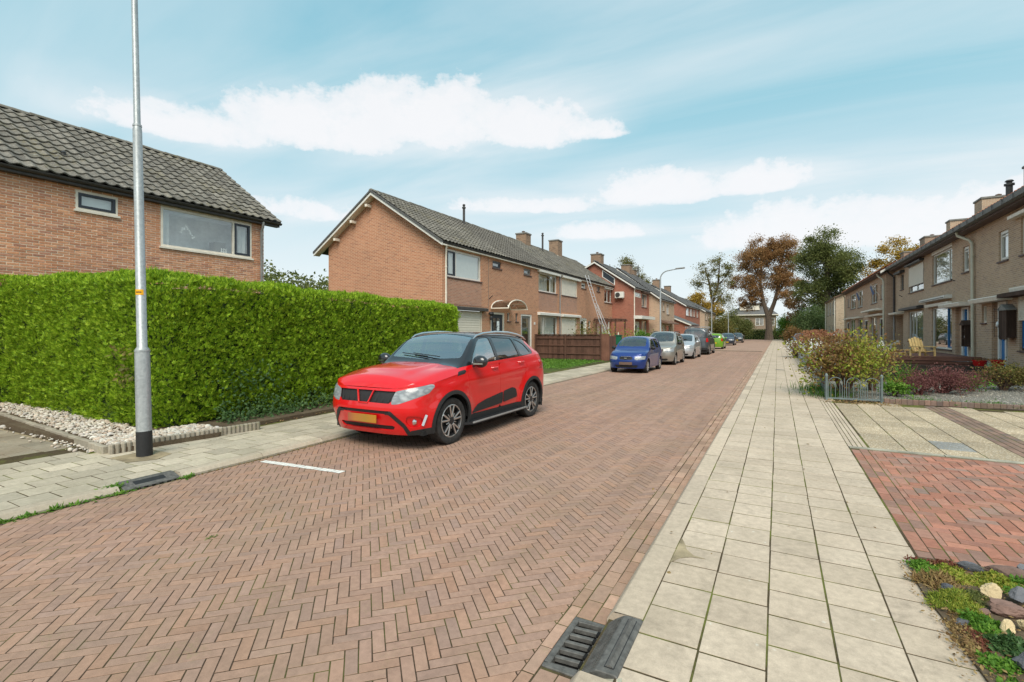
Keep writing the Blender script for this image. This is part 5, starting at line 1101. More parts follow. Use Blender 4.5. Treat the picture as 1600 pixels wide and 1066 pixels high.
px_ = np.where(side, -7.75-t*12, -7.70-rng.random(n)*.7); py_e = 3.20+(-7.75-px_)*.075; py_ = np.where(side, py_e+rng.random(n)*(.62+(-7.75-px_)*.05), 3.2+rng.random(n)*1.4)
PB = np.stack([px_, py_, .128+rng.random(n)*.02], 1); stones('pebbles', PB, .042, 'pebble', 'cream pebbles in the bed at the foot of the hedge', 'pebbles')
n = 260; PB2 = np.stack([-7.95-rng.random(n)**1.5*4.2, 3.14-np.abs(rng.normal(0, .12, n)), np.full(n, .072)], 1); PB2[:, 1] += (-7.75-PB2[:, 0])*.06; stones('spilled_pebbles', PB2, .036, 'pebble', 'pebbles spilled over the bed edging onto the slabs', 'pebbles')
# ---- trees
def tree(name, label, x, y, h, lobes, mat, leafn, leafs, trunk, group=None, bark='bark', clump=.9, seed=0, z0=0, limbw=1.0, dens=1.0, extra=(), shell=.55, twigs=60):
    """lobes: (dx, dy, z, rx, ry, rz) crown masses. trunk: list of (dx, dy, z, r) polylines that carry them"""
    rs = np.random.default_rng(seed); root = thing(name, label, 'tree', (x, y, z0), group); m = MB(); ends = []
    for tr in trunk:
        pts = [(x+a, y+b, z0+c) for a, b, c, r in tr]; m.tube(pts, [r for *_, r in tr], 9); ends += [(Vector(p), q[3]) for p, q in zip(pts[1:], tr[1:])]
    C = []
    vol = np.array([l[3]*l[4]*l[5] for l in lobes]); nc = int(sum(vol)**.8*dens*1.6+len(lobes)*4)
    for li, l in enumerate(lobes):
        k = max(4, int(nc*vol[li]/vol.sum())); d = rs.normal(size=(k, 3)); d /= np.linalg.norm(d, axis=1)[:, None]; r = (shell+(1-shell)*rs.random(k))**.6; C.append(np.array((x+l[0], y+l[1], z0+l[2]))+d*r[:, None]*np.array(l[3:6]))
        c = Vector((x+l[0], y+l[1], z0+l[2])); b = min(ends, key=lambda e: (e[0]-c).length+max(0, e[0].z-c.z)*2); mid = (b[0]+c)/2+Vector((rs.normal()*.3, rs.normal()*.3, .3)); m.tube([b[0], mid, c], [b[1]*.55*limbw, b[1]*.4*limbw, b[1]*.2*limbw], 6)
        pk = C[-1][rs.permutation(k)[:max(3, int(twigs*k/nc))]]
        for q in pk: qv = Vector(q); m1 = c.lerp(qv, .5)+Vector(rs.normal(size=3)*.25); m.tube([c, m1, qv], [b[1]*.16*limbw+.015, b[1]*.09*limbw+.012, .012], 4, False)
    m.build('trunk', M[bark], root, smooth=True)
    C = np.concatenate(C); w = rs.random(len(C))+.35; idx = rs.choice(len(C), leafn, p=w/w.sum()); sp = clump*(.6+.8*rs.random(len(C)))
    P = C[idx]+rs.normal(size=(leafn, 3))*sp[idx][:, None]*np.array((.5, .5, .36)); Rm = rand_rot(leafn); sc_ = np.clip(rs.normal(leafs, leafs*.3, leafn), leafs*.4, leafs*2)
    mats_ = [mat] if isinstance(mat, str) else mat
    for q, mt in enumerate(mats_):
        sel = (np.arange(leafn) % len(mats_)) == q if not callable(extra) else None
        if len(mats_) > 1:
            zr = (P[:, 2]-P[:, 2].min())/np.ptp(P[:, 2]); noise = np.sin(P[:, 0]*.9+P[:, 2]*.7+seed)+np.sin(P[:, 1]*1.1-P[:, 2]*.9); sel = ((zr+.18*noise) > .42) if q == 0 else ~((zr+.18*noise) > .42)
        scatter('crown', leaf_t(1, .72), mats_at(P[sel], Rm[sel], sc_[sel]), M[mt], root)
    return root
GT = 'autumn trees beyond the end of the street'
tree('autumn_tree', 'great chestnut tree with rust brown crown and forked trunk at the street end', -1.5, 108, 20, [(-2.6, 0, 15.6, 3.2, 3, 3.2), (-3.6, 0, 11, 3.0, 3, 2.8), (-.6, 0, 17.6, 3, 3, 2.6), (2.2, 0, 16.6, 3, 3, 3.2), (3.0, 0, 12, 2.6, 3, 3.2), (-3.0, 1, 7.8, 2.6, 2.6, 1.8), (.6, 1, 12.8, 2.4, 2.6, 3), (3.2, 0, 8.4, 2.0, 2.4, 1.8), (2.4, 0, 19.0, 2.0, 2, 1.6)],
     'leaf_brown', 60000, .19, [[(0, 0, 0, .85), (0, 0, 2, .6), (-.1, 0, 4.6, .55)], [(-.1, 0, 4.4, .45), (-1.0, 0, 7.5, .36), (-1.5, 0, 11, .26), (-1.3, 0, 15, .2)], [(-.1, 0, 4.4, .45), (.9, 0, 7.2, .37), (1.7, 0, 10.5, .28), (1.9, 0, 14, .22), (2.6, 0, 17, .1)], [(1.3, 0, 9, .3), (3.0, 0, 11.4, .18), (4.3, 0, 13.6, .08)], [(-1.2, 0, 8.8, .3), (-2.8, 0, 11, .18), (-4.2, 0, 12.6, .08)]], GT, 'bark', 1.05, 3, twigs=110, shell=.2, dens=1.6)
tree('green_tree', 'tall dark green ivy clad tree right of the rust brown chestnut', 6.6, 90, 18, [(.2, 0, 14.6, 3.4, 3.2, 3.0), (-1.6, 0, 12, 2.6, 3, 3), (2.4, 0, 11.6, 2.8, 3, 3), (-1.8, 0, 8, 2.4, 3, 2.6), (1.2, 0, 7.5, 3.0, 3, 3), (-1.0, 0, 4.6, 2.2, 2.5, 2.4), (2.8, 0, 9.6, 2.2, 2.4, 1.6), (1.6, 0, 4.0, 2.6, 2.4, 2.0)],
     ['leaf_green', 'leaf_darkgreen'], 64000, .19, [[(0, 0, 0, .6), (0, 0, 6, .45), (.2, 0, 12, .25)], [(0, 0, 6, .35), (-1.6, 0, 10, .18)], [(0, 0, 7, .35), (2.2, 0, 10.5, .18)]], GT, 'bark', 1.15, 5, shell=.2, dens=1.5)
tree('rust_tree', 'smaller rust coloured tree tucked between chestnut and green tree', 3.2, 96, 8, [(0, 0, 5.6, 1.9, 2, 2.4), (.6, 0, 3.4, 1.6, 2, 1.6)], 'leaf_brown', 2600, .26, [[(0, 0, 0, .2), (0, 0, 4, .12)]], GT, 'bark', .8, 6)
tree('thinning_tree', 'half bare autumn tree with sparse olive leaves, left of the chestnut', -10.2, 95, 16, [(.9, 0, 13.6, 1.6, 2, 2.0), (-1.4, 0, 12.6, 1.7, 2, 1.8), (-2.6, 0, 10.6, 1.2, 2, 1.2), (1.9, 0, 10.6, 1.4, 2, 1.6), (1.2, 0, 7.8, 2.0, 2, 2.0), (-.2, 0, 10, 1.6, 2, 1.8), (2.6, 0, 12.6, .9, 1, .7)],
     'leaf_olive', 9000, .17, [[(0, 0, 0, .42), (0, 0, 5, .34), (-.2, 0, 7, .28)], [(-.2, 0, 7, .24), (-.6, 0, 10, .18), (-1.4, 0, 13.2, .08)], [(-.2, 0, 6.8, .24), (.8, 0, 10, .18), (1.1, 0, 14.8, .06)], [(0, 0, 6, .2), (1.6, 0, 8.6, .12)]], GT, 'bark', .9, 8, limbw=1.0, shell=.5, twigs=170)
tree('yellowing_tree', 'low yellow and green tree beneath the half bare tree', -11.6, 92, 9, [(-.9, 0, 6.4, 1.9, 2, 1.9), (.8, 0, 4.8, 2.4, 2, 2.2), (-1.4, 0, 3.6, 1.9, 2, 1.8)], ['leaf_yellow', 'leaf_green'], 14000, .20, [[(0, 0, 0, .25), (0, 0, 4, .15)]], GT, 'bark', .9, 9)
tree('yellow_tree', 'golden yellow tree rising behind the right terrace roofs', 15.6, 90, 15, [(0, 0, 12.6, 3.0, 3, 2.6), (-2.2, 0, 10.2, 2.2, 3, 2.2), (2.6, 0, 10.4, 2.6, 3, 2.6), (0, 0, 8, 3.4, 3, 2)], 'leaf_yellow', 26000, .20, [[(0, 0, 0, .5), (0, 0, 9, .3)]], GT, 'bark', .9, 10)
tree('olive_tree', 'rounded thin leaved tree behind the left red house chimneys', -22.6, 80, 14, [(0, 0, 11.2, 2.9, 2.6, 2.4), (2.2, 0, 9.2, 2.4, 2.4, 2.2), (-2.4, 0, 9, 2.2, 2.4, 2.0)], 'leaf_olive', 16000, .17, [[(0, 0, 0, .4), (0, 0, 8, .3), (.5, 0, 11, .12)]], GT, 'bark', .9, 11, twigs=110)
for i, (x, y, h, w) in enumerate(((-95, 64, 15.5, 7), (-86, 66, 13.5, 7), (-79, 70, 13.0, 6), (-71, 66, 11.5, 5))):
    tree('garden_tree', ['dense green tree leftmost above the far end of the hedge', 'green tree second from left above the hedge top', 'green tree above the two small distant chimneys', 'low green tree next to the plain brick gable'][i], x, y, h, [(0, 0, h-w*.55, w, w, w*.55), (w*.6, 0, h-w*.9, w*.8, w, w*.5)], 'leaf_green', 2600, .55, [[(0, 0, 0, .4), (0, 0, h-w*.6, .3)]], 'green trees behind the hedge', 'bark', 1.4, 20+i, twigs=10)
def shrub(name, label, x, y, z, r, h, mat, n, ls, cat='shrub', group=None, seed=0, T=None, stems=6, clump=.35, stemmat='twig', dens=26, sq=1.0, hollow=.4, lean=0):
    rs = np.random.default_rng(seed+50); root = thing(name, label, cat, (x, y, z), group); m = MB(); d = rs.normal(size=(dens, 3)); d[:, 2] = np.abs(d[:, 2])*1.1-.25; d /= np.linalg.norm(d, axis=1)[:, None]; k = (hollow+(1-hollow)*rs.random(dens))[:, None]
    C = np.array((x, y, z+h*.45))+d*k*np.array((r, r*sq, h*.52)); C[:, 0] += lean*(C[:, 2]-z)
    for i in range(stems):
        q = C[i % dens]; a = rs.random()*6.3; m.tube([(x+math.cos(a)*.05, y+math.sin(a)*.05, z-.03), (x+(q[0]-x)*.35, y+(q[1]-y)*.35, z+(q[2]-z)*.5), tuple(q)], [.018+.01*r, .012+.005*r, .004], 5)
    m.build('stems', M[stemmat], root, smooth=True)
    idx = rs.integers(0, dens, n); P = C[idx]+rs.normal(size=(n, 3))*clump*np.array((.5, .5*sq, .4)); P[:, 2] = np.maximum(P[:, 2], z+.01); Nn = P-np.array((x, y, z)); Nn /= np.maximum(np.linalg.norm(Nn, axis=1)[:, None], 1e-6)
    Rm = orient(Nn, Nn+rs.normal(0, .6, Nn.shape), .6); sc_ = np.clip(rs.normal(ls, ls*.28, n), ls*.4, ls*2); ml = [mat] if isinstance(mat, str) else mat; sel0 = rs.random(n)+.35*np.sin(P[:, 0]*4+seed)+.25*(P[:, 2]-z)/h
    for q, mt in enumerate(ml):
        s_ = np.ones(n, bool) if len(ml) == 1 else (sel0 < .62 if q == 0 else sel0 >= .62); scatter('leaves', T or leaf_t(1, .6), mats_at(P[s_], Rm[s_], sc_[s_]), M[mt], root)
    return root
# far shrubs and end hedge
for i, (x, y, r, h, mt, lb) in enumerate([(-11.2, 84, 2.2, 4.9, 'leaf_olive', 'pale olive bush behind the grey van'), (-8.0, 86, 2.0, 4.2, 'leaf_olive', 'feathery olive bush next to the far lamp posts'), (-7.6, 101, 2.0, 6.0, 'leaf_green', 'green tree shaped bush in front of the villa'), (-5.6, 102, 1.5, 3.9, 'leaf_green', 'small green bush left of the villa windows'), (-12.6, 76, 1.6, 3.4, 'leaf_green', 'dark green bush beyond the last left houses'),
        (1.4, 99, 1.5, 4.6, 'leaf_bright', 'fresh green bush right of the chestnut trunk'), (3.2, 98, 1.7, 5.0, 'leaf_yellow', 'yellow green bush behind the big round conifer'), (4.2, 84, 2.5, 5.4, 'leaf_pine', 'big round dark green conifer bush by the right pavement end'), (6.2, 86, 2.0, 4.4, 'leaf_pine', 'second round conifer bush against the pale house'), (1.9, 78, .3, 1.7, 'leaf_rust', 'brown withered bush at the far right pavement edge')]):
    shrub('bush', lb, x, y, 0, r, h, mt, 6500, .18, 'bush', 'bushes at the end of the street', i, clump=.9, dens=46, stems=4)
eh = thing('end_hedge', 'low dark hedge closing the street in front of the villa', 'hedge', (-4, 112, 0)); n = 9000
P = np.stack([rng.uniform(-16, 12, n), 112+rng.normal(0, .35, n), rng.random(n)**.8*2.0+.05], 1); scatter('leaves', leaf_t(1, .7), mats_at(P, rand_rot(n), np.full(n, .24)), M['leaf_green'], eh, kind='stuff'); m = MB(); m.box(-16, 12, 111.7, 112.3, 0, 1.7); m.build('inner_growth', M['hedge_core'], eh)
shrub('bush', 'green bush beside the street lamp behind the silver people carrier', -8.3, 33.5, .05, .95, 1.75, 'leaf_bright', 2600, .11, 'bush', None, 31, clump=.35)
shrub('bush', 'second small green bush right of the street lamp foot', -7.9, 36.5, .05, .6, 1.5, 'leaf_green', 1500, .10, 'bush', None, 32, clump=.3)
for i, (x, y, r, h, mt) in enumerate([(-10.6, 28.2, 1.0, 2.1, 'leaf_olive'), (-9.8, 30.6, .9, 1.9, 'leaf_lime'), (-11.4, 31.4, .8, 2.2, 'leaf_olive'), (-9.2, 34.0, .8, 1.9, 'leaf_lime')]):
    shrub('bush', ['thin twiggy bush behind the left part of the wooden fence', 'pale green bush above the middle of the wooden fence', 'wispy bush before the lowered white shutters', 'yellowish bush at the right end of the wooden fence'][i], x, y, .08, r, h, mt, 420, .09, 'bush', 'bushes behind the wooden fence', 40+i, stems=16, clump=.5)
# ---- near right garden
bush = shrub('autumn_bush', 'large yellow green bush with rusty twigs at the pavement corner', 1.42, 14.35, .1, .98, 1.56, ['leaf_lime', 'leaf_rust'], 6500, .070, 'bush', None, 60, stems=34, clump=.42, dens=70, hollow=.3)
shrub('autumn_bush', 'thin rusty brown bush merging into the big yellow green one', 2.15, 15.6, .12, .66, 1.42, ['leaf_rust', 'leaf_olive'], 1300, .055, 'bush', None, 61, stems=40, clump=.45, dens=60, hollow=.2)
shrub('barberry', 'low spreading purple red barberry in the gravel bed', 3.55, 15.55, .15, .72, .62, 'leaf_purple', 6500, .034, 'shrub', None, 62, stems=26, clump=.20, dens=60, sq=.75, stemmat='leaf_purple')
shrub('barberry', 'smaller purple barberry mound joined to the spreading one at its left', 3.0, 15.0, .14, .45, .42, 'leaf_purple', 2600, .034, 'shrub', None, 64, stems=14, clump=.16, dens=34, sq=.8, stemmat='leaf_purple')
shrub('brown_shrub', 'olive brown twiggy shrub right of the purple barberry', 4.95, 16.6, .18, .52, .66, ['leaf_rust', 'leaf_olive'], 2400, .05, 'shrub', None, 63, stems=34, clump=.22, dens=34)
shrub('green_plant', 'small bright green plant between purple and brown shrubs', 4.25, 16.2, .17, .28, .34, 'leaf_bright', 620, .06, 'plant', None, 65, clump=.16, dens=14)
shrub('green_plant', 'yellow green leafy plant at the left edge of the gravel bed', 2.45, 14.6, .13, .30, .32, 'leaf_bright', 620, .065, 'plant', None, 66, clump=.16, dens=14)
def blades(name, label, x, y, z, n, L, w, mat, spread=.3, cat='plant', seed=0, lean=.5, kind=None):
    rs = np.random.default_rng(seed); Vs, Fs = [], []
    for i in range(n):
        a = rs.random()*6.28; bx, by = x+rs.normal()*spread*.35, y+rs.normal()*spread*.35; l = L*rs.uniform(.55, 1.1); dx, dy = math.cos(a), math.sin(a); ln = lean*rs.uniform(.3, 1.2); k = 4; b = len(Vs)
        for j in range(k+1):
            t = j/k; ww = w*(1-t**1.6)+.001; out = l*ln*t*t; up = l*(t-.35*ln*t*t); Vs += [(bx+dx*out-dy*ww/2, by+dy*out+dx*ww/2, z+up), (bx+dx*out+dy*ww/2, by+dy*out-dx*ww/2, z+up)]
        for j in range(k): Fs.append((b+2*j, b+2*j+1, b+2*j+3, b+2*j+2))
    return tag(link(name, np_mesh(name, Vs, Fs, [M[mat]])), label, cat, None, kind)
blades('iris_plant', 'clump of arching bright green strap leaves in front of the dark sleepers', 3.15, 17.2, .18, 70, .75, .035, 'leaf_bright', .55, seed=1, lean=.8)
blades('iris_plant', 'yellowing strap leaved clump low beside the railing', 2.75, 15.9, .15, 50, .42, .03, 'leaf_lime', .4, seed=2, lean=.7)
blades('iris_plant', 'upright pale green blades behind the big bush by the terrace wall', 3.7, 25.2, .5, 26, .8, .04, 'leaf_bright', .25, seed=3, lean=.25)
blades('grass_tuft', 'fresh green grass tuft at the corner of the pavement and railing', 1.06, 15.4, .08, 420, .30, .012, 'grass', .9, 'grass', 4, .6, 'stuff')
blades('grass_tuft', 'grass growing along the foot of the low railing', 1.05, 14.2, .08, 300, .24, .012, 'grass', .8, 'grass', 5, .6, 'stuff')
def weeds(name, pts, n, L, mat, sp=.05, label=None, seed=9):
    rs = np.random.default_rng(seed); P = []
    for _ in range(n): a = pts[rs.integers(len(pts))]; P.append((a[0]+rs.normal()*sp*.5, a[1]+rs.normal()*sp, a[2]))
    P = np.array(P); Rm = orient(np.tile((0, 0, 1.), (n, 1)), rs.normal(0, 1, (n, 3))*np.array((1, 1, .4))+np.array((0, 0, .5)), .3); return scatter(name, leaf_t(1, .4), mats_at(P, Rm, np.clip(rs.normal(L, L*.3, n), L*.3, L*2)), M[mat], None, kind='stuff', label=label, cat='weeds' if label else None)
weeds('kerb_weeds', [(kx(y)+.02, y, .005) for y in (1.15, 1.3, 1.45, 1.62, 1.78, 1.95, 2.12, 2.3, 2.42, 2.5, 2.56)]+[(-6.02, 2.48, .06), (-6.0, 2.52, .03), (-5.97, 2.5, .01), (-5.88, 3.12, .01)], 620, .045, 'leaf_bright', .045, 'small weeds growing along the left kerb', 10)
weeds('kerb_moss', [(kx(y)+.015, y, .0) for y in np.arange(.6, 9, .08)], 1400, .018, 'leaf_olive', .05, 'moss and leaf litter in the left kerb joint', 11)
weeds('joint_weeds', [(-4.0, 2.3, .0), (1.06, 12.9, .08), (1.3, 13.42, .09), (2.4, 13.5, .1), (3.0, 13.52, .1), (3.4, 13.3, .09)], 110, .022, 'leaf_bright', .025, 'tiny weeds in the paving joints', 12)
weeds('grass_patch', [(x, y, .075) for x in np.arange(-11.8, -8.0, .35) for y in np.arange(19.5, 25.4, .4)], 9000, .08, 'leaf_bright', .3, 'rough grass in front of the wooden fence', 13)
def litter(name, label, x0, x1, y0, y1, z, n, s_, mat='dry_leaf', seed=0, edge=None):
    rs = np.random.default_rng(seed); P = np.stack([rs.uniform(x0, x1, n), rs.uniform(y0, y1, n), np.full(n, z)], 1)
    if edge: P[:, 0] = edge(P[:, 1])+np.abs(rs.normal(0, .05, n))
    return scatter(name, leaf_t(1, .7, .3), mats_at(P, rotz(rs.random(n)*6.3)@rotx(rs.normal(0, .35, n)), np.clip(rs.normal(s_, s_*.3, n), s_*.4, s_*2)), M[mat], None, kind='stuff', label=label, cat='leaves')
litter('fallen_leaves', 'dry leaves gathered at the foot of the low railing', .95, 2.3, 12.85, 13.5, .095, 260, .045, seed=1)
litter('fallen_leaves', 'dry leaves and dirt lying along the left kerb', -6, -5.8, 3.0, 12, .006, 300, .032, seed=2, edge=lambda y: np.array([kx(q) for q in y])+.01)
litter('fallen_leaves', 'few dry leaves in the brick gutter and on the slabs', -1.1, 1.2, 2.6, 16, .086, 40, .03, seed=3)
litter('fallen_leaves', 'brown leaves and needles at the foot of the hedge', -8.3, -7.7, 4.6, 9, .09, 240, .035, seed=4)
# ---- rockery in the bottom right corner
bed = MB(); bp = [(.80, 4.22), (.86, 4.34), (1.10, 4.36), (1.75, 4.34), (2.4, 4.32), (2.4, 1.9), (.88, 1.9), (.84, 2.8), (.81, 3.2), (.80, 3.45), (.77, 3.72), (.765, 3.95)]
bed.prism([(a, b, .05) for a, b in bp], (0, 0, .045)); tag(bed.build('rockery_soil', M['earth']), kind='structure')
M['rock_purple'] = mat_piece('rock_purple', [(.17, .10, .08), (.24, .15, .12)], grime=.3, gcol=(.3, .25, .22), bumpv=.6); M['rock_yellow'] = mat_piece('rock_yellow', [(.52, .39, .20), (.58, .46, .28)], grime=.3, gcol=(.30, .25, .15), bumpv=.6); M['rock_dark'] = mat_piece('rock_dark', [(.09, .095, .11), (.13, .13, .14)], grime=.35, gcol=(.30, .30, .32), bumpv=.6)
def rock(x, y, z, sx, sy, sz, rot, mat, label, seed):
    rs = random.Random(seed); bm = bmesh.new(); bmesh.ops.create_icosphere(bm, subdivisions=5, radius=1); planes = [(Vector([rs.gauss(0, 1) for _ in range(3)]).normalized(), rs.uniform(.50, .82)) for _ in range(16)]
    from mathutils import noise as mn
    for v in bm.verts:
        for nrm, d in planes:
            k = v.co.dot(nrm)
            if k > d: v.co -= nrm*(k-d)*.93
        v.co += v.co.normalized()*(mn.noise(v.co*2.3+Vector((seed, 0, 0)))*.07+mn.noise(v.co*6+Vector((seed, 0, 0)))*.06+mn.noise(v.co*15)*.03); v.co = Vector((v.co.x*sx, v.co.y*sy, v.co.z*sz))
    me = bpy.data.meshes.new('rock'); bm.to_mesh(me); bm.free(); me.materials.append(M[mat]); me.polygons.foreach_set('use_smooth', [True]*len(me.polygons))
    try: me.set_sharp_from_angle(angle=R(28))
    except Exception: pass
    o = link('rock', me); o.location = (x, y, z); o.rotation_euler = (rs.uniform(-.2, .2), rs.uniform(-.2, .2), rot); return tag(o, label, 'rock', 'rocks of the corner rockery')
for a in [(1.12, 4.24, .12, .075, .035, .035, -.3, 'rock_dark', 'small blue grey slate lying against the red paving', 1), (1.30, 4.24, .12, .14, .05, .045, -.25, 'rock_purple', 'long brown red rock at the rear edge of the rockery', 2), (1.10, 3.87, .13, .068, .05, .058, .3, 'rock_yellow', 'pale yellow upright rock in the middle of the rockery', 3), (1.22, 3.86, .14, .07, .045, .05, .8, 'rock_dark', 'grey brown rock right of the pale yellow one', 4),
          (1.13, 3.68, .125, .12, .06, .052, -.15, 'rock_purple', 'big flat purple red rock at the right edge', 5), (1.00, 3.61, .11, .045, .03, .028, .4, 'rock_purple', 'small purple wedge rock left of the big flat one', 6), (1.05, 3.47, .12, .052, .036, .04, .9, 'rock_yellow', 'ochre twisted rock below the big purple rock', 7), (1.14, 3.52, .13, .045, .03, .035, .2, 'rock_yellow', 'second ochre rock at the picture edge', 8),
          (.87, 3.46, .10, .045, .035, .03, .2, 'rock_dark', 'small dark slate rock at the pavement side', 9), (1.01, 3.13, .12, .065, .055, .06, .5, 'rock_dark', 'blue black veined rock in the bottom corner', 10), (1.40, 4.38, .12, .06, .03, .03, .5, 'rock_dark', 'dark rock at the right end of the rear edge', 12), (1.62, 4.22, .13, .15, .06, .05, -.1, 'rock_purple', 'brown rock just beyond the picture edge', 11), (.90, 3.84, .11, .055, .035, .035, .1, 'rock_dark', 'low dark rock between the sedum mats', 13), (.95, 3.76, .12, .022, .016, .016, .1, 'rock_yellow', 'tiny ochre pebble in the heath mat', 14)]: rock(*a)
def mat_plants(name, label, cx, cy, rx, ry, n, ls, mat, h=.07, z=.095, seed=0, T=None, cat='plant'):
    rs = np.random.default_rng(seed); r = np.sqrt(rs.random(n)); a = rs.random(n)*6.283; rw_ = 1.12*(1+.22*np.sin(a*3+seed)+.16*np.sin(a*7+seed*2)+rs.normal(0, .10, n)); x = cx+rx*r*rw_*np.cos(a); y = cy+ry*r*rw_*np.sin(a); lump = .5+.3*np.sin(x*31+seed)+.3*np.sin(y*27-x*13); hh = h*(1-r**2.5)*np.clip(lump, .25, 1.2)
    P = np.stack([x, y, z+hh*rs.random(n)**.4], 1); Nn = np.stack([np.cos(a)*r*.8, np.sin(a)*r*.8, np.ones(n)], 1); Rm = orient(Nn, Nn*.6+rs.normal(0, .7, (n, 3)), .5); return tag(scatter(name, T or leaf_t(1, .75), mats_at(P, Rm, np.clip(rs.normal(ls, ls*.3, n), ls*.4, ls*2)), M[mat]), label, cat)
NEEDLE = leaf_t(1, .22)
S_ = 'plant'
mat_plants('sedum', 'mat of bright green sedum at the pavement corner of the rockery', .87, 4.08, .085, .13, 2600, .015, 'leaf_bright', .05, seed=1); mat_plants('sedum', 'red tinted sedum fringe along the red paving', .93, 4.25, .14, .035, 700, .014, 'sedum_red', .035, seed=2)
mat_plants('sedum', 'yellow green sedum patch behind the dark rock', 1.00, 4.10, .11, .11, 2400, .015, 'leaf_lime', .05, seed=3); mat_plants('heath', 'low feathery green heath mat in the middle of the rockery', .90, 3.68, .10, .13, 3800, .022, 'leaf_lime', .055, seed=4, T=NEEDLE); mat_plants('heath', 'darker feathery heath between ochre rock and pavement', .97, 3.80, .08, .09, 1800, .020, 'leaf_green', .05, seed=44, T=NEEDLE)
mat_plants('dead_moss', 'dry brown stems among the green sedum', .87, 3.93, .09, .09, 1100, .035, 'dry_leaf', .045, seed=5, T=NEEDLE); mat_plants('sedum', 'bright round leaved stonecrop beside the ochre rock', .96, 3.47, .065, .085, 1500, .018, 'leaf_bright', .085, seed=6); mat_plants('sedum', 'blue green stonecrop in the right bottom corner', 1.03, 3.28, .11, .06, 1600, .020, 'ivy', .075, seed=7)
mat_plants('sedum', 'fresh green stonecrop at the very bottom corner', .91, 3.10, .06, .06, 900, .018, 'leaf_bright', .06, seed=8); mat_plants('sedum', 'yellow and red sedum in front of the long brown rock', 1.22, 4.10, .13, .09, 2200, .016, 'leaf_lime', .06, seed=9); mat_plants('sedum', 'green sedum at the right edge behind the rocks', 1.42, 4.10, .2, .18, 2400, .018, 'leaf_bright', .07, seed=10)
mat_plants('sedum', 'fresh stonecrop corner clump cut by the picture bottom', .98, 2.92, .08, .08, 1000, .018, 'leaf_bright', .06, seed=18); mat_plants('dead_moss', 'red brown dead moss along the pavement edge of the rockery', .84, 3.30, .05, .22, 900, .014, 'dry_leaf', .02, seed=11); mat_plants('dead_moss', 'dull red moss tips near the dark slate rock', .90, 3.32, .05, .1, 500, .012, 'sedum_red', .025, seed=19)
litter('fallen_leaves', 'brown leaf crumbs between rockery and pavement', .72, .98, 2.7, 4.2, .099, 420, .016, seed=12)
litter('fallen_leaves', 'dry brown leaves among the rockery stones', .82, 1.4, 2.8, 4.3, .115, 520, .02, seed=14)
# ================================================================== CARS
def mat_paint(name, col, flake=0, rough=.28):
    t = NT(name); p = t.obj(); c = col
    n = t.noise(p, 1.6, 6, .6); dirt = t.math('MULTIPLY', t.ramp(n, [(.45, 0), (.8, 1)]), .10); c = t.mix(dirt, col, tuple(q*.6+.08 for q in col))
    return t.pbr(c, rough, flake, None, .5, coat=.8)
M['paint_red'] = mat_paint('paint_red', (.66, .003, .006)); M['paint_black'] = mat_paint('paint_black', (.012, .012, .014)); M['paint_blue'] = mat_paint('paint_blue', (.012, .045, .22), .3); M['paint_silver'] = mat_paint('paint_silver', (.36, .34, .30), .6, .35)
M['paint_pale'] = mat_paint('paint_pale', (.52, .54, .56), .5, .35); M['paint_grey'] = mat_paint('paint_grey', (.085, .095, .105), .4); M['paint_lime'] = mat_paint('paint_lime', (.14, .31, .012)); M['paint_navy'] = mat_paint('paint_navy', (.03, .04, .06), .3); M['paint_dark'] = mat_paint('paint_dark', (.05, .055, .06), .3); M['paint_white'] = mat_paint('paint_white', (.70, .70, .70))
M['cladding'] = plain('cladding', (.022, .023, .024), .55, var=.1, scale=30); M['tyre'] = plain('tyre', (.028, .027, .026), .85, var=.25, scale=12, bump=.15)
M['alloy'] = plain('alloy', (.55, .55, .54), .3, .85, var=.04); M['alloy_dark'] = plain('alloy_dark', (.03, .03, .032), .4, .3); M['chrome'] = plain('chrome', (.72, .72, .72), .18, .95, var=.02); M['brake'] = plain('brake_disc', (.12, .11, .10), .5, .7)
M['seat_fabric'] = plain('seat_fabric', (.045, .045, .048), .9, var=.1); M['dash'] = plain('dashboard_plastic', (.03, .03, .032), .7); M['belly'] = plain('underbody', (.012, .012, .012), .9)
M['seat_grey'] = plain('seat_grey', (.14, .14, .14), .9, var=.1)
M['lamp_red'] = plain('lamp_red', (.45, .01, .01), .15, coat=1); M['plate_yellow'] = plain('plate_yellow', (.62, .40, .03), .5, var=.05)
def mat_plate():
    t = NT('plate_smeared'); p = t.obj(); s_ = t.n('ShaderNodeSeparateXYZ'); t.set(s_, 0, p)
    c = t.ramp(t.math('MULTIPLY_ADD', s_.outputs[0], 1.6, .5), [(.08, (.33, .10, .05)), (.3, (.42, .17, .04)), (.6, (.36, .20, .03)), (.9, (.46, .20, .02))]); return t.pbr(c, .6)
M['plate_smeared'] = mat_plate(); M['plate_brown'] = plain('plate_brown', (.14, .09, .07), .6, var=.1)
def mat_lamp():
    t = NT('headlamp_lens'); p = t.obj(); v = t.voro(t.mapping(p, (1, 1, 2.2)), 9, 'SMOOTH_F1'); n = t.noise(p, 9, 3); c = t.ramp(t.math('ADD', t.math('MULTIPLY', v, .7), t.math('MULTIPLY', n, .4)), [(.2, (.36, .39, .40)), (.5, (.20, .22, .235)), (.7, (.42, .45, .46))])
    return t.pbr(c, .22, .0, t.bump(v, .25, .02), .5, coat=.35)
M['headlamp'] = mat_lamp(); M['car_glass2'] = mat_glass('car_glass_plain', (.58, .66, .62), 1.0, .20)

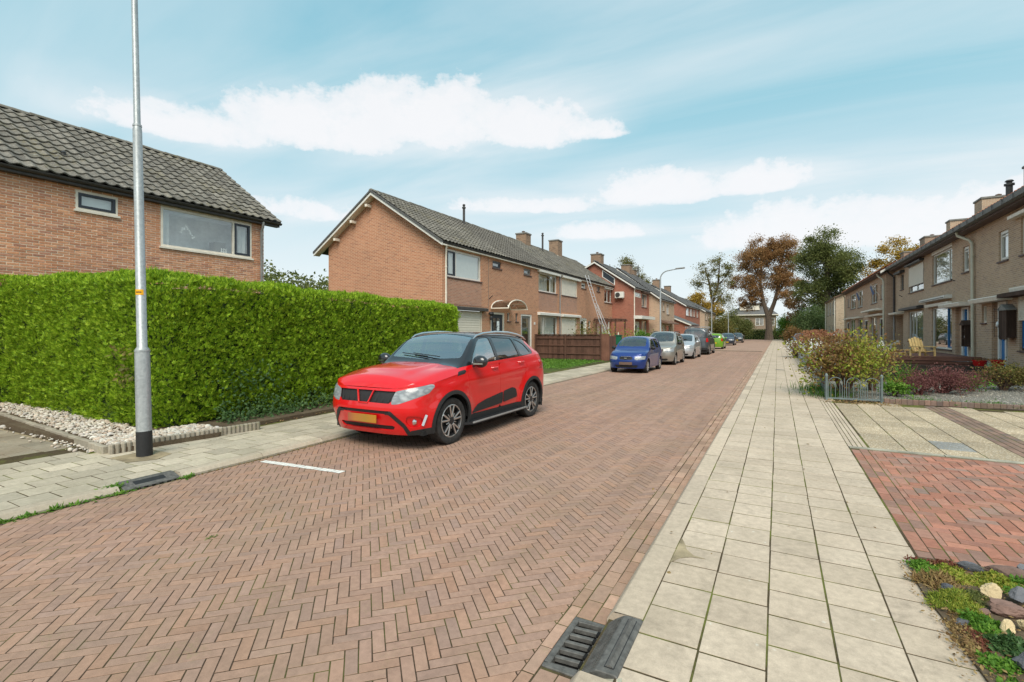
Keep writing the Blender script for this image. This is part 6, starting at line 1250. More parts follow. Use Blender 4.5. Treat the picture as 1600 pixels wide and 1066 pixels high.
def sd_poly(pts):
    P = np.array(pts, float); Q = np.roll(P, -1, 0)
    def f(a, b):
        x = np.stack([a, b], -1)[:, None, :]; e = (Q-P)[None]; w = x-P[None]; t = np.clip((w*e).sum(-1)/np.maximum((e*e).sum(-1), 1e-12), 0, 1); d = np.sqrt(((w-e*t[..., None])**2).sum(-1)).min(1)
        c1 = P[None, :, 1] <= x[..., 1]; c2 = Q[None, :, 1] > x[..., 1]; cr = e[..., 0]*w[..., 1]-e[..., 1]*w[..., 0]
        wn_ = ((c1 & c2 & (cr > 0)).astype(int)-((~c1) & (~c2) & (cr < 0)).astype(int)).sum(1); return np.where(wn_ != 0, -d, d)
    return f
def sd_round(pts, r):
    """rounded version: shrink then grow is approximated by averaging corners"""
    P = [Vector(p) for p in pts]; out = []
    for i, p in enumerate(P):
        a, b = P[i-1], P[(i+1) % len(P)]; ra = min(r, (a-p).length*.45); rb = min(r, (b-p).length*.45); s_ = p+(a-p).normalized()*ra; e_ = p+(b-p).normalized()*rb
        for k in range(5): t = k/4; out.append(s_*(1-t)**2+p*2*t*(1-t)+e_*t*t)
    return sd_poly([(v.x, v.y) for v in out])
class Skin:
    """car body shell: a fine mesh that is cut along exact outlines; every region becomes its own part"""
    def __init__(s): s.P = []; s.N = []; s.F = []; s.L = []; s.SIDE = []
    def add_grid(s, G_, label, flip=False):
        n, m, _ = G_.shape; du = np.gradient(G_, axis=0); dv = np.gradient(G_, axis=1); N_ = np.cross(du, dv); N_ /= np.maximum(np.linalg.norm(N_, axis=2, keepdims=True), 1e-9)
        if flip: N_ = -N_
        C = np.array([0, 2.0, .6]); V_ = G_-C
        if (V_*N_).sum() < 0: N_ = -N_
        g = np.cross(G_[1:, :-1]-G_[:-1, :-1], G_[:-1, 1:]-G_[:-1, :-1]); flip = (g*N_[:-1, :-1]).sum() < 0
        m0 = np.abs(G_[..., 0]) < 1e-4; N_[m0, 0] = 0
        b = len(s.P); s.P += [tuple(q) for q in G_.reshape(-1, 3)]; s.N += [tuple(q) for q in N_.reshape(-1, 3)]
        for i in range(n-1):
            for j in range(m-1):
                f = [b+i*m+j, b+(i+1)*m+j, b+(i+1)*m+j+1, b+i*m+j+1]; s.F.append(f[::-1] if flip else f); s.L.append(label)
    def cut(s, field, labels, new, keep=None, nf=None):
        """faces whose label is in labels and lie inside field<0 get the label new (split exactly on the outline)"""
        P = np.array(s.P); N_ = np.array(s.N); v = field(P, N_); cache = {}; F2, L2 = [], []
        for f, l in zip(s.F, s.L):
            if l not in labels: F2.append(f); L2.append(l); continue
            q = v[f]; 
            if nf is not None and not nf(N_[f].mean(0)): F2.append(f); L2.append(l); continue
            if (q < 0).all(): F2.append(f); L2.append(new); continue
            if (q >= 0).all(): F2.append(f); L2.append(l); continue
            ins, outs = [], []
            k = len(f)
            for i in range(k):
                a, b = f[i], f[(i+1) % k]; va, vb = v[a], v[b]; (ins if va < 0 else outs).append(a)
                if (va < 0) != (vb < 0):
                    key = (min(a, b), max(a, b))
                    if key not in cache:
                        t = v[key[0]]/(v[key[0]]-v[key[1]]); t = min(max(t, .001), .999); pa, pb = np.array(s.P[key[0]]), np.array(s.P[key[1]]); na, nb = np.array(s.N[key[0]]), np.array(s.N[key[1]])
                        s.P.append(tuple(pa+(pb-pa)*t)); nn = na+(nb-na)*t; s.N.append(tuple(nn/max(np.linalg.norm(nn), 1e-9))); cache[key] = len(s.P)-1
                    ins.append(cache[key]); outs.append(cache[key])
            if len(ins) > 2: F2.append(ins); L2.append(new)
            if len(outs) > 2: F2.append(outs); L2.append(l)
        s.F, s.L = F2, L2
    def part(s, label, name, mat, parent, push=0, side=None, lip=0, rim=None, smooth=True):
        """build the region as a part, moved by push along its normals, with edges turned in by lip"""
        fs = [f for f, l in zip(s.F, s.L) if l == label or (isinstance(label, tuple) and l in label)]
        if side: fs = [f for f in fs if (sum(s.P[i][0] for i in f) > 0) == (side > 0)]
        if not fs: return None
        if name == 'body' and not getattr(s, '_sub', None):
            par = {}
            def find(a):
                while par.setdefault(a, a) != a: par[a] = par[par[a]]; a = par[a]
                return a
            kk = lambda i: (round(s.P[i][0]*2e4), round(s.P[i][1]*2e4), round(s.P[i][2]*2e4))
            for f in fs:
                r0 = find(kk(f[0]))
                for i in f[1:]: par[find(kk(i))] = r0
            grp = {}
            for f in fs: grp.setdefault(find(kk(f[0])), []).append(f)
            out = None; F0, L0 = s.F, s.L
            for n_, g_ in enumerate(sorted(grp.values(), key=len, reverse=True)):
                if len(g_) < 4 and n_: continue
                s.F, s.L, s._sub = g_, [label]*len(g_), True; o_ = s.part(label, 'body' if n_ == 0 else 'body_panel', mat, parent, push, None, lip, rim, smooth); out = out or o_
            s.F, s.L, s._sub = F0, L0, None
            return out
        ids0 = sorted({i for f in fs for i in f}); seen = {}; mp_ = {}; ids = []
        for i in ids0:
            key = (round(s.P[i][0]*2e4), round(s.P[i][1]*2e4), round(s.P[i][2]*2e4))
            if key not in seen: seen[key] = len(ids); ids.append(i)
            mp_[i] = seen[key]
        P = np.array([s.P[i] for i in ids]); N_ = np.array([s.N[i] for i in ids]); P = P+N_*push
        F_ = [g for g in ([mp_[i] for i in f] for f in fs) if len(set(g)) == len(g)]
        if lip:
            cnt = {}
            for f in F_:
                for i in range(len(f)): a, b = f[i], f[(i+1) % len(f)]; cnt[(a, b)] = cnt.get((a, b), 0)+1
            bd = [(a, b) for (a, b) in cnt if (b, a) not in cnt]; bs = sorted({i for e in bd for i in e}); m2 = {i: len(P)+k for k, i in enumerate(bs)}
            P = np.vstack([P, P[bs]-N_[bs]*lip]) if bs else P; N_ = np.vstack([N_, N_[bs]]) if bs else N_
            nf_ = len(F_); F_ += [[b, a, m2[a], m2[b]] for a, b in bd]
        me = bpy.data.meshes.new(name); me.from_pydata(P.tolist(), [], F_); me.materials.append(M[mat] if isinstance(mat, str) else mat)
        me.polygons.foreach_set('use_smooth', [smooth]*len(me.polygons)); me.update()
        if smooth:
            try:
                ln = np.array([N_[l.vertex_index] for l in me.loops])
                if lip:
                    for p_ in list(me.polygons)[nf_:]:
                        for li in p_.loop_indices: ln[li] = np.array(p_.normal)
                me.normals_split_custom_set([tuple(q) for q in ln])
            except Exception as e: print('normals', e)
        return link(name, me, parent)
def lerp_prof(pts):
    xs = np.array([p[0] for p in pts], float); ys = np.array([p[1] for p in pts], float)
    # monotone-ish smooth interpolation (Catmull-Rom sampled finely)
    t = np.linspace(xs[0], xs[-1], 400); m = np.gradient(ys, xs); out = []
    for q in t:
        i = min(max(np.searchsorted(xs, q)-1, 0), len(xs)-2); h = xs[i+1]-xs[i]; u = (q-xs[i])/h; a, b = ys[i], ys[i+1]; d0, d1 = m[i]*h, m[i+1]*h; sl = (b-a)
        if sl == 0: d0 = d1 = 0
        else: d0 = max(min(d0/sl, 2.5), 0)*sl; d1 = max(min(d1/sl, 2.5), 0)*sl
        out.append((2*u**3-3*u**2+1)*a+(u**3-2*u**2+u)*d0+(-2*u**3+3*u**2)*b+(u**3-u**2)*d1)
    out = np.array(out); return lambda x: np.interp(x, t, out)
def build_wheel(r, w, style, parent, at, side, rimr=.68):
    """tyre, rim and spokes; side +1 faces +x"""
    wh = MB(); prof = [(r*rimr-.01, -w*.42), (r*.90, -w*.5), (r*.975, -w*.46), (r, -w*.33), (r, w*.33), (r*.975, w*.46), (r*.90, w*.5), (r*.80, w*.495), (r*rimr, w*.43), (r*rimr-.012, w*.40)]
    wh.lathe([(a, b*side) for a, b in prof], 40, (0, 0, 0), 'x', closed=True)
    for k in (-.17, 0, .17): wh.lathe([(r+.0015, (k-.012)*w), (r+.0015, (k+.012)*w)], 40, (0, 0, 0), 'x')
    wheel = wh.build('wheel', M['tyre'], parent, smooth=True); wheel.location = at
    R_ = r*rimr; m = MB(); m.lathe([(R_, w*.43*side), (R_-.012, w*.44*side), (R_-.022, w*.40*side), (R_-.03, w*.20*side), (R_-.04, -w*.35*side)], 40, (0, 0, 0), 'x'); o = m.build('rim', M['alloy_dark' if style == 'two' else 'alloy'], wheel, smooth=True)
    m = MB(); m.lathe([(R_-.03, w*.10*side), (.02, w*.10*side), (.001, w*.10*side)], 24, (0, 0, 0), 'x'); m.build('brake_disc', M['brake'] if style != 'cap' else M['alloy_dark'], wheel)
    if style == 'two':
        m = MB(); md = MB()
        for k in range(5):
            for dlt in (-.17, .17):
                a = 2*math.pi*k/5+math.pi/2; a1, a2 = a+dlt*.55, a+dlt*1.25
                for mm, wd, dx in ((m, .024, .012), (md, .040, 0)):
                    p0 = Vector((w*.36*side+dx*side, math.cos(a1)*.055, math.sin(a1)*.055)); p1 = Vector((w*.40*side+dx*side, math.cos(a2)*(R_-.014), math.sin(a2)*(R_-.014))); mm.bar(p0, p1, wd, .02, (1, 0, 0))
            a = 2*math.pi*(k+.5)/5+math.pi/2; m.bar((w*.375*side+.006*side, math.cos(a)*.06, math.sin(a)*.06), (w*.38*side, math.cos(a)*R_*.5, math.sin(a)*R_*.5), .014, .02, (1, 0, 0))
        m.build('spoke', M['alloy'], wheel, bevel=.003, seg=1); md.build('spoke', M['alloy_dark'], wheel)
        m = MB(); m.lathe([(R_+.002, w*.435*side), (R_-.006, w*.45*side), (R_-.016, w*.435*side)], 40, (0, 0, 0), 'x'); m.build('rim_edge', M['alloy'], wheel, smooth=True)
    else:
        m = MB(); n = 7 if style == 'alloy' else 8
        for k in range(n):
            a = 2*math.pi*k/n; p0 = Vector((w*.40*side, math.cos(a)*.03, math.sin(a)*.03)); p1 = Vector((w*.40*side, math.cos(a)*(R_-.01), math.sin(a)*(R_-.01))); m.bar(p0, p1, .05, .02, (1, 0, 0))
        m.build('spoke', M['alloy'], wheel, bevel=.004, seg=1)
    m = MB(); m.lathe([(.062, w*.36*side), (.062, w*.42*side), (.045, w*.45*side), (.001, w*.455*side)], 20, (0, 0, 0), 'x'); m.build('hub_cap', M['alloy_dark' if style == 'two' else 'alloy'], wheel, smooth=True)
    return wheel
def car(name, label, group, spec, res=.05):
    """local frame: x across, y back from the front bumper, z up. spec holds profile curves"""
    S = spec; L, W = S['L'], S['W']/2; root = thing(name, label, S.get('cat', 'car'), (0, 0, 0), group, local=True); sk = Skin()
    ztop = lerp_prof(S['belt']); zc = lerp_prof(S['centre']); nxp = S.get('nx', 3.2)
    zb = S.get('zb', .22); fr = S['front']; rr_ = S['rear']; yF = lerp_prof([(z, y) for y, z in fr]); yR = lerp_prof([(z, y) for y, z in rr_]); ac, ar = S.get('cf', .62), S.get('cr', .45); sidep = lerp_prof(S['side'])
    # perimeter parameter: dense reference contour, equal arc length
    def contour(z_of, n):
        ref = []
        for fphi in np.linspace(0, 1, 90):
            ph = fphi*math.pi/2; ref.append(('f', math.sin(ph)**(2/nxp), 1-math.cos(ph)**(2/nxp)))
        for t in np.linspace(.01, .99, 120): ref.append(('s', t, 0))
        for fphi in np.linspace(1, 0, 70):
            ph = fphi*math.pi/2; ref.append(('r', math.sin(ph)**(2/nxp), 1-math.cos(ph)**(2/nxp)))
        return ref
    ref = contour(None, 0); kind = np.array([0 if q[0] == 'f' else 1 if q[0] == 's' else 2 for q in ref]); A_ = np.array([q[1] for q in ref]); B_ = np.array([q[2] for q in ref])
    def pts(z):
        """contour points at heights z (array per reference point)"""
        w = W*sidep(z); yf, yr = yF(z), yR(z); y = np.where(kind == 0, yf+ac*B_, np.where(kind == 1, 0, yr-ar*B_)); ya, yb = yf+ac, yr-ar
        y = np.where(kind == 1, ya+(yb-ya)*A_, y); mid = (ya+yb)/2; x = np.where(kind == 1, 1.0, A_)
        bow = 1-.030*np.abs((y-L*.52)/(L*.5))**3.0
        x = x*w*bow; return x, y
    x0, y0 = pts(np.full(len(ref), .55)); arc = np.concatenate([[0], np.cumsum(np.hypot(np.diff(x0), np.diff(y0)))]); nS = int(arc[-1]/res); want = np.linspace(0, arc[-1], nS+1)
    nV = max(8, int(.72/res)); G_ = np.zeros((nS+1, nV+1, 3)); wa = S['wheels']; Ra = S['arch']; fl = S.get('flare', .03)
    ztref = ztop(np.clip(y0, 0, L)); zbot = np.full(len(ref), zb)
    for j in range(nV+1):
        v = j/nV; z = zbot+(ztref-zbot)*v; x, y = pts(z); gx, gy, gz = (np.interp(want, arc, q) for q in (x, y, z)); G_[:, j] = np.stack([gx, gy, gz], 1)
    for (wy) in wa:
        d = np.hypot(G_[..., 1]-wy, G_[..., 2]-S['wr']); k = np.clip(1-(d-Ra)/.22, 0, 1); k = k*k*(3-2*k); sideonly = np.clip((G_[..., 0]/W-.7)/.25, 0, 1); G_[..., 0] += fl*k*sideonly
    # shoulder crease
    if S.get('crease'):
        for (zc_, amp, wd) in S['crease']:
            zz = G_[..., 2]-(zc_(G_[..., 1]) if callable(zc_) else zc_); G_[..., 0] += amp*np.exp(-(zz/wd)**2)*np.clip((G_[..., 0]/W-.7)/.2, 0, 1)
    def addsym(G2, lab, flip):
        sk.add_grid(G2, lab, flip); H = G2.copy(); H[..., 0] *= -1; sk.add_grid(H, lab, not flip)
    addsym(G_, 'side', False)
    # top shell
    ys_f, ys_r = S['top']; ys_f = max(ys_f, float(G_[:, -1, 1].min())+.002); n_ = int((ys_r-ys_f)/res*1.1); tt = np.linspace(0, 1, n_+1); dense = .5-.5*np.cos(tt*math.pi); tt = tt*.55+dense*.45; ys = ys_f+(ys_r-ys_f)*tt
    railx, railz = lerp_prof(S['railx']), lerp_prof(S['railz'])
    xe, ye = G_[:, -1, 0], G_[:, -1, 1]; o_ = np.argsort(ye[:len(ye)]); 
    k = S.get('nc', 9); kr = S.get('ng', 9); top = np.zeros((len(ys), kr+k+1, 3))
    for i, y in enumerate(ys):
        e_x = np.interp(y, ye, xe) if y > ye[0] else 0; e_x = max(e_x, .02); e_z = float(np.interp(y, ye, G_[:, -1, 2])); rx, rz_ = float(railx(y))*W, float(railz(y)); rx = min(rx, e_x*.985); cz = float(zc(y)); rz_ = max(rz_, e_z+.002)
        nk = min(1.0, max(0.0, (y-ys_f)/.10))**.5; tk = min(1.0, max(0.0, (ys_r-y)/.06))**.5; nk = min(nk, tk) if S.get('tailclose', 1) else nk; cz = e_z+(cz-e_z)*nk; rz_ = e_z+.001+(rz_-e_z)*nk
        row = []
        for q in range(kr+1): t = q/kr; bl = S.get('sidebow', .03)*4*t*(1-t)*min(1, max(0, (rz_-e_z)/.35)); row.append((e_x+(rx-e_x)*t+bl, y, e_z+(rz_-e_z)*t))
        # round the rail: blend into the crown
        for q in range(1, k+1): t = q/k; cr = (1-(1-t)**2.3); row.append((rx*(1-t), y, rz_+(cz-rz_)*cr))
        top[i] = row
    if S.get('hood'):
        h0, h1 = S['hood']; yy = top[..., 1]; fx = np.clip(1-(top[..., 0]/W-.50)/.10, 0, 1); fx = fx*fx*(3-2*fx); fy = np.clip((yy-h0)/.25, 0, 1)*np.clip((h1-yy)/.12, 0, 1); top[..., 2] += .022*fx*fy
    # soften the roof-rail corner
    for _ in range(S.get('soft', 2)):
        t2 = top.copy(); a, b = kr-1, kr+2
        for q in range(a, b): t2[:, q] = .5*top[:, q]+.25*(top[:, q-1]+top[:, q+1])
        top = t2
    addsym(top, 'top', True)
    # ---- cuts
    sy = lambda P: P[:, 1]; isside = lambda n: abs(n[0]) > .45
    for wy in wa: sk.cut(lambda P, N_: np.hypot(P[:, 1]-wy, P[:, 2]-S['wr'])-Ra, ('side',), 'hole', nf=lambda n: abs(n[0]) > .3)
    if S.get('trim'):
        for wi, wy in enumerate(wa): sk.cut(lambda P, N_: np.hypot(P[:, 1]-wy, P[:, 2]-S['wr'])-(Ra+S['trim']), ('side',), 'arch%d' % wi, nf=lambda n: abs(n[0]) > .2)
    for spec_ in S['cuts']:
        proj_, pts_, r_, frm, new = spec_[:5]; pts_ = [(-.4 if (proj_ in ('xz', 'xy', 'xzr', 'az') and q[0] == 0) else q[0], q[1]) for q in pts_]; sd = sd_round(pts_, r_) if r_ else sd_poly(pts_); off_ = spec_[5] if len(spec_) > 5 else 0; sidesel = spec_[6] if len(spec_) > 6 else 0
        if proj_ == 'yz': fn = lambda P, N_: sd(P[:, 1], P[:, 2])+off_; nf = lambda n: abs(n[0]) > .25
        elif proj_ == 'yza': fn = lambda P, N_: sd(P[:, 1], P[:, 2])+off_; nf = None
        elif proj_ == 'xz': fn = lambda P, N_: sd(np.abs(P[:, 0]), P[:, 2])+off_; nf = lambda n: n[1] < -.05
        elif proj_ == 'xzr': fn = lambda P, N_: sd(np.abs(P[:, 0]), P[:, 2])+off_; nf = lambda n: n[1] > .05
        elif proj_ == 'xy': fn = lambda P, N_: sd(np.abs(P[:, 0]), P[:, 1])+off_; nf = lambda n: n[2] > .05
        elif proj_ == 'az': # bearing round the front corner against height
            fn = lambda P, N_: sd(np.abs(P[:, 0])+P[:, 1]*.55, P[:, 2])+off_; nf = lambda n: n[1] < .3
        elif proj_ == 'azr': fn = lambda P, N_: sd(np.abs(P[:, 0])+(L-P[:, 1])*.55, P[:, 2])+off_; nf = lambda n: n[1] > -.3
        elif proj_ == 'axz': fn = lambda P, N_: sd(P[:, 0], P[:, 2])+off_; nf = lambda n: n[1] < -.05
        sk.cut(fn, frm if isinstance(frm, tuple) else (frm,), new, nf=nf)
    for nm, (pname, mat, push, lip, sides) in S['parts'].items():
        for sd_ in ((1, -1) if sides else (None,)): sk.part(nm, pname, mat, root, push, sd_, lip)
    # dark inner shell so nothing shows through the gaps: wheel houses, floor, firewall
    m = MB(); ww = W*.93; m.box(-ww, ww, fr[2][0]+.25, L-.25, zb-.01, zb+.05)
    for wy in wa:
        for s_ in (1, -1):
            n = 14; 
            for q in range(n):
                a, b = math.pi*q/n, math.pi*(q+1)/n; rr2 = Ra+.012; c1 = (math.cos(a)*rr2+wy, math.sin(a)*rr2+S['wr']); c2 = (math.cos(b)*rr2+wy, math.sin(b)*rr2+S['wr']); m.face([(s_*(W-.03), *c1), (s_*(W-.03), *c2), (s_*(W-.34), *c2), (s_*(W-.34), *c1)])
            m.face([(s_*(W-.34), wy-Ra, zb), (s_*(W-.34), wy+Ra, zb), (s_*(W-.34), wy+Ra, S['wr']+Ra), (s_*(W-.34), wy-Ra, S['wr']+Ra)])
    m.build('underbody', M['belly'], root, normals=False)
    it = S['interior']; m = MB(); m.box(-W*.86, W*.86, it[0], it[1], it[2]-.12, it[2]); m.build('dashboard', M['dash'], root, bevel=.03)
    m = MB(); m.box(-W*.88, W*.88, it[0]+.05, it[4], zb+.05, zb+.12); m.box(-W*.9, -W*.87, it[0], it[4], zb+.1, it[2]-.03); m.box(W*.87, W*.9, it[0], it[4], zb+.1, it[2]-.03); m.box(-W*.87, W*.87, it[4]-.02, it[4], zb+.1, it[2]-.02); m.build('cabin_lining', M['dash'], root)
    for (yy, hz) in it[3]:
        for s_ in (-.44, .44):
            m = MB(); c = s_*W*.95; m.obox((c, yy, it[2]-.12), (.24, 0, 0), (0, .055, .012), (0, .07, .34)); m.obox((c, yy-.28, it[2]-.42), (.24, 0, 0), (0, .26, 0), (0, 0, .08)); m.obox((c, yy+.085, it[2]+hz), (.13, 0, 0), (0, .045, 0), (0, .01, .09)); m.build('seat', M[S.get('seatmat', 'seat_fabric')], root, bevel=.04)
    m = MB(); cx_ = W*.46; ring_ = [(cx_+.18*math.cos(a), it[1]+.16-.07*math.sin(a), it[2]-.03+.17*math.sin(a)) for a in [2*math.pi*q/20 for q in range(21)]]; m.tube(ring_, .014, 6, False); m.bar((cx_-.17, it[1]+.16, it[2]-.03), (cx_+.17, it[1]+.16, it[2]-.03), .03, .03); m.bar((cx_, it[1], it[2]-.08), (cx_, it[1]+.15, it[2]-.04), .05, .05); m.build('steering_wheel', M['dash'], root, smooth=True)
    for wy in wa:
        for s_ in (1, -1): build_wheel(S['wr'], S['ww'], S['wstyle'], root, (s_*(W-S['ww']/2-.012+S.get('wout', 0)), wy, S['wr']), s_, S.get('rimr', .68))
    return root, sk
def stick(root, name, mat, fn, bevel=0, smooth=False, parent=None, seg=2):
    m = MB(); fn(m); return m.build(name, M[mat], parent or root, smooth=smooth, bevel=bevel, seg=seg)
def place(root, x, y, rot=0, sy=1):
    root.location = (x, y, 0); root.rotation_euler = (0, 0, rot); root.scale = (1, sy, 1)

# ---------- red SUV
WY = (.86, 3.36); BELT = [(0, .87), (.15, .90), (.5, .97), (.95, 1.045), (1.3, 1.085), (2.2, 1.125), (3.2, 1.175), (3.9, 1.20), (4.18, 1.16)]
suv = dict(L=4.18, W=1.79, zb=.235, wheels=WY, wr=.342, ww=.225, arch=.395, flare=.035, trim=.058, wstyle='two', rimr=.70, hood=(.22, 1.16), nc=16, cf=.52, cr=.46, nx=3.4,
    belt=BELT, centre=[(0, .90), (.10, .985), (.4, 1.075), (.95, 1.145), (1.19, 1.165), (1.38, 1.315), (1.62, 1.525), (1.80, 1.622), (2.08, 1.655), (2.7, 1.65), (3.25, 1.605), (3.5, 1.55), (3.78, 1.37), (4.14, 1.16)],
    front=[(.13, .2), (.085, .28), (.03, .45), (.0, .56), (.012, .68), (.045, .80), (.085, .88), (.16, .95), (.6, 1.15)], rear=[(4.05, .2), (4.15, .35), (4.18, .6), (4.17, .8), (4.14, 1.0), (4.08, 1.15), (4.0, 1.3)],
    side=[(.2, .955), (.3, .965), (.45, .98), (.62, .995), (.78, .998), (.92, .99), (1.02, .975), (1.12, .95), (1.2, .925)], crease=[(lambda y: .84+.045*y, .010, .045), (lambda y: .66+0*y, -.006, .06)], sidebow=.02,
    top=(.10, 4.13), railx=[(0, .80), (.5, .84), (.9, .86), (1.12, .87), (1.4, .84), (1.62, .785), (1.85, .745), (2.8, .74), (3.3, .72), (3.6, .71), (4.13, .80)],
    railz=[(0, .885), (.5, 1.03), (.9, 1.095), (1.14, 1.118), (1.4, 1.325), (1.62, 1.505), (1.84, 1.575), (2.2, 1.60), (2.8, 1.592), (3.25, 1.545), (3.5, 1.48), (3.8, 1.32), (4.14, 1.17)],
    cuts=[('xy', [(0, 1.225), (.71, 1.30), (.63, 1.745), (0, 1.83)], .03, 'top', 'windscreen', 0), ('xzr', [(0, 1.14), (.58, 1.16), (.52, 1.44), (0, 1.47)], .05, 'top', 'rear_window'),
          ('yza', [(1.08, 1.09), (1.27, 1.118), (1.36, 1.128), (3.1, 1.195), (3.50, 1.22), (3.55, 1.27), (3.38, 1.44), (3.56, 1.52), (4.3, 1.6), (4.3, 2), (1.0, 2)], 0, 'top', 'roofzone'),
          ('yz', [(1.41, 1.148), (2.14, 1.168), (2.11, 1.560), (1.86, 1.548), (1.70, 1.47), (1.50, 1.28)], .03, ('top', 'roofzone', 'side'), 'side_window', 0), ('yz', [(2.22, 1.172), (2.96, 1.20), (2.86, 1.53), (2.19, 1.558)], .035, ('top', 'roofzone', 'side'), 'side_window_tinted'),
          ('yz', [(3.03, 1.205), (3.46, 1.228), (3.29, 1.41), (3.14, 1.475), (2.94, 1.52)], .04, ('top', 'roofzone', 'side'), 'side_window_tinted'),
          # front face
          ('xz', [(0, .685), (.46, .675), (.50, .72), (.55, .838), (0, .845)], .012, ('side', 'top'), 'grille'), ('az', [(.50, .665), (.62, .672), (1.06, .80), (1.15, .90), (1.09, .925), (.62, .848), (.575, .84), (.53, .76)], .015, ('side', 'top', 'grille'), 'headlamp'),
          ('az', [(0, .575), (.50, .575), (.72, .40), (.83, .235), (.835, .2), (.77, .2), (.69, .35), (.47, .525), (0, .545)], .01, ('side',), 'mouth_frame'), ('xz', [(0, .30), (.47, .30), (.52, .37), (0, .37)], .01, ('side',), 'lower_grille'), ('xz', [(0, .525), (.40, .525), (.43, .575), (0, .575)], .01, ('side', 'mouth_frame'), 'upper_slot'),
          ('az', [(.80, .15), (1.7, .15), (1.7, .37), (.92, .315), (.80, .30)], 0, ('side', 'mouth_frame'), 'cladding'), ('az', [(.75, .515), (.95, .50), (1.0, .43), (.95, .355), (.79, .345), (.73, .42)], .05, ('side',), 'fog_recess'),
          ('yz', [(1.2, .1), (3.1, .1), (3.1, .36), (1.2, .36)], 0, ('side',), 'sill_clad'), ('yz', [(1.32, .375), (1.52, .50), (1.72, .545), (2.27, .615), (2.27, .42)], .03, ('side',), 'door_clad'), ('yz', [(2.295, .425), (2.295, .62), (2.60, .655), (2.72, .62), (2.78, .47)], .03, ('side',), 'door_clad'),
          ('yz', [(1.34, .97), (1.66, 1.0), (1.64, 1.04), (1.34, 1.012)], .01, ('side',), 'wing_vent_x'), ('yz', [(.98, .985), (1.23, 1.015), (1.225, 1.07), (1.04, 1.045)], .02, ('side', 'top'), 'wing_vent'),
          ('azr', [(.70, .90), (1.15, .92), (1.12, 1.1), (.66, 1.06)], .03, ('side', 'top', 'roofzone'), 'tail_lamp'), ('yz', [(3.75, .2), (4.3, .2), (4.3, .42), (3.75, .38)], 0, ('side',), 'cladding'),
          # shut lines, cut as narrow bands
          ('yz', [(1.27, .36), (1.27, 1.10), (2.19, 1.14), (2.20, .36)], .05, ('side',), '_d1', -.003), ('yz', [(1.27, .36), (1.27, 1.10), (2.19, 1.14), (2.20, .36)], .05, ('_d1',), 'front_door', .003),
          ('yz', [(2.20, .36), (2.19, 1.14), (3.05, 1.18), (3.2, 1.02), (3.02, .72), (2.86, .5), (2.86, .36)], .05, ('side', '_d1'), '_d2', -.003), ('yz', [(2.20, .36), (2.19, 1.14), (3.05, 1.18), (3.2, 1.02), (3.02, .72), (2.86, .5), (2.86, .36)], .05, ('_d2',), 'rear_door', .003), ('yza', [(2.5, -1), (9, -1), (9, 3), (2.5, 3)], 0, ('side',), 'quarter')],
    parts={'side': ('body', 'paint_red', 0, .02, 0), 'top': ('bonnet', 'paint_red', .004, .01, 0), 'roofzone': ('roof', 'paint_black', .001, .012, 0), 'windscreen': ('windscreen', 'screen_glass', -.004, 0, 0), 'rear_window': ('rear_window', 'tinted_glass', -.004, 0, 0), 'side_window': ('side_window', 'screen_glass', -.008, 0, 1), 'side_window_tinted': ('side_window', 'tinted_glass', -.008, 0, 1),
           'grille': ('grille', 'black_plastic', -.025, 0, 0), 'headlamp': ('headlight', 'headlamp', .002, .015, 1), 'mouth_frame': ('bumper_trim', 'cladding', .006, .02, 0), 'lower_grille': ('lower_grille', 'black_plastic', -.02, 0, 0), 'upper_slot': ('air_slot', 'black_plastic', -.015, 0, 0), 'cladding': ('bumper_trim', 'cladding', .004, .02, 0), 'fog_recess': ('fog_lamp_recess', 'paint_red', -.022, 0, 1),
           'sill_clad': ('sill_trim', 'cladding', .004, .03, 1), 'door_clad': ('door_trim', 'cladding', .010, .012, 1), 'arch0': ('wheel_arch_trim', 'cladding', .007, .03, 1), 'arch1': ('wheel_arch_trim', 'cladding', .007, .03, 1), 'quarter': ('rear_wing', 'paint_red', 0, .02, 1), 'wing_vent': ('side_vent', 'cladding', .002, .01, 1), 'wing_vent_x': ('door', 'paint_red', 0, 0, 1), 'tail_lamp': ('taillight', 'lamp_red', .004, .015, 1), 'front_door': ('front_door', 'paint_red', 0, .015, 1), 'rear_door': ('rear_door', 'paint_red', 0, .015, 1), '_d1': ('door_gap', 'belly', -.008, 0, 1), '_d2': ('door_gap', 'belly', -.008, 0, 1)},
    interior=(1.2, 1.62, 1.07, [(2.25, .30), (3.1, .27)], 3.9))
rc, sk = car('parked_car', 'bright red compact SUV with black roof, parked beside the tall green hedge', 'cars parked along the left kerb', suv, .032)
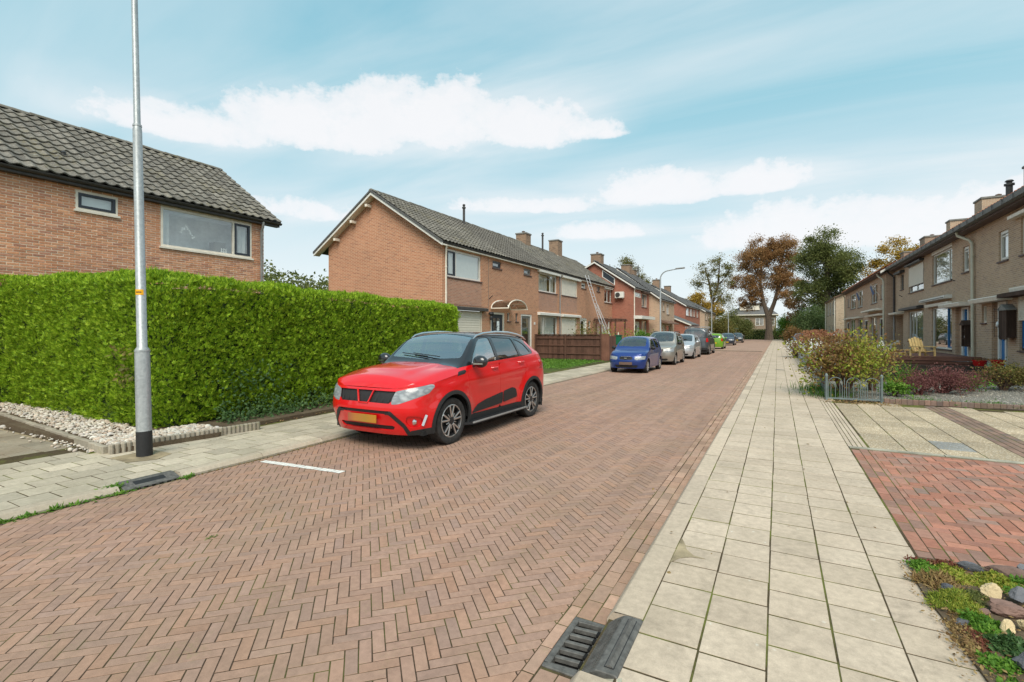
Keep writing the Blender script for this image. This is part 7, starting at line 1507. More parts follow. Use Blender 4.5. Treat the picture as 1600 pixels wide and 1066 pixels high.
def redbits():
    S = lambda *a, **k: stick(rc, *a, **k)
    # grille bars and the V-shaped red insert
    def bars(m):
        for s_ in (1, -1):
            for x, t in ((.20, .035), (.31, .05), (.42, .065)): m.bar((s_*x, .035+.09*x*x, .69), (s_*(x+t*.9), .085+.13*x*x, .835), .022, .012, (0, 1, 0))
        for k in range(7): z = .70+k*.02; m.bar((-.46, .055+(z-.69)*.28+.03, z), (.46, .055+(z-.69)*.28+.03, z), .006, .008)
    S('grille_bar', 'cladding', bars)
    def vee(m):
        for s_ in (1, -1): m.bar((s_*.085, .012, .668), (s_*.155, .062, .848), .02, .022, (0, 1, 0))
        m.bar((-.09, .010, .668), (.09, .010, .668), .022, .022, (0, 1, 0))
    S('grille_trim', 'paint_red', vee, bevel=.004)
    def pl(m): m.box(-.27, .27, -.018, -.008, .40, .512)
    S('number_plate', 'plate_smeared', pl, bevel=.004)
    for s_ in (1, -1):
        def fog(m): m.lathe([(.045, .006), (.04, -.01), (.03, -.016), (.001, -.02)], 18, (s_*.735, .20, .425), 'y')
        S('fog_lamp', 'chrome', fog, smooth=True)
        def acc(m): m.bar((s_*.838, .262, .37), (s_*.872, .305, .515), .034, .016, (s_*.6, -1, 0))
        S('bumper_accent', 'chrome', acc, bevel=.004)
        def rail(m): pts = [(s_*.655, 1.70, 1.53), (s_*.652, 1.81, 1.588), (s_*.65, 2.0, 1.622), (s_*.65, 2.4, 1.645), (s_*.645, 2.85, 1.635), (s_*.64, 3.2, 1.595), (s_*.63, 3.45, 1.545), (s_*.625, 3.58, 1.495)]; m.tube(pts, [.008, .018, .024, .026, .026, .024, .018, .008], 10)
        S('roof_rail', 'chrome', rail, smooth=True)
        def board(m): m.box(s_*.86, s_*.985, 1.28, 2.95, .225, .262); m.prism([(s_*.86, 1.28, .225), (s_*.985, 1.28, .225), (s_*.86, 1.12, .225)], (0, 0, .037))
        S('running_board', 'alloy_dark', board, bevel=.008)
        def bedge(m): m.box(s_*.968, s_*.992, 1.25, 2.96, .243, .268)
        S('running_board_edge', 'zinc', bedge, bevel=.004)
        def mir(m):
            m.blob((s_*.995, 1.42, 1.185), 1, 18, 10, 0, (.130, .080, .098)); m.bar((s_*.86, 1.43, 1.11), (s_*.95, 1.42, 1.13), .05, .035)
        mo = S('wing_mirror', 'paint_black', mir, smooth=True)
        def mi2(m): m.obox((s_*1.0, 1.348, 1.155), (.075, s_*.012, 0), (0, .008, 0), (0, 0, .012))
        stick(rc, 'mirror_indicator', 'chrome', mi2, parent=mo)
        for y_, z_ in ((2.03, 1.045), (2.95, 1.09)):
            def hd(m): m.tube([(s_*(.86), y_-.09, z_), (s_*.893, y_-.075, z_+.002), (s_*.893, y_+.075, z_+.006), (s_*.86, y_+.09, z_+.006)], .014, 8)
            S('door_handle', 'paint_red', hd, smooth=True)
        def wip(m): m.bar((s_*.12+.2, 1.275, 1.255), (s_*.12-.38, 1.33, 1.30), .014, .012)
        S('wiper', 'black_plastic', wip)
        def flap(m): m.box(s_*.66, s_*.90, WY[1]+.40, WY[1]+.412, .17, .42)
        S('mud_flap', 'cladding', flap)
    def sp(m): m.prism([(-.60, 3.46, 1.565), (-.60, 3.70, 1.535), (-.60, 3.70, 1.515), (-.60, 3.46, 1.52)], (1.16, 0, 0))
    S('roof_spoiler', 'paint_black', sp, bevel=.008)
    def pil(m): pass
    def ant(m): m.tube([(0, 3.4, 1.59), (.0, 3.55, 1.78)], [.008, .004], 6)
    S('aerial', 'black_plastic', ant)
redbits(); place(rc, -5.10, 5.02, R(0), 1.06)

# ---------- generic hatchbacks, people carriers and a van
def mk(name, label, L, W, H, paint, hood=.85, cowl=.95, roof0=1.75, roof1=None, nose=.62, belt=.92, wheels=None, wr=.28, style='alloy', grille=None, rear_drop=.35, clad=False, rails=False, lampz=None, plate='plate_yellow', glassrear=True, cat='car', bar=None, van=False, res=.06, nx=3.2, lampdark=False, trimcol=None, group='cars parked along the left kerb'):
    roof1 = roof1 or L-.35; wheels = wheels or (.62, L-.60); hb = nose+.14; Hs = H-.055
    ty = L-.02
    lz = lampz or (nose-.06, nose+.08); g0, g1 = grille or (.3, .55)
    S = dict(L=L, W=W, zb=.2, wheels=wheels, wr=wr, ww=.17, arch=wr+.05, flare=.02, wstyle=style, cf=.45, cr=.32, nx=nx, nc=6, ng=5, rimr=.66, cat=cat,
        belt=[(0, nose+.08), (.15, nose+.12), (hood*.6, belt-.06), (cowl, belt), (L*.6, belt+.03), (L-.3, belt+.05), (L, belt+.04)],
        centre=[(0, nose+.1), (.1, hb+.03), (hood*.5, hb+(belt+.06-hb)*.6), (cowl, belt+.06), (cowl+.08, belt+.10), ((cowl+roof0)/2, belt+.1+(H-belt-.1)*.58), (roof0, H-.04), (roof0+.35, H), ((roof0+roof1)/2+.2, H), (roof1, H-.04), (roof1+(ty-roof1)*.35, H-.14), (ty, belt+.05)],
        front=[(.07, .15), (.03, .3), (0, .45), (.01, nose-.05), (.05, nose+.06), (.13, nose+.16), (.5, belt+.2)], rear=[(L-.06, .15), (L-.01, .35), (L, .55), (L-.01, .8), (L-.03, belt), (L-.06, belt+.1), (L-.1, belt+.3)],
        side=[(.15, .95), (.3, .965), (.5, .995), (.7, 1.0), (.85, .985), (belt+.08, .955), (belt+.25, .93)], sidebow=.015,
        top=(.07, L-.045), railx=[(0, .78), (hood*.7, .84), (cowl, .86), (cowl+.3, .83), (roof0, .76), (roof0+.4, .745), (roof1, .72), (L-.05, .82)],
        railz=[(0, nose+.09), (hood*.6, belt-.02), (cowl, belt+.02), ((cowl+roof0)/2, belt+.02+(Hs-belt)*.52), (roof0, Hs-.04), (roof0+.35, Hs), ((roof0+roof1)/2+.2, Hs), (roof1, Hs-.03), (roof1+(ty-roof1)*.4, Hs-.16), (ty, belt+.06)],
        cuts=[('xy', [(0, cowl+.10), (W*.385, cowl+.16), (W*.335, roof0-.04), (0, roof0+.02)], .04, 'top', 'windscreen'), ('xzr', [(0, belt+.10), (W*.34, belt+.11), (W*.31, H-.20), (0, H-.17)], .04, 'top', 'rear_window'),
              ('yz', [(cowl+.30, belt+.045), ((roof0+roof1)/2-.22, belt+.065), ((roof0+roof1)/2-.22, Hs-.06), (roof0+.12, Hs-.07), (cowl+.38, belt+.15)], .03, ('top', 'side'), 'side_window')]+
             ([('yz', [((roof0+roof1)/2-.13, belt+.065), (roof1-.32, belt+.08), (roof1-.38, Hs-.07), ((roof0+roof1)/2-.13, Hs-.06)], .03, ('top', 'side'), 'side_window_tinted'), ('yz', [(roof1-.22, belt+.09), (L-.22, belt+.11), (roof1+.0, Hs-.10), (roof1-.26, Hs-.08)], .03, ('top', 'side'), 'side_window_tinted')] if not van else [])+
             [('az', [(g1+.02, lz[0]), (W*.5+.10, lz[0]+.03), (W*.5+.17, lz[1]+.03), (g1+.03, lz[1])], .03, ('side', 'top'), 'headlamp'), ('xz', [(0, lz[0]+.01), (g0, lz[0]+.01), (g0+.04, lz[1]-.01), (0, lz[1]-.01)], .03, ('side', 'top'), 'grille'), ('xz', [(0, .22), (g1+.08, .22), (g1+.14, .33), (0, .33)], .03, ('side',), 'lower_grille'),
              ('azr', [(W*.5-.13, belt-.22), (W*.5+.12, belt-.2), (W*.5+.05, belt+.08), (W*.5-.12, belt+.05)], .03, ('side', 'top'), 'tail_lamp'),
              ('yz', [(cowl+.12, .25), (cowl+.12, belt+.01), ((roof0+roof1)/2-.18, belt+.03), ((roof0+roof1)/2-.18, .25)], .04, ('side',), '_d1', -.004), ('yz', [(cowl+.12, .25), (cowl+.12, belt+.01), ((roof0+roof1)/2-.18, belt+.03), ((roof0+roof1)/2-.18, .25)], .04, ('_d1',), 'front_door', .004)]+
             ([('az', [(0, .1), (3, .1), (3, .36), (0, .36)], 0, ('side',), 'cladding'), ('azr', [(0, .1), (3, .1), (3, .42), (0, .42)], 0, ('side',), 'cladding')] if clad else []),
        parts={'side': ('body', paint, 0, .02, 0), 'top': ('roof', paint, .002, .01, 0), 'windscreen': ('windscreen', 'car_glass2', -.004, 0, 0), 'rear_window': ('rear_window', 'tinted_glass', -.004, 0, 0), 'side_window': ('side_window', 'car_glass2', -.006, 0, 1), 'side_window_tinted': ('side_window', 'tinted_glass', -.006, 0, 1), 'headlamp': ('headlight', 'headlamp', .002, .01, 1), 'grille': ('grille', 'black_plastic', -.012, 0, 0), 'lower_grille': ('lower_grille', 'black_plastic', -.012, 0, 0), 'tail_lamp': ('taillight', 'lamp_red', .004, .01, 1), 'front_door': ('front_door', paint, 0, .012, 1), '_d1': ('door_gap', 'belly', -.01, 0, 1), 'cladding': ('bumper_trim', trimcol or 'cladding', .004, .02, 0)},
        interior=(cowl+.05, cowl+.42, belt-.02, [(cowl+1.0, .25), (min(cowl+1.85, L-.8), .22)], L-.3), seatmat='seat_grey')
    root, _ = car(name, label, group, S, res)
    for s_ in (1, -1):
        stick(root, 'wing_mirror', 'black_plastic' if paint in ('paint_blue', 'paint_silver') else paint, lambda m: m.blob((s_*(W/2+.07), cowl+.36, belt+.09), 1, 14, 8, 0, (.10, .06, .072)).bar((s_*(W/2-.04), cowl+.38, belt+.04), (s_*(W/2+.05), cowl+.36, belt+.07), .04, .03), smooth=True)
        stick(root, 'door_handle', paint, lambda m: m.bar((s_*(W/2+.002), (roof0+roof1)/2-.44, belt-.06), (s_*(W/2+.002), (roof0+roof1)/2-.28, belt-.055), .025, .02), bevel=.006)
        stick(root, 'wiper', 'black_plastic', lambda m: m.bar((s_*.1+.18, cowl+.11, belt+.12), (s_*.1-.32, cowl+.17, belt+.15), .014, .012))
        if rails: stick(root, 'roof_rail', 'gutter_dark', lambda m: m.tube([(s_*W*.345, roof0+.12, Hs-.02), (s_*W*.345, roof0+.3, H+.0), (s_*W*.345, roof1-.25, H-.005), (s_*W*.34, roof1-.1, Hs-.05)], .018, 6), smooth=True)
    stick(root, 'number_plate', plate, lambda m: m.box(-.26, .26, -.018, -.006, .34, .45), bevel=.003)
    stick(root, 'number_plate', plate if plate != 'plate_brown' else 'plate_yellow', lambda m: m.box(-.26, .26, L+.004, L+.016, .52, .63), bevel=.003)
    return root
c_blue = mk('parked_car', 'small blue hatchback parked in front of the silver car', 3.5, 1.49, 1.46, 'paint_blue', hood=.72, cowl=.80, roof0=1.42, nose=.60, belt=.89, wr=.275, style='alloy', grille=(.24, .34), plate='plate_brown', lampz=(.53, .66))
stick(c_blue, 'emblem', 'chrome', lambda m: m.bar((-.045, -.01, .60), (.045, -.01, .60), .012, .05).bar((-.2, .0, .668), (.2, .0, .668), .016, .016)); place(c_blue, -5.28, 19.15)
c_sil = mk('parked_car', 'silver beige tall people carrier between the blue car and the pale hatchback', 3.5, 1.60, 1.66, 'paint_silver', hood=.75, cowl=.82, roof0=1.45, nose=.70, belt=.98, wr=.295, rails=True, grille=(.26, .38), plate='plate_brown', lampz=(.63, .80)); place(c_sil, -5.22, 24.6)
c_pale = mk('parked_car', 'pale silver rounded hatchback in front of the dark grey van', 3.75, 1.66, 1.50, 'paint_pale', hood=.70, cowl=.78, roof0=1.62, nose=.66, belt=.93, wr=.295, grille=(.2, .42), lampz=(.60, .78), nx=2.6, plate='plate_smeared'); place(c_pale, -5.22, 30.6)
vn = mk('parked_van', 'dark grey panel van with roof bars, seen from behind', 4.6, 1.86, 1.92, 'paint_grey', hood=.9, cowl=1.0, roof0=1.85, roof1=4.40, nose=.80, belt=1.12, wheels=(.85, 3.75), wr=.32, cat='van', van=True, clad=True)
for yy in (2.2, 3.0, 3.8): stick(vn, 'roof_bar', 'alloy', lambda m: m.bar((-.78, yy, 1.99), (.78, yy, 1.99), .05, .03).bar((-.74, yy, 1.88), (-.74, yy, 1.98), .04, .04).bar((.74, yy, 1.88), (.74, yy, 1.98), .04, .04))
stick(vn, 'rear_bumper', 'cladding', lambda m: m.box(-.86, .86, 4.56, 4.66, .34, .5), bevel=.02)
place(vn, -5.18, 41.3, R(180))
c_lime = mk('parked_car', 'bright lime green hatchback seen from behind, beyond the grey van', 3.5, 1.62, 1.48, 'paint_lime', roof0=1.45, nose=.64, belt=.95, wr=.28); place(c_lime, -5.28, 52.9, R(180))
c_n = mk('parked_car', 'dark blue grey car with yellow plate, beyond the lime hatchback', 4.0, 1.72, 1.47, 'paint_navy', roof0=1.7, nose=.64, belt=.93, wr=.3, res=.09); place(c_n, -5.35, 63)
c_d = copy_tree(c_n); tag(c_d, 'farthest dark grey car parked near the end hedge', 'car'); place(c_d, -5.3, 78)
for ch in c_d.children:
    if ch.type == 'MESH' and ch.data.materials and ch.data.materials[0] == M['paint_navy']: ch.data = ch.data.copy(); ch.data.materials[0] = M['paint_dark']
c_w = mk('parked_car', 'white car in a front yard behind the orange hydrangeas, only its roof showing', 4.1, 1.74, 1.48, 'paint_white', roof0=1.7, nose=.64, belt=.93, wr=.3, res=.09, group='cars standing in the front yards at right'); place(c_w, 3.0, 36.2)
c_w2 = copy_tree(c_w); tag(c_w2, 'grey car in the far front yard below the pale brick house', 'car'); place(c_w2, 2.35, 60)
for ch in c_w2.children:
    if ch.type == 'MESH' and ch.data.materials and ch.data.materials[0] == M['paint_white']: ch.data = ch.data.copy(); ch.data.materials[0] = M['paint_dark']
# ================================================================== STREET FURNITURE AND SMALL THINGS
lp = thing('street_lamp', 'galvanised steel lamp post rising out of the picture in front of the hedge', 'street lamp', (-7.15, 3.28, .06)); X = lambda z: -7.15-.043*z
m = MB(); zs = [(.06, .085), (1.38, .083), (1.43, .079), (1.46, .057), (4.28, .051), (4.32, .047), (4.36, .038), (9.2, .030)]; m.tube([(X(z), 3.28, z) for z, r in zs], [r for z, r in zs], 24)
for z, r in ((1.41, .088), (4.34, .053)): m.tube([(X(z-.012), 3.28, z-.012), (X(z+.012), 3.28, z+.012)], [r-.002, r-.003], 24)
m.build('pole', M['galv'], lp, smooth=True)
m = MB(); m.tube([(X(.06), 3.28, .055), (X(.38), 3.28, .38)], [.089, .088], 24); m.build('base_sleeve', M['black_plastic'], lp, smooth=True)
m = MB(); a0, a1 = -2.2+.25, -.2+.25
for k in range(10):
    a, b = a0+(a1-a0)*k/10, a0+(a1-a0)*(k+1)/10; r = .0580; m.face([(X(2.13)+math.cos(a)*r, 3.28+math.sin(a)*r, 2.13), (X(2.13)+math.cos(b)*r, 3.28+math.sin(b)*r, 2.13), (X(2.20)+math.cos(b)*r, 3.28+math.sin(b)*r, 2.20), (X(2.20)+math.cos(a)*r, 3.28+math.sin(a)*r, 2.20)])
M['sticker'] = plain('yellow_sticker', (.85, .42, .01), .5, var=.02); st_ = m.build('sticker', M['sticker'], lp, normals=False)
m = MB()
for k in range(8):
    a, b = a0+.5+(1.1)*k/8, a0+.5+1.1*(k+1)/8; r = .0590; m.face([(X(2.16)+math.cos(a)*r, 3.28+math.sin(a)*r, 2.158), (X(2.16)+math.cos(b)*r, 3.28+math.sin(b)*r, 2.158), (X(2.17)+math.cos(b)*r, 3.28+math.sin(b)*r, 2.172), (X(2.17)+math.cos(a)*r, 3.28+math.sin(a)*r, 2.172)])
m.build('print', M['black_plastic'], st_, normals=False)
m = MB(); m.tube([(X(9.2), 3.28, 9.2), (X(9.2)+.3, 3.28, 9.6), (X(9.2)+1.2, 3.28, 9.75)], .03, 10); m.build('arm', M['galv'], lp, smooth=True); m = MB(); m.box(X(9.2)+1.1, X(9.2)+1.8, 3.18, 3.38, 9.7, 9.8); m.build('lamp_head', M['galv'], lp, bevel=.03)
sd2 = sheet('lamp_base_patch', [(-7.40, 3.0), (-6.95, 3.0), (-6.80, 3.25), (-6.95, 3.5), (-7.42, 3.5)], .0665, M['soil_stain'])
def lamp(name, label, y, h, arm=1.25, thin=.05):
    r = thing(name, label, 'street lamp', (-6.6, y, .06), 'arched street lamps along the left pavement'); m = MB(); n = 7
    m.tube([(-6.6, y, .05), (-6.6, y, 1.2), (-6.6, y, 1.25), (-6.6, y, h-.55)]+[(-6.6+.55*(1-math.cos(a)), y, h-.55+.5*math.sin(a)) for a in [math.pi/2*.85*k/n for k in range(1, n+1)]]+[(-6.6+arm-.35, y, h+.02)], [.075, .07, thin, thin*.9]+[thin*.75]*n+[thin*.6], 10); m.build('pole', M['galv'], r, smooth=True)
    m = MB(); m.prism([(-6.6+arm-.42, y-.06, h+.0), (-6.6+arm-.38, y-.12, h+.0), (-6.6+arm+.08, y-.13, h+.02), (-6.6+arm+.16, y-.05, h+.03), (-6.6+arm+.16, y+.05, h+.03), (-6.6+arm+.08, y+.13, h+.02), (-6.6+arm-.38, y+.12, h+.0), (-6.6+arm-.42, y+.06, h+.0)], (0, 0, .075)); m.build('lamp_head', M['zinc'], r, bevel=.02); return r
lamp('street_lamp', 'arched grey street lamp standing behind the silver people carrier', 32.1, 5.58, 1.35); lamp('street_lamp', 'slim street lamp rising behind the dark grey van', 59.9, 5.75, 1.3, .045); lamp('street_lamp', 'farther street lamp above the dark blue grey car', 81.3, 5.5, 1.2, .045)
sg = thing('street_sign', 'small blue street name sign on a post before the end hedge', 'street sign', (-6.8, 100, 0)); m = MB(); m.tube([(-6.8, 100, 0), (-6.8, 100, 2.3)], .04, 8); m.build('post', M['galv'], sg); m = MB(); m.box(-7.15, -6.45, 99.93, 99.96, 2.1, 2.3); m.build('plate', plain('sign_blue', (.05, .22, .32), .5), sg)
# ---- gully in the right gutter: flat grate and kerb inlet
gy = thing('storm_drain', 'cast iron gully with slotted grate and sloping kerb inlet, right gutter', 'drain', (-.86, 2.44, 0)); y0, y1 = 2.205, 2.675
m = MB(); x0, x1 = -1.03, -.845; m.box(x0, x1, y0, y0+.03, -.03, .006); m.box(x0, x1, y1-.03, y1, -.03, .006); m.box(x0, x0+.032, y0+.03, y1-.03, -.03, .006); m.box(x1-.014, x1, y0+.03, y1-.03, -.03, .006)
n = 6; p = (y1-y0-.06)/n
for k in range(n+1):
    yy = y0+.03+p*k; w = .021
    m.prism([(x0+.032, yy-w*.55, -.02), (x0+.032, yy+w*.55, -.02), (x1-.014, yy+w*.55+.012, -.02), (x1-.014, yy-w*.55+.012, -.02)], (0, 0, .0255))
m.build('grate', M['iron'], gy, bevel=.003, seg=1); m = MB(); m.face([(x0+.01, y0+.01, -.028), (x1, y0+.01, -.028), (x1, y1-.01, -.028), (x0+.01, y1-.01, -.028)]); m.build('drain_hole', M['black_hole'], gy)
m = MB(); a, b = y0-.02, y1+.01; prof = [(-.848, -.03), (-.848, .012), (-.79, .058), (-.745, .087), (-.72, .090), (-.655, .090), (-.640, .082), (-.640, -.03)]
m.prism([(x, a, z) for x, z in prof], (0, b-a, 0)); ki = m.build('kerb_inlet', M['iron'], gy, bevel=.004, seg=1)
m = MB(); 
for i in range(7):
    for j in range(26): 
        t = (i+.5)/7; x = -.843+(-.752+.843)*t; z = .0165+(.084-.0165)*t*1.0; yy = a+.02+(b-a-.04)*(j+.5)/26; m.obox((x, yy, z+.0005), (.0042, 0, .0031), (0, .0055, 0), (-.001, 0, .0022))
tag(m.build('tread_stud', M['iron'], ki), kind='stuff')
m = MB(); m.box(-.716, -.668, a+.035, b-.035, .0905, .0915); m.build('inlet_slot', M['black_plastic'], ki); m = MB(); m.prism([(-.712, a+.04, .092), (-.690, a+.04, .105), (-.672, a+.04, .092)], (0, b-a-.08, 0)); m.build('inlet_rib', M['iron'], ki)
m = MB()
for k in range(5): yy = y0+.045+p*(k+.5); m.box(-.862, -.846, yy-.018, yy+.018, .0, .02)
m.build('inlet_teeth', M['black_hole'], ki)
m = MB(); m.prism([(-.86, 2.19, .004), (-.62, 2.19, .080), (-.60, 2.1, .080), (-.86, 2.08, .0)], (0, 0, .006)); m.build('mortar_collar', M['old_cement'], gy)
# ---- left kerb gully
gl = thing('kerb_drain', 'dark sloping cast iron kerb gully in the left kerb beside the lamp post', 'drain', (-5.98, 2.8, 0)); a, b = 2.53, 3.07; xk = -5.915
m = MB(); m.prism([(xk, a, -.02), (xk, a, .022), (xk-.14, a, .068), (xk-.21, a, .068), (xk-.21, a, -.02)], (0, b-a, 0)); bo = m.build('body', M['iron'], gl, bevel=.004, seg=1)
m = MB()
for k in range(7): yy = a+.05+(b-a-.1)*k/6; m.box(xk-.004, xk+.012, yy-.018, yy+.018, -.008, .014)
m.build('inlet_teeth', M['black_hole'], bo); m = MB(); m.face([(xk-.05, a+.12, .0395), (xk-.05, b-.12, .0395), (xk-.12, b-.12, .0625), (xk-.12, a+.12, .0625)]); m.build('cast_panel', M['black_plastic'], bo, normals=False)
m = MB()
for (ya, yb) in ((2.30, 2.525), (3.075, 3.25)): m.prism([(kx(ya)-.0, ya, -.02), (kx(ya), ya, .02), (kx(ya)-.03, ya, .056), (kx(ya)-.155, ya, .062), (kx(ya)-.155, ya, -.02)], (0, yb-ya-.004, 0))
cv = thing('service_cover', 'small dark rectangular cover set in the pavement', 'cover', (.08, 22.9, .08)); m = MB(); m.box(-.06, .23, 22.82, 23.02, .06, .088); m.build('lid', M['iron'], cv, bevel=.003); m = MB(); m.box(-.09, .26, 22.79, 22.82, .06, .086); m.build('rim', M['iron'], cv)
# ---- palisade edging of the pebble bed
pe = thing('bed_edging', 'low scalloped concrete palisade edging round the pebble bed', 'edging', (-7.6, 3.1, .06)); y = 3.12
while y < 5.1:
    x = -7.64+(y-3.12)*.10; m = MB(); m.lathe([(.001, .04), (.034, .04), (.034, .175), (.028, .185), (.001, .186)], 8, (x, y, 0)); m.build('palisade', M['palisade'], pe); y += .064
k = 0; x = -7.72
while x > -13.6:
    yy = 3.10+(-7.72-x)*.075; m = MB(); m.box(x-.245, x, yy-.035+random.uniform(-.006, .006), yy+.03, .03, .165+random.uniform(-.01, .004)); m.build('edge_block', M['palisade'], pe, bevel=.006, seg=1); x -= .252
bl = MB(); bl.box(-8.7, -8.45, 1.9, 2.12, .05, .17); tag(bl.build('loose_block', M['palisade'], None, bevel=.01), 'short concrete edging block lying on the dirty slabs at the left edge', 'block')
# ---- wooden fence
fw = thing('wooden_fence', 'brown weathered board fence with three rails across the front garden', 'fence', (-10.2, 25.7, .08)); Yf = 25.7; x = -12.4
m = MB(); n = 0
while x < -8.5:
    m = MB(); m.box(x, x+.092, Yf, Yf+.018, .12+random.uniform(-.01, .01), 1.46+random.uniform(-.015, .01)); m.build('board', M['fence_wood'], fw); x += .097
for z in (.42, .88, 1.28): m = MB(); m.box(-12.4, -8.45, Yf-.045, Yf-.001, z-.03, z+.03); m.build('rail', M['fence_wood'], fw)
for xx in (-12.4, -10.55): m = MB(); m.box(xx, xx+.09, Yf-.06, Yf-.002, .08, 1.48); m.build('post', M['fence_wood'], fw)
m = MB(); m.box(-12.42, -8.4, Yf-.05, Yf+.05, 1.465, 1.505); m.build('cap_board', M['fence_wood'], fw, bevel=.004)
m = MB(); m.box(-8.44, -7.98, Yf-.04, Yf+.03, .08, 1.52); m.build('end_panel', M['fence_end'], fw, bevel=.004); m = MB(); m.box(-8.46, -8.40, Yf-.07, Yf-.0, .08, 2.05); m.build('tall_post', M['fence_wood'], fw)
fs = thing('garden_screen', 'dull green brown board screen running along the pavement from the fence end', 'fence', (-7.98, 28, .08)); yy = 25.75
while yy < 26.9: m = MB(); m.box(-8.0, -7.97, yy, yy+.11, .1, 1.4+random.uniform(-.02, .02)); m.build('board', M['deck_wood'], fs); yy += .118
# ---- ladder
ld = thing('ladder', 'long aluminium extension ladder leaning on the terrace gutter', 'ladder', (-10.7, 34.2, .1)); A, B = Vector((-10.55, 34.35, .1)), Vector((-12.22, 33.95, 5.75)); d = (B-A).normalized(); sx = Vector((.10, .40, 0)).normalized()*.19
M['alu'] = plain('aluminium', (.68, .69, .70), .4, .6, var=.05)
for s_ in (1, -1): m = MB(); m.bar(A+sx*s_, B+sx*s_, .07, .03); m.build('side_rail', M['alu'], ld)
for s_ in (1, -1): m = MB(); m.bar(A+sx*s_*.86+Vector((.05, 0, .9)), A.lerp(B, .62)+sx*s_*.86+Vector((.05, 0, 0)), .06, .03); m.build('side_rail', M['alu'], ld)
for k in range(21): c = A.lerp(B, (k+.6)/21.5); m = MB(); m.bar(c-sx, c+sx, .035, .035); m.build('rung', M['alu'], ld)
# ---- pergola by the end of the terrace
pg = thing('pergola', 'old grey wooden pergola overgrown with bare twigs at the terrace end', 'pergola', (-11.4, 36, .1))
for (xx, y_) in ((-12.2, 36.0), (-10.7, 36.0), (-10.7, 38.6)): m = MB(); m.box(xx-.05, xx+.05, y_-.05, y_+.05, .1, 2.45); m.build('post', M['fence_wood'], pg)
for y_ in (36.0, 38.6): m = MB(); m.box(-12.4, -10.5, y_-.03, y_+.03, 2.45, 2.56); m.build('beam', M['fence_wood'], pg)
for k in range(6): xx = -12.3+k*.33; m = MB(); m.box(xx-.025, xx+.025, 35.8, 38.8, 2.56, 2.63); m.build('rafter', M['fence_wood'], pg)
m = MB(); rs = random.Random(4)
for k in range(26): p = Vector((rs.uniform(-12.3, -10.6), rs.uniform(35.9, 38.5), 2.62)); q = p+Vector((rs.uniform(-.5, .5), rs.uniform(-.4, .4), rs.uniform(-.1, .22))); m.tube([p, (p+q)/2+Vector((0, 0, .06)), q], .012, 4, False)
m.build('vine_twigs', M['twig'], pg)
# ---- green bin on a post
gb = thing('litter_bin', 'small dark green litter bin on a post at the red house corner', 'bin', (-8.0, 27.5, .08)); M['bin_green'] = plain('bin_green', (.01, .12, .06), .5)
m = MB(); m.box(-8.18, -7.80, 27.3, 27.6, .88, 1.40); m.build('bin_body', M['bin_green'], gb, bevel=.03); m = MB(); m.box(-8.20, -7.78, 27.28, 27.62, 1.40, 1.46); m.build('bin_lid', M['bin_green'], gb, bevel=.02); m = MB(); m.tube([(-8.05, 27.66, .06), (-8.05, 27.66, 1.6)], .035, 8); m.build('post', M['cream_frame'], gb)
# ---- low ornamental railing
M['rail_paint'] = plain('railing_grey_green', (.16, .20, .20), .6, var=.1)
rl = thing('garden_railing', 'low grey green hooped railing at the corner of the gravel garden', 'railing', (1.0, 13.4, .08)); P0, P1, P2_ = Vector((.99, 13.38, .08)), Vector((2.03, 13.47, .08)), Vector((1.08, 17.6, .08))
def rails(a, b, n, hoops):
    u = (b-a); L = u.length; u.normalize()
    m = MB(); m.bar(a+Vector((0, 0, .05)), b+Vector((0, 0, .05)), .02, .03); m.build('bottom_rail', M['rail_paint'], rl)
    for k in range(1, n):
        c = a+(b-a)*(k/n); m = MB(); top = .40 if k % 4 else .50; m.tube([c+Vector((0, 0, .03)), c+Vector((0, 0, top)), c+Vector((0, 0, top+.03))], [.007, .007, .001], 6); m.build('bar', M['rail_paint'], rl)
    for k in range(hoops):
        s0 = a+(b-a)*((k+.0)/hoops); s1 = a+(b-a)*((k+1)/hoops); c = (s0+s1)/2; w = (s1-s0).length*.38; m = MB(); m.tube([c-u*w+Vector((0, 0, .05))]+[c+u*(-w*math.cos(t))+Vector((0, 0, .40+.13*math.sin(t))) for t in [math.pi*q/10 for q in range(11)]]+[c+u*w+Vector((0, 0, .05))], .008, 6); m.build('hoop', M['rail_paint'], rl, smooth=True)
rails(P0, P1, 12, 3); rails(P0, P2_, 40, 9)
for p in (P0, P1, P2_): m = MB(); m.tube([p-Vector((0, 0, .02)), p+Vector((0, 0, .54)), p+Vector((0, 0, .56)), p+Vector((0, 0, .60)), p+Vector((0, 0, .62))], [.026, .026, .034, .024, .004], 10); m.build('post', M['rail_paint'], rl, smooth=True)
# ---- brick border of the gravel garden
bb = thing('garden_border', 'weathered upright brick border between gravel garden and pebble paving', 'edging', (3, 13.45, .08)); bm2 = []
x = 2.12
while x < 6.6: bm2.append((x, 13.46+(x-2.1)*.045, .175+random.gauss(0, .004))); x += .101
pieces('brick', brick_tmpl(.098, .07, .12, .006), mats_at(bm2), M['edge_brick'], bb, 60)
gp = np.stack([rng.uniform(1.3, 6.7, 9000), rng.uniform(13.55, 18.0, 9000)], 1); gz = np.array([rz(a, b) for a, b in gp])+.014
M['gravel_stone'] = mat_piece('gravel_stone', [(.24, .235, .21), (.33, .32, .285), (.17, .165, .15), (.40, .37, .32), (.27, .25, .20)], grime=.45, gcol=(.12, .12, .08), bumpv=.1)
stones('gravel', np.column_stack([gp, gz]), .026, 'gravel_stone', 'grey gravel of the right front garden', 'gravel')
weeds('gravel_weeds', [(2.3+.2*k, 13.7+.1*(k % 5), .12) for k in range(20)]+[(1.5+.26*k, 14.2+.7*(k % 5), .13) for k in range(18)], 3200, .035, 'grass', .2, 'sparse grass coming up through the gravel', 21)
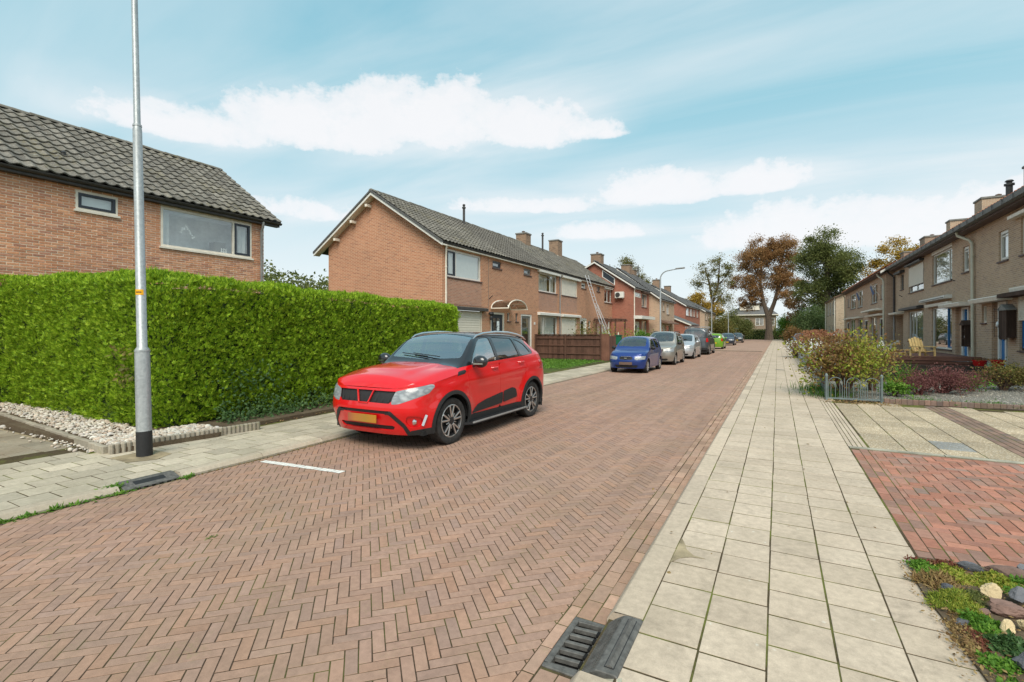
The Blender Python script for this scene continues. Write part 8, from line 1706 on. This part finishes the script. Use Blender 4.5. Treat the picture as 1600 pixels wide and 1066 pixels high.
weeds('gravel_litter', [(1.5+.22*k, 14.0+.55*(k % 8), .13) for k in range(24)], 900, .03, 'dry_leaf', .3, None, 22)
# ---- sleepers and deck
sw = thing('sleeper_wall', 'rough black timber sleepers stacked as a garden terrace wall', 'retaining wall', (4, 18.8, .1))
for r in range(2):
    x = 1.7
    while x < 6.7: w = random.uniform(2.0, 2.6); m = MB(); m.box(x, min(x+w-.02, 6.75), 18.75+r*.05+random.uniform(-.02, .02), 18.98+r*.05, .11+r*.19, .285+r*.19+random.uniform(-.01, .01)); m.build('sleeper', M['sleeper'], sw, bevel=.012, seg=2); x += w
for r, (yy, z) in enumerate(((19.9, .38), (21.0, .45))): m = MB(); m.box(1.9+r*.8, 6.7, yy, yy+.22, z-.12, z+.08); m.build('sleeper', M['sleeper'], sw, bevel=.012)
patch('upper_terrace', [(1.7, 19.0), (6.76, 19.0), (6.76, 33), (1.7, 33)], .40, M['earth'], .35)
dk = thing('deck', 'raised red brown wooden deck with horizontal front boards before the windows', 'deck', (5, 23, .4))
for r in range(3): m = MB(); m.box(3.55-.25*r, 6.05, 22.25-.02*r, 22.30-.02*r, .40+.115*r, .40+.115*r+.10); m.build('front_board', M['deck_wood'], dk, bevel=.004, seg=1)
x = 22.35
while x < 31: m = MB(); m.box(3.0, 6.3, x, x+.14, .70, .73); m.build('deck_board', M['deck_wood'], dk); x += .148
m = MB(); m.box(2.8, 6.1, 22.2, 22.34, .745, .785); m.build('cap_board', M['deck_wood'], dk, bevel=.004)
# ---- chairs on the deck
def slatchair(name, label, x, y, z, rot, mat, s=1, group=None):
    r = thing(name, label, 'chair', (0, 0, 0), group, local=True)
    for s_ in (-1, 1):
        for (ya, yb, zt) in ((-.26, -.22, .38), (.2, .24, .30)): m = MB(); m.box(s_*.27-.03, s_*.27+.03, ya, yb, 0, zt); m.build('leg', M[mat], r)
        m = MB(); m.box(s_*.27-.05, s_*.27+.05, -.32, .26, .38, .41); m.build('armrest', M[mat], r, bevel=.006)
    for k in range(5): m = MB(); m.box(-.25, .25, -.27+k*.1, -.19+k*.1, .22-.012*k, .24-.012*k); m.build('seat_slat', M[mat], r)
    for k in range(5): xx = -.2+k*.1; m = MB(); m.obox((xx, .28, .42+.02*(2-abs(k-2))), (.042, 0, 0), (0, .01, .0), (0, .10, .27+.02*(2-abs(k-2)))); m.build('back_slat', M[mat], r)
    r.location = (x, y, z); r.rotation_euler = (0, 0, rot); r.scale = (s, s, s); return r
slatchair('garden_chair', 'pale yellow wooden slatted armchair on the deck', 4.62, 22.75, .73, R(25), 'light_wood', .95)
ft = slatchair('garden_stool', 'pale yellow low wooden stool to the left of the slatted armchair', 4.1, 23.2, .73, R(-30), 'light_wood', .6); 
for ch in list(ft.children):
    if ch.name.startswith('back_slat'): bpy.data.objects.remove(ch)
ft['category'] = 'stool'
fc = thing('folding_chair', 'grey green garden lounger standing left of the yellow chair', 'chair', (3.6, 23.4, .6)); m = MB()
for s_ in (-1, 1): m.tube([(3.2, 23.4+s_*.25, .73), (3.5, 23.4+s_*.25, 1.05), (4.05, 23.4+s_*.25, 1.22)], .018, 6); m.tube([(3.9, 23.4+s_*.25, .63), (3.35, 23.4+s_*.25, 1.0), (3.15, 23.4+s_*.25, 1.02)], .018, 6)
m.build('frame', M['grey_frame'], fc, smooth=True); m = MB(); m.prism([(3.3, 23.15, .92), (3.75, 23.15, 1.0), (4.02, 23.15, 1.32), (4.05, 23.15, 1.29), (3.77, 23.15, .97), (3.3, 23.15, .89)], (0, .5, 0)); m.build('seat', M['concrete_dark'], fc)
wsk = thing('parasol_cover', 'white covered garden item leaning in the front yard behind the bush', 'cover', (4.5, 30, .45)); m = MB(); m.lathe([(.02, 1.25), (.10, 1.1), (.22, .8), (.26, .5), (.05, .45)], 10, (4.5, 30, 0)); m.build('cloth', M['curtain'], wsk, smooth=True); m = MB(); m.bar((4.1, 30, .45), (4.35, 30, 1.5), .05, .05); m.build('pole', M['black_plastic'], wsk)
# ---- flower pots
for i, (x, y, lb) in enumerate(((5.98, 22.0, 'glossy red round flower pot beside the drain pipe'), (6.40, 21.9, 'glossy red tapered flower pot nearer the blue door'))):
    p_ = thing('flower_pot', lb, 'flower pot', (x, y, .4), 'red flower pots by the blue doors'); M['pot_red'] = M.get('pot_red') or plain('pot_red', (.50, .012, .012), .25, coat=.6)
    m = MB(); m.lathe([(.001, .42), (.11, .42), (.17, .56), (.185, .66), (.20, .66), (.20, .69), (.17, .69), (.16, .64), (.001, .63)], 20, (x, y, 0)) if i == 0 else m.lathe([(.001, .42), (.13, .42), (.17, .66), (.20, .67), (.20, .72), (.16, .72), (.15, .66), (.001, .65)], 20, (x, y, 0)); m.build('pot', M['pot_red'], p_, smooth=True)
    scatter('plant', NEEDLE, mats_at(np.array((x, y, .70))+rng.normal(0, .09, (160, 3))*np.array((1, 1, .25)), rand_rot(160), np.full(160, .07)), M['leaf_rust'], p_)
cn_ = thing('watering_can', 'small pale green watering can between the red pots', 'watering can', (6.2, 21.9, .4)); m = MB(); m.lathe([(.001, .42), (.07, .42), (.07, .58), (.05, .6), (.001, .6)], 12, (6.2, 21.9, 0)); m.tube([(6.14, 21.9, .48), (6.02, 21.9, .6)], .012, 6); m.tube([(6.26, 21.9, .45), (6.34, 21.9, .53), (6.25, 21.9, .6)], .01, 6); m.build('body', plain('can_green', (.30, .50, .36), .5), cn_, smooth=True)
# ---- wall cabinets beside the blue doors
def shelfbox(label, y, z0, z1, w, solid=False):
    r = thing('wall_cabinet', label, 'cabinet', (6.6, y, z0)); m = MB(); m.box(6.76, 6.74, y-w/2, y+w/2, z0, z1); m.box(6.55, 6.74, y-w/2, y-w/2+.03, z0, z1); m.box(6.55, 6.74, y+w/2-.03, y+w/2, z0, z1); m.box(6.55, 6.74, y-w/2+.03, y+w/2-.03, z0, z0+.03); m.build('case', M['dark_wood'], r)
    m = MB(); m.prism([(6.50, y-w/2-.05, z1-.02), (6.50, y, z1+.16), (6.50, y+w/2+.05, z1-.02), (6.50, y+w/2+.05, z1-.05), (6.50, y-w/2-.05, z1-.05)], (.27, 0, 0)); m.build('roof', M['dark_wood'] if not solid else M['concrete_dark'], r)
    for k in range(1, 3): z = z0+(z1-z0)*k/3; m = MB(); m.box(6.56, 6.74, y-w/2+.03, y+w/2-.03, z, z+.02); m.build('shelf', M['dark_wood'], r)
    for k in range(3): z = z0+.03+(z1-z0)*k/3; m = MB(); m.blob((6.64, y+(-.05, .04, 0)[k], z+.09), .05, 8, 6, .2, (1, 1, 1.6), k); m.build('ornament', M['curtain'], r, smooth=True)
    if solid:
        for k in range(5): m = MB(); m.box(6.53, 6.548, y-w/2+k*w/5, y-w/2+(k+1)*w/5-.006, z0-.05-.02*(k % 2), z1-.05); m.build('board', M['dark_wood'], r)
    return r
shelfbox('narrow dark wooden wall shelf with small white figures left of the drain pipe', 25.95, 1.05, 1.95, .40); shelfbox('large dark board wall box with pale hood right of the nearest blue door', 21.95, 1.45, 2.4, .62, True)
m = MB()
for k in range(3): m.box(6.5, 6.72, 22.55, 22.58, 1.6+.3*k, 1.62+.3*k)
wr_ = thing('wall_rack', 'black wire rack with white ornaments hanging at the nearest blue door', 'rack', (6.6, 22.45, 1.5))
m = MB(); [m.bar((6.5, 22.35+.2*s_, 1.45), (6.5, 22.35+.2*s_, 2.45), .012, .012) for s_ in (-1, 1)]; [m.bar((6.5, 22.15, z), (6.5, 22.55, z), .012, .012) for z in (1.5, 1.8, 2.1, 2.4)]; m.build('frame', M['black_plastic'], wr_); m = MB(); m.blob((6.52, 22.32, 1.9), .07, 8, 6, .2, (.6, 1, 1.3), 3); m.build('ornament', M['curtain'], wr_, smooth=True)
# ---- whitewashed low wall along the pavement
lw_ = thing('garden_wall', 'whitewashed concrete panel wall stepping up along the right pavement', 'wall', (1.1, 24, .08)); M['whitewash'] = mat_piece('whitewash', [(.50, .52, .55), (.60, .61, .62), (.44, .47, .52)], grime=.7, gcol=(.20, .17, .14), bumpv=.6, big=2.4)
yy = 17.8
while yy < 33: h = .44 if yy < 22.4 else .78; l = 1.55; m = MB(); m.box(1.12, 1.26, yy, yy+l-.03, .06, h+random.uniform(-.02, .02)); m.build('panel', M['whitewash'], lw_, bevel=.012); m = MB(); m.box(1.08, 1.29, yy+l-.03-.07, yy+l+.04, .06, h+.05); m.build('post', M['whitewash'], lw_, bevel=.01); yy += l
hy = thing('hydrangea_hedge', 'row of faded orange brown hydrangea heads behind the whitewashed wall', 'shrub', (1.6, 33, .1)); n = 46; P = np.stack([rng.uniform(1.25, 3.3, n), rng.uniform(30, 40, n), rng.uniform(1.15, 1.6, n)], 1)
for i in range(n):
    q = rng.normal(size=(46, 3)); q /= np.linalg.norm(q, axis=1)[:, None]; PP = P[i]+q*np.array((.17, .17, .13)); (Pall := PP if i == 0 else np.vstack([Pall, PP])); (Nall := q if i == 0 else np.vstack([Nall, q]))
scatter('flower_head', leaf_t(1, .9), mats_at(Pall, orient(rng.normal(size=Nall.shape), Nall, .3), np.full(len(Pall), .10)), M['hydrangea'], hy); nn = 4200
scatter('leaves', leaf_t(1, .7), mats_at(np.stack([rng.uniform(1.2, 3.4, nn), rng.uniform(29.6, 40.4, nn), rng.uniform(.2, 1.4, nn)], 1), rand_rot(nn), np.full(nn, .12)), M['leaf_rust'], hy)
shrub('dried_shrub', 'dry brown and white hanging flowers spilling over the wall top', 1.0, 34.5, .1, .5, 1.15, ['leaf_rust', 'curtain'], 1400, .09, 'shrub', None, 70, stems=20, clump=.3, dens=26, sq=3)
shrub('dried_shrub', 'white flowering dry plant behind the low wall section', 1.55, 26.0, .15, .5, 1.15, ['leaf_olive', 'curtain'], 1200, .07, 'shrub', None, 71, stems=20, clump=.3, dens=26, sq=3)
shrub('dried_shrub', 'pale leaved trailing plant over the nearest white wall panels', 1.35, 19.6, .12, .35, .60, ['leaf_rust', 'curtain'], 700, .055, 'shrub', None, 72, stems=14, clump=.2, dens=20, sq=4)
# manhole-free far details: antenna on the far chimneys
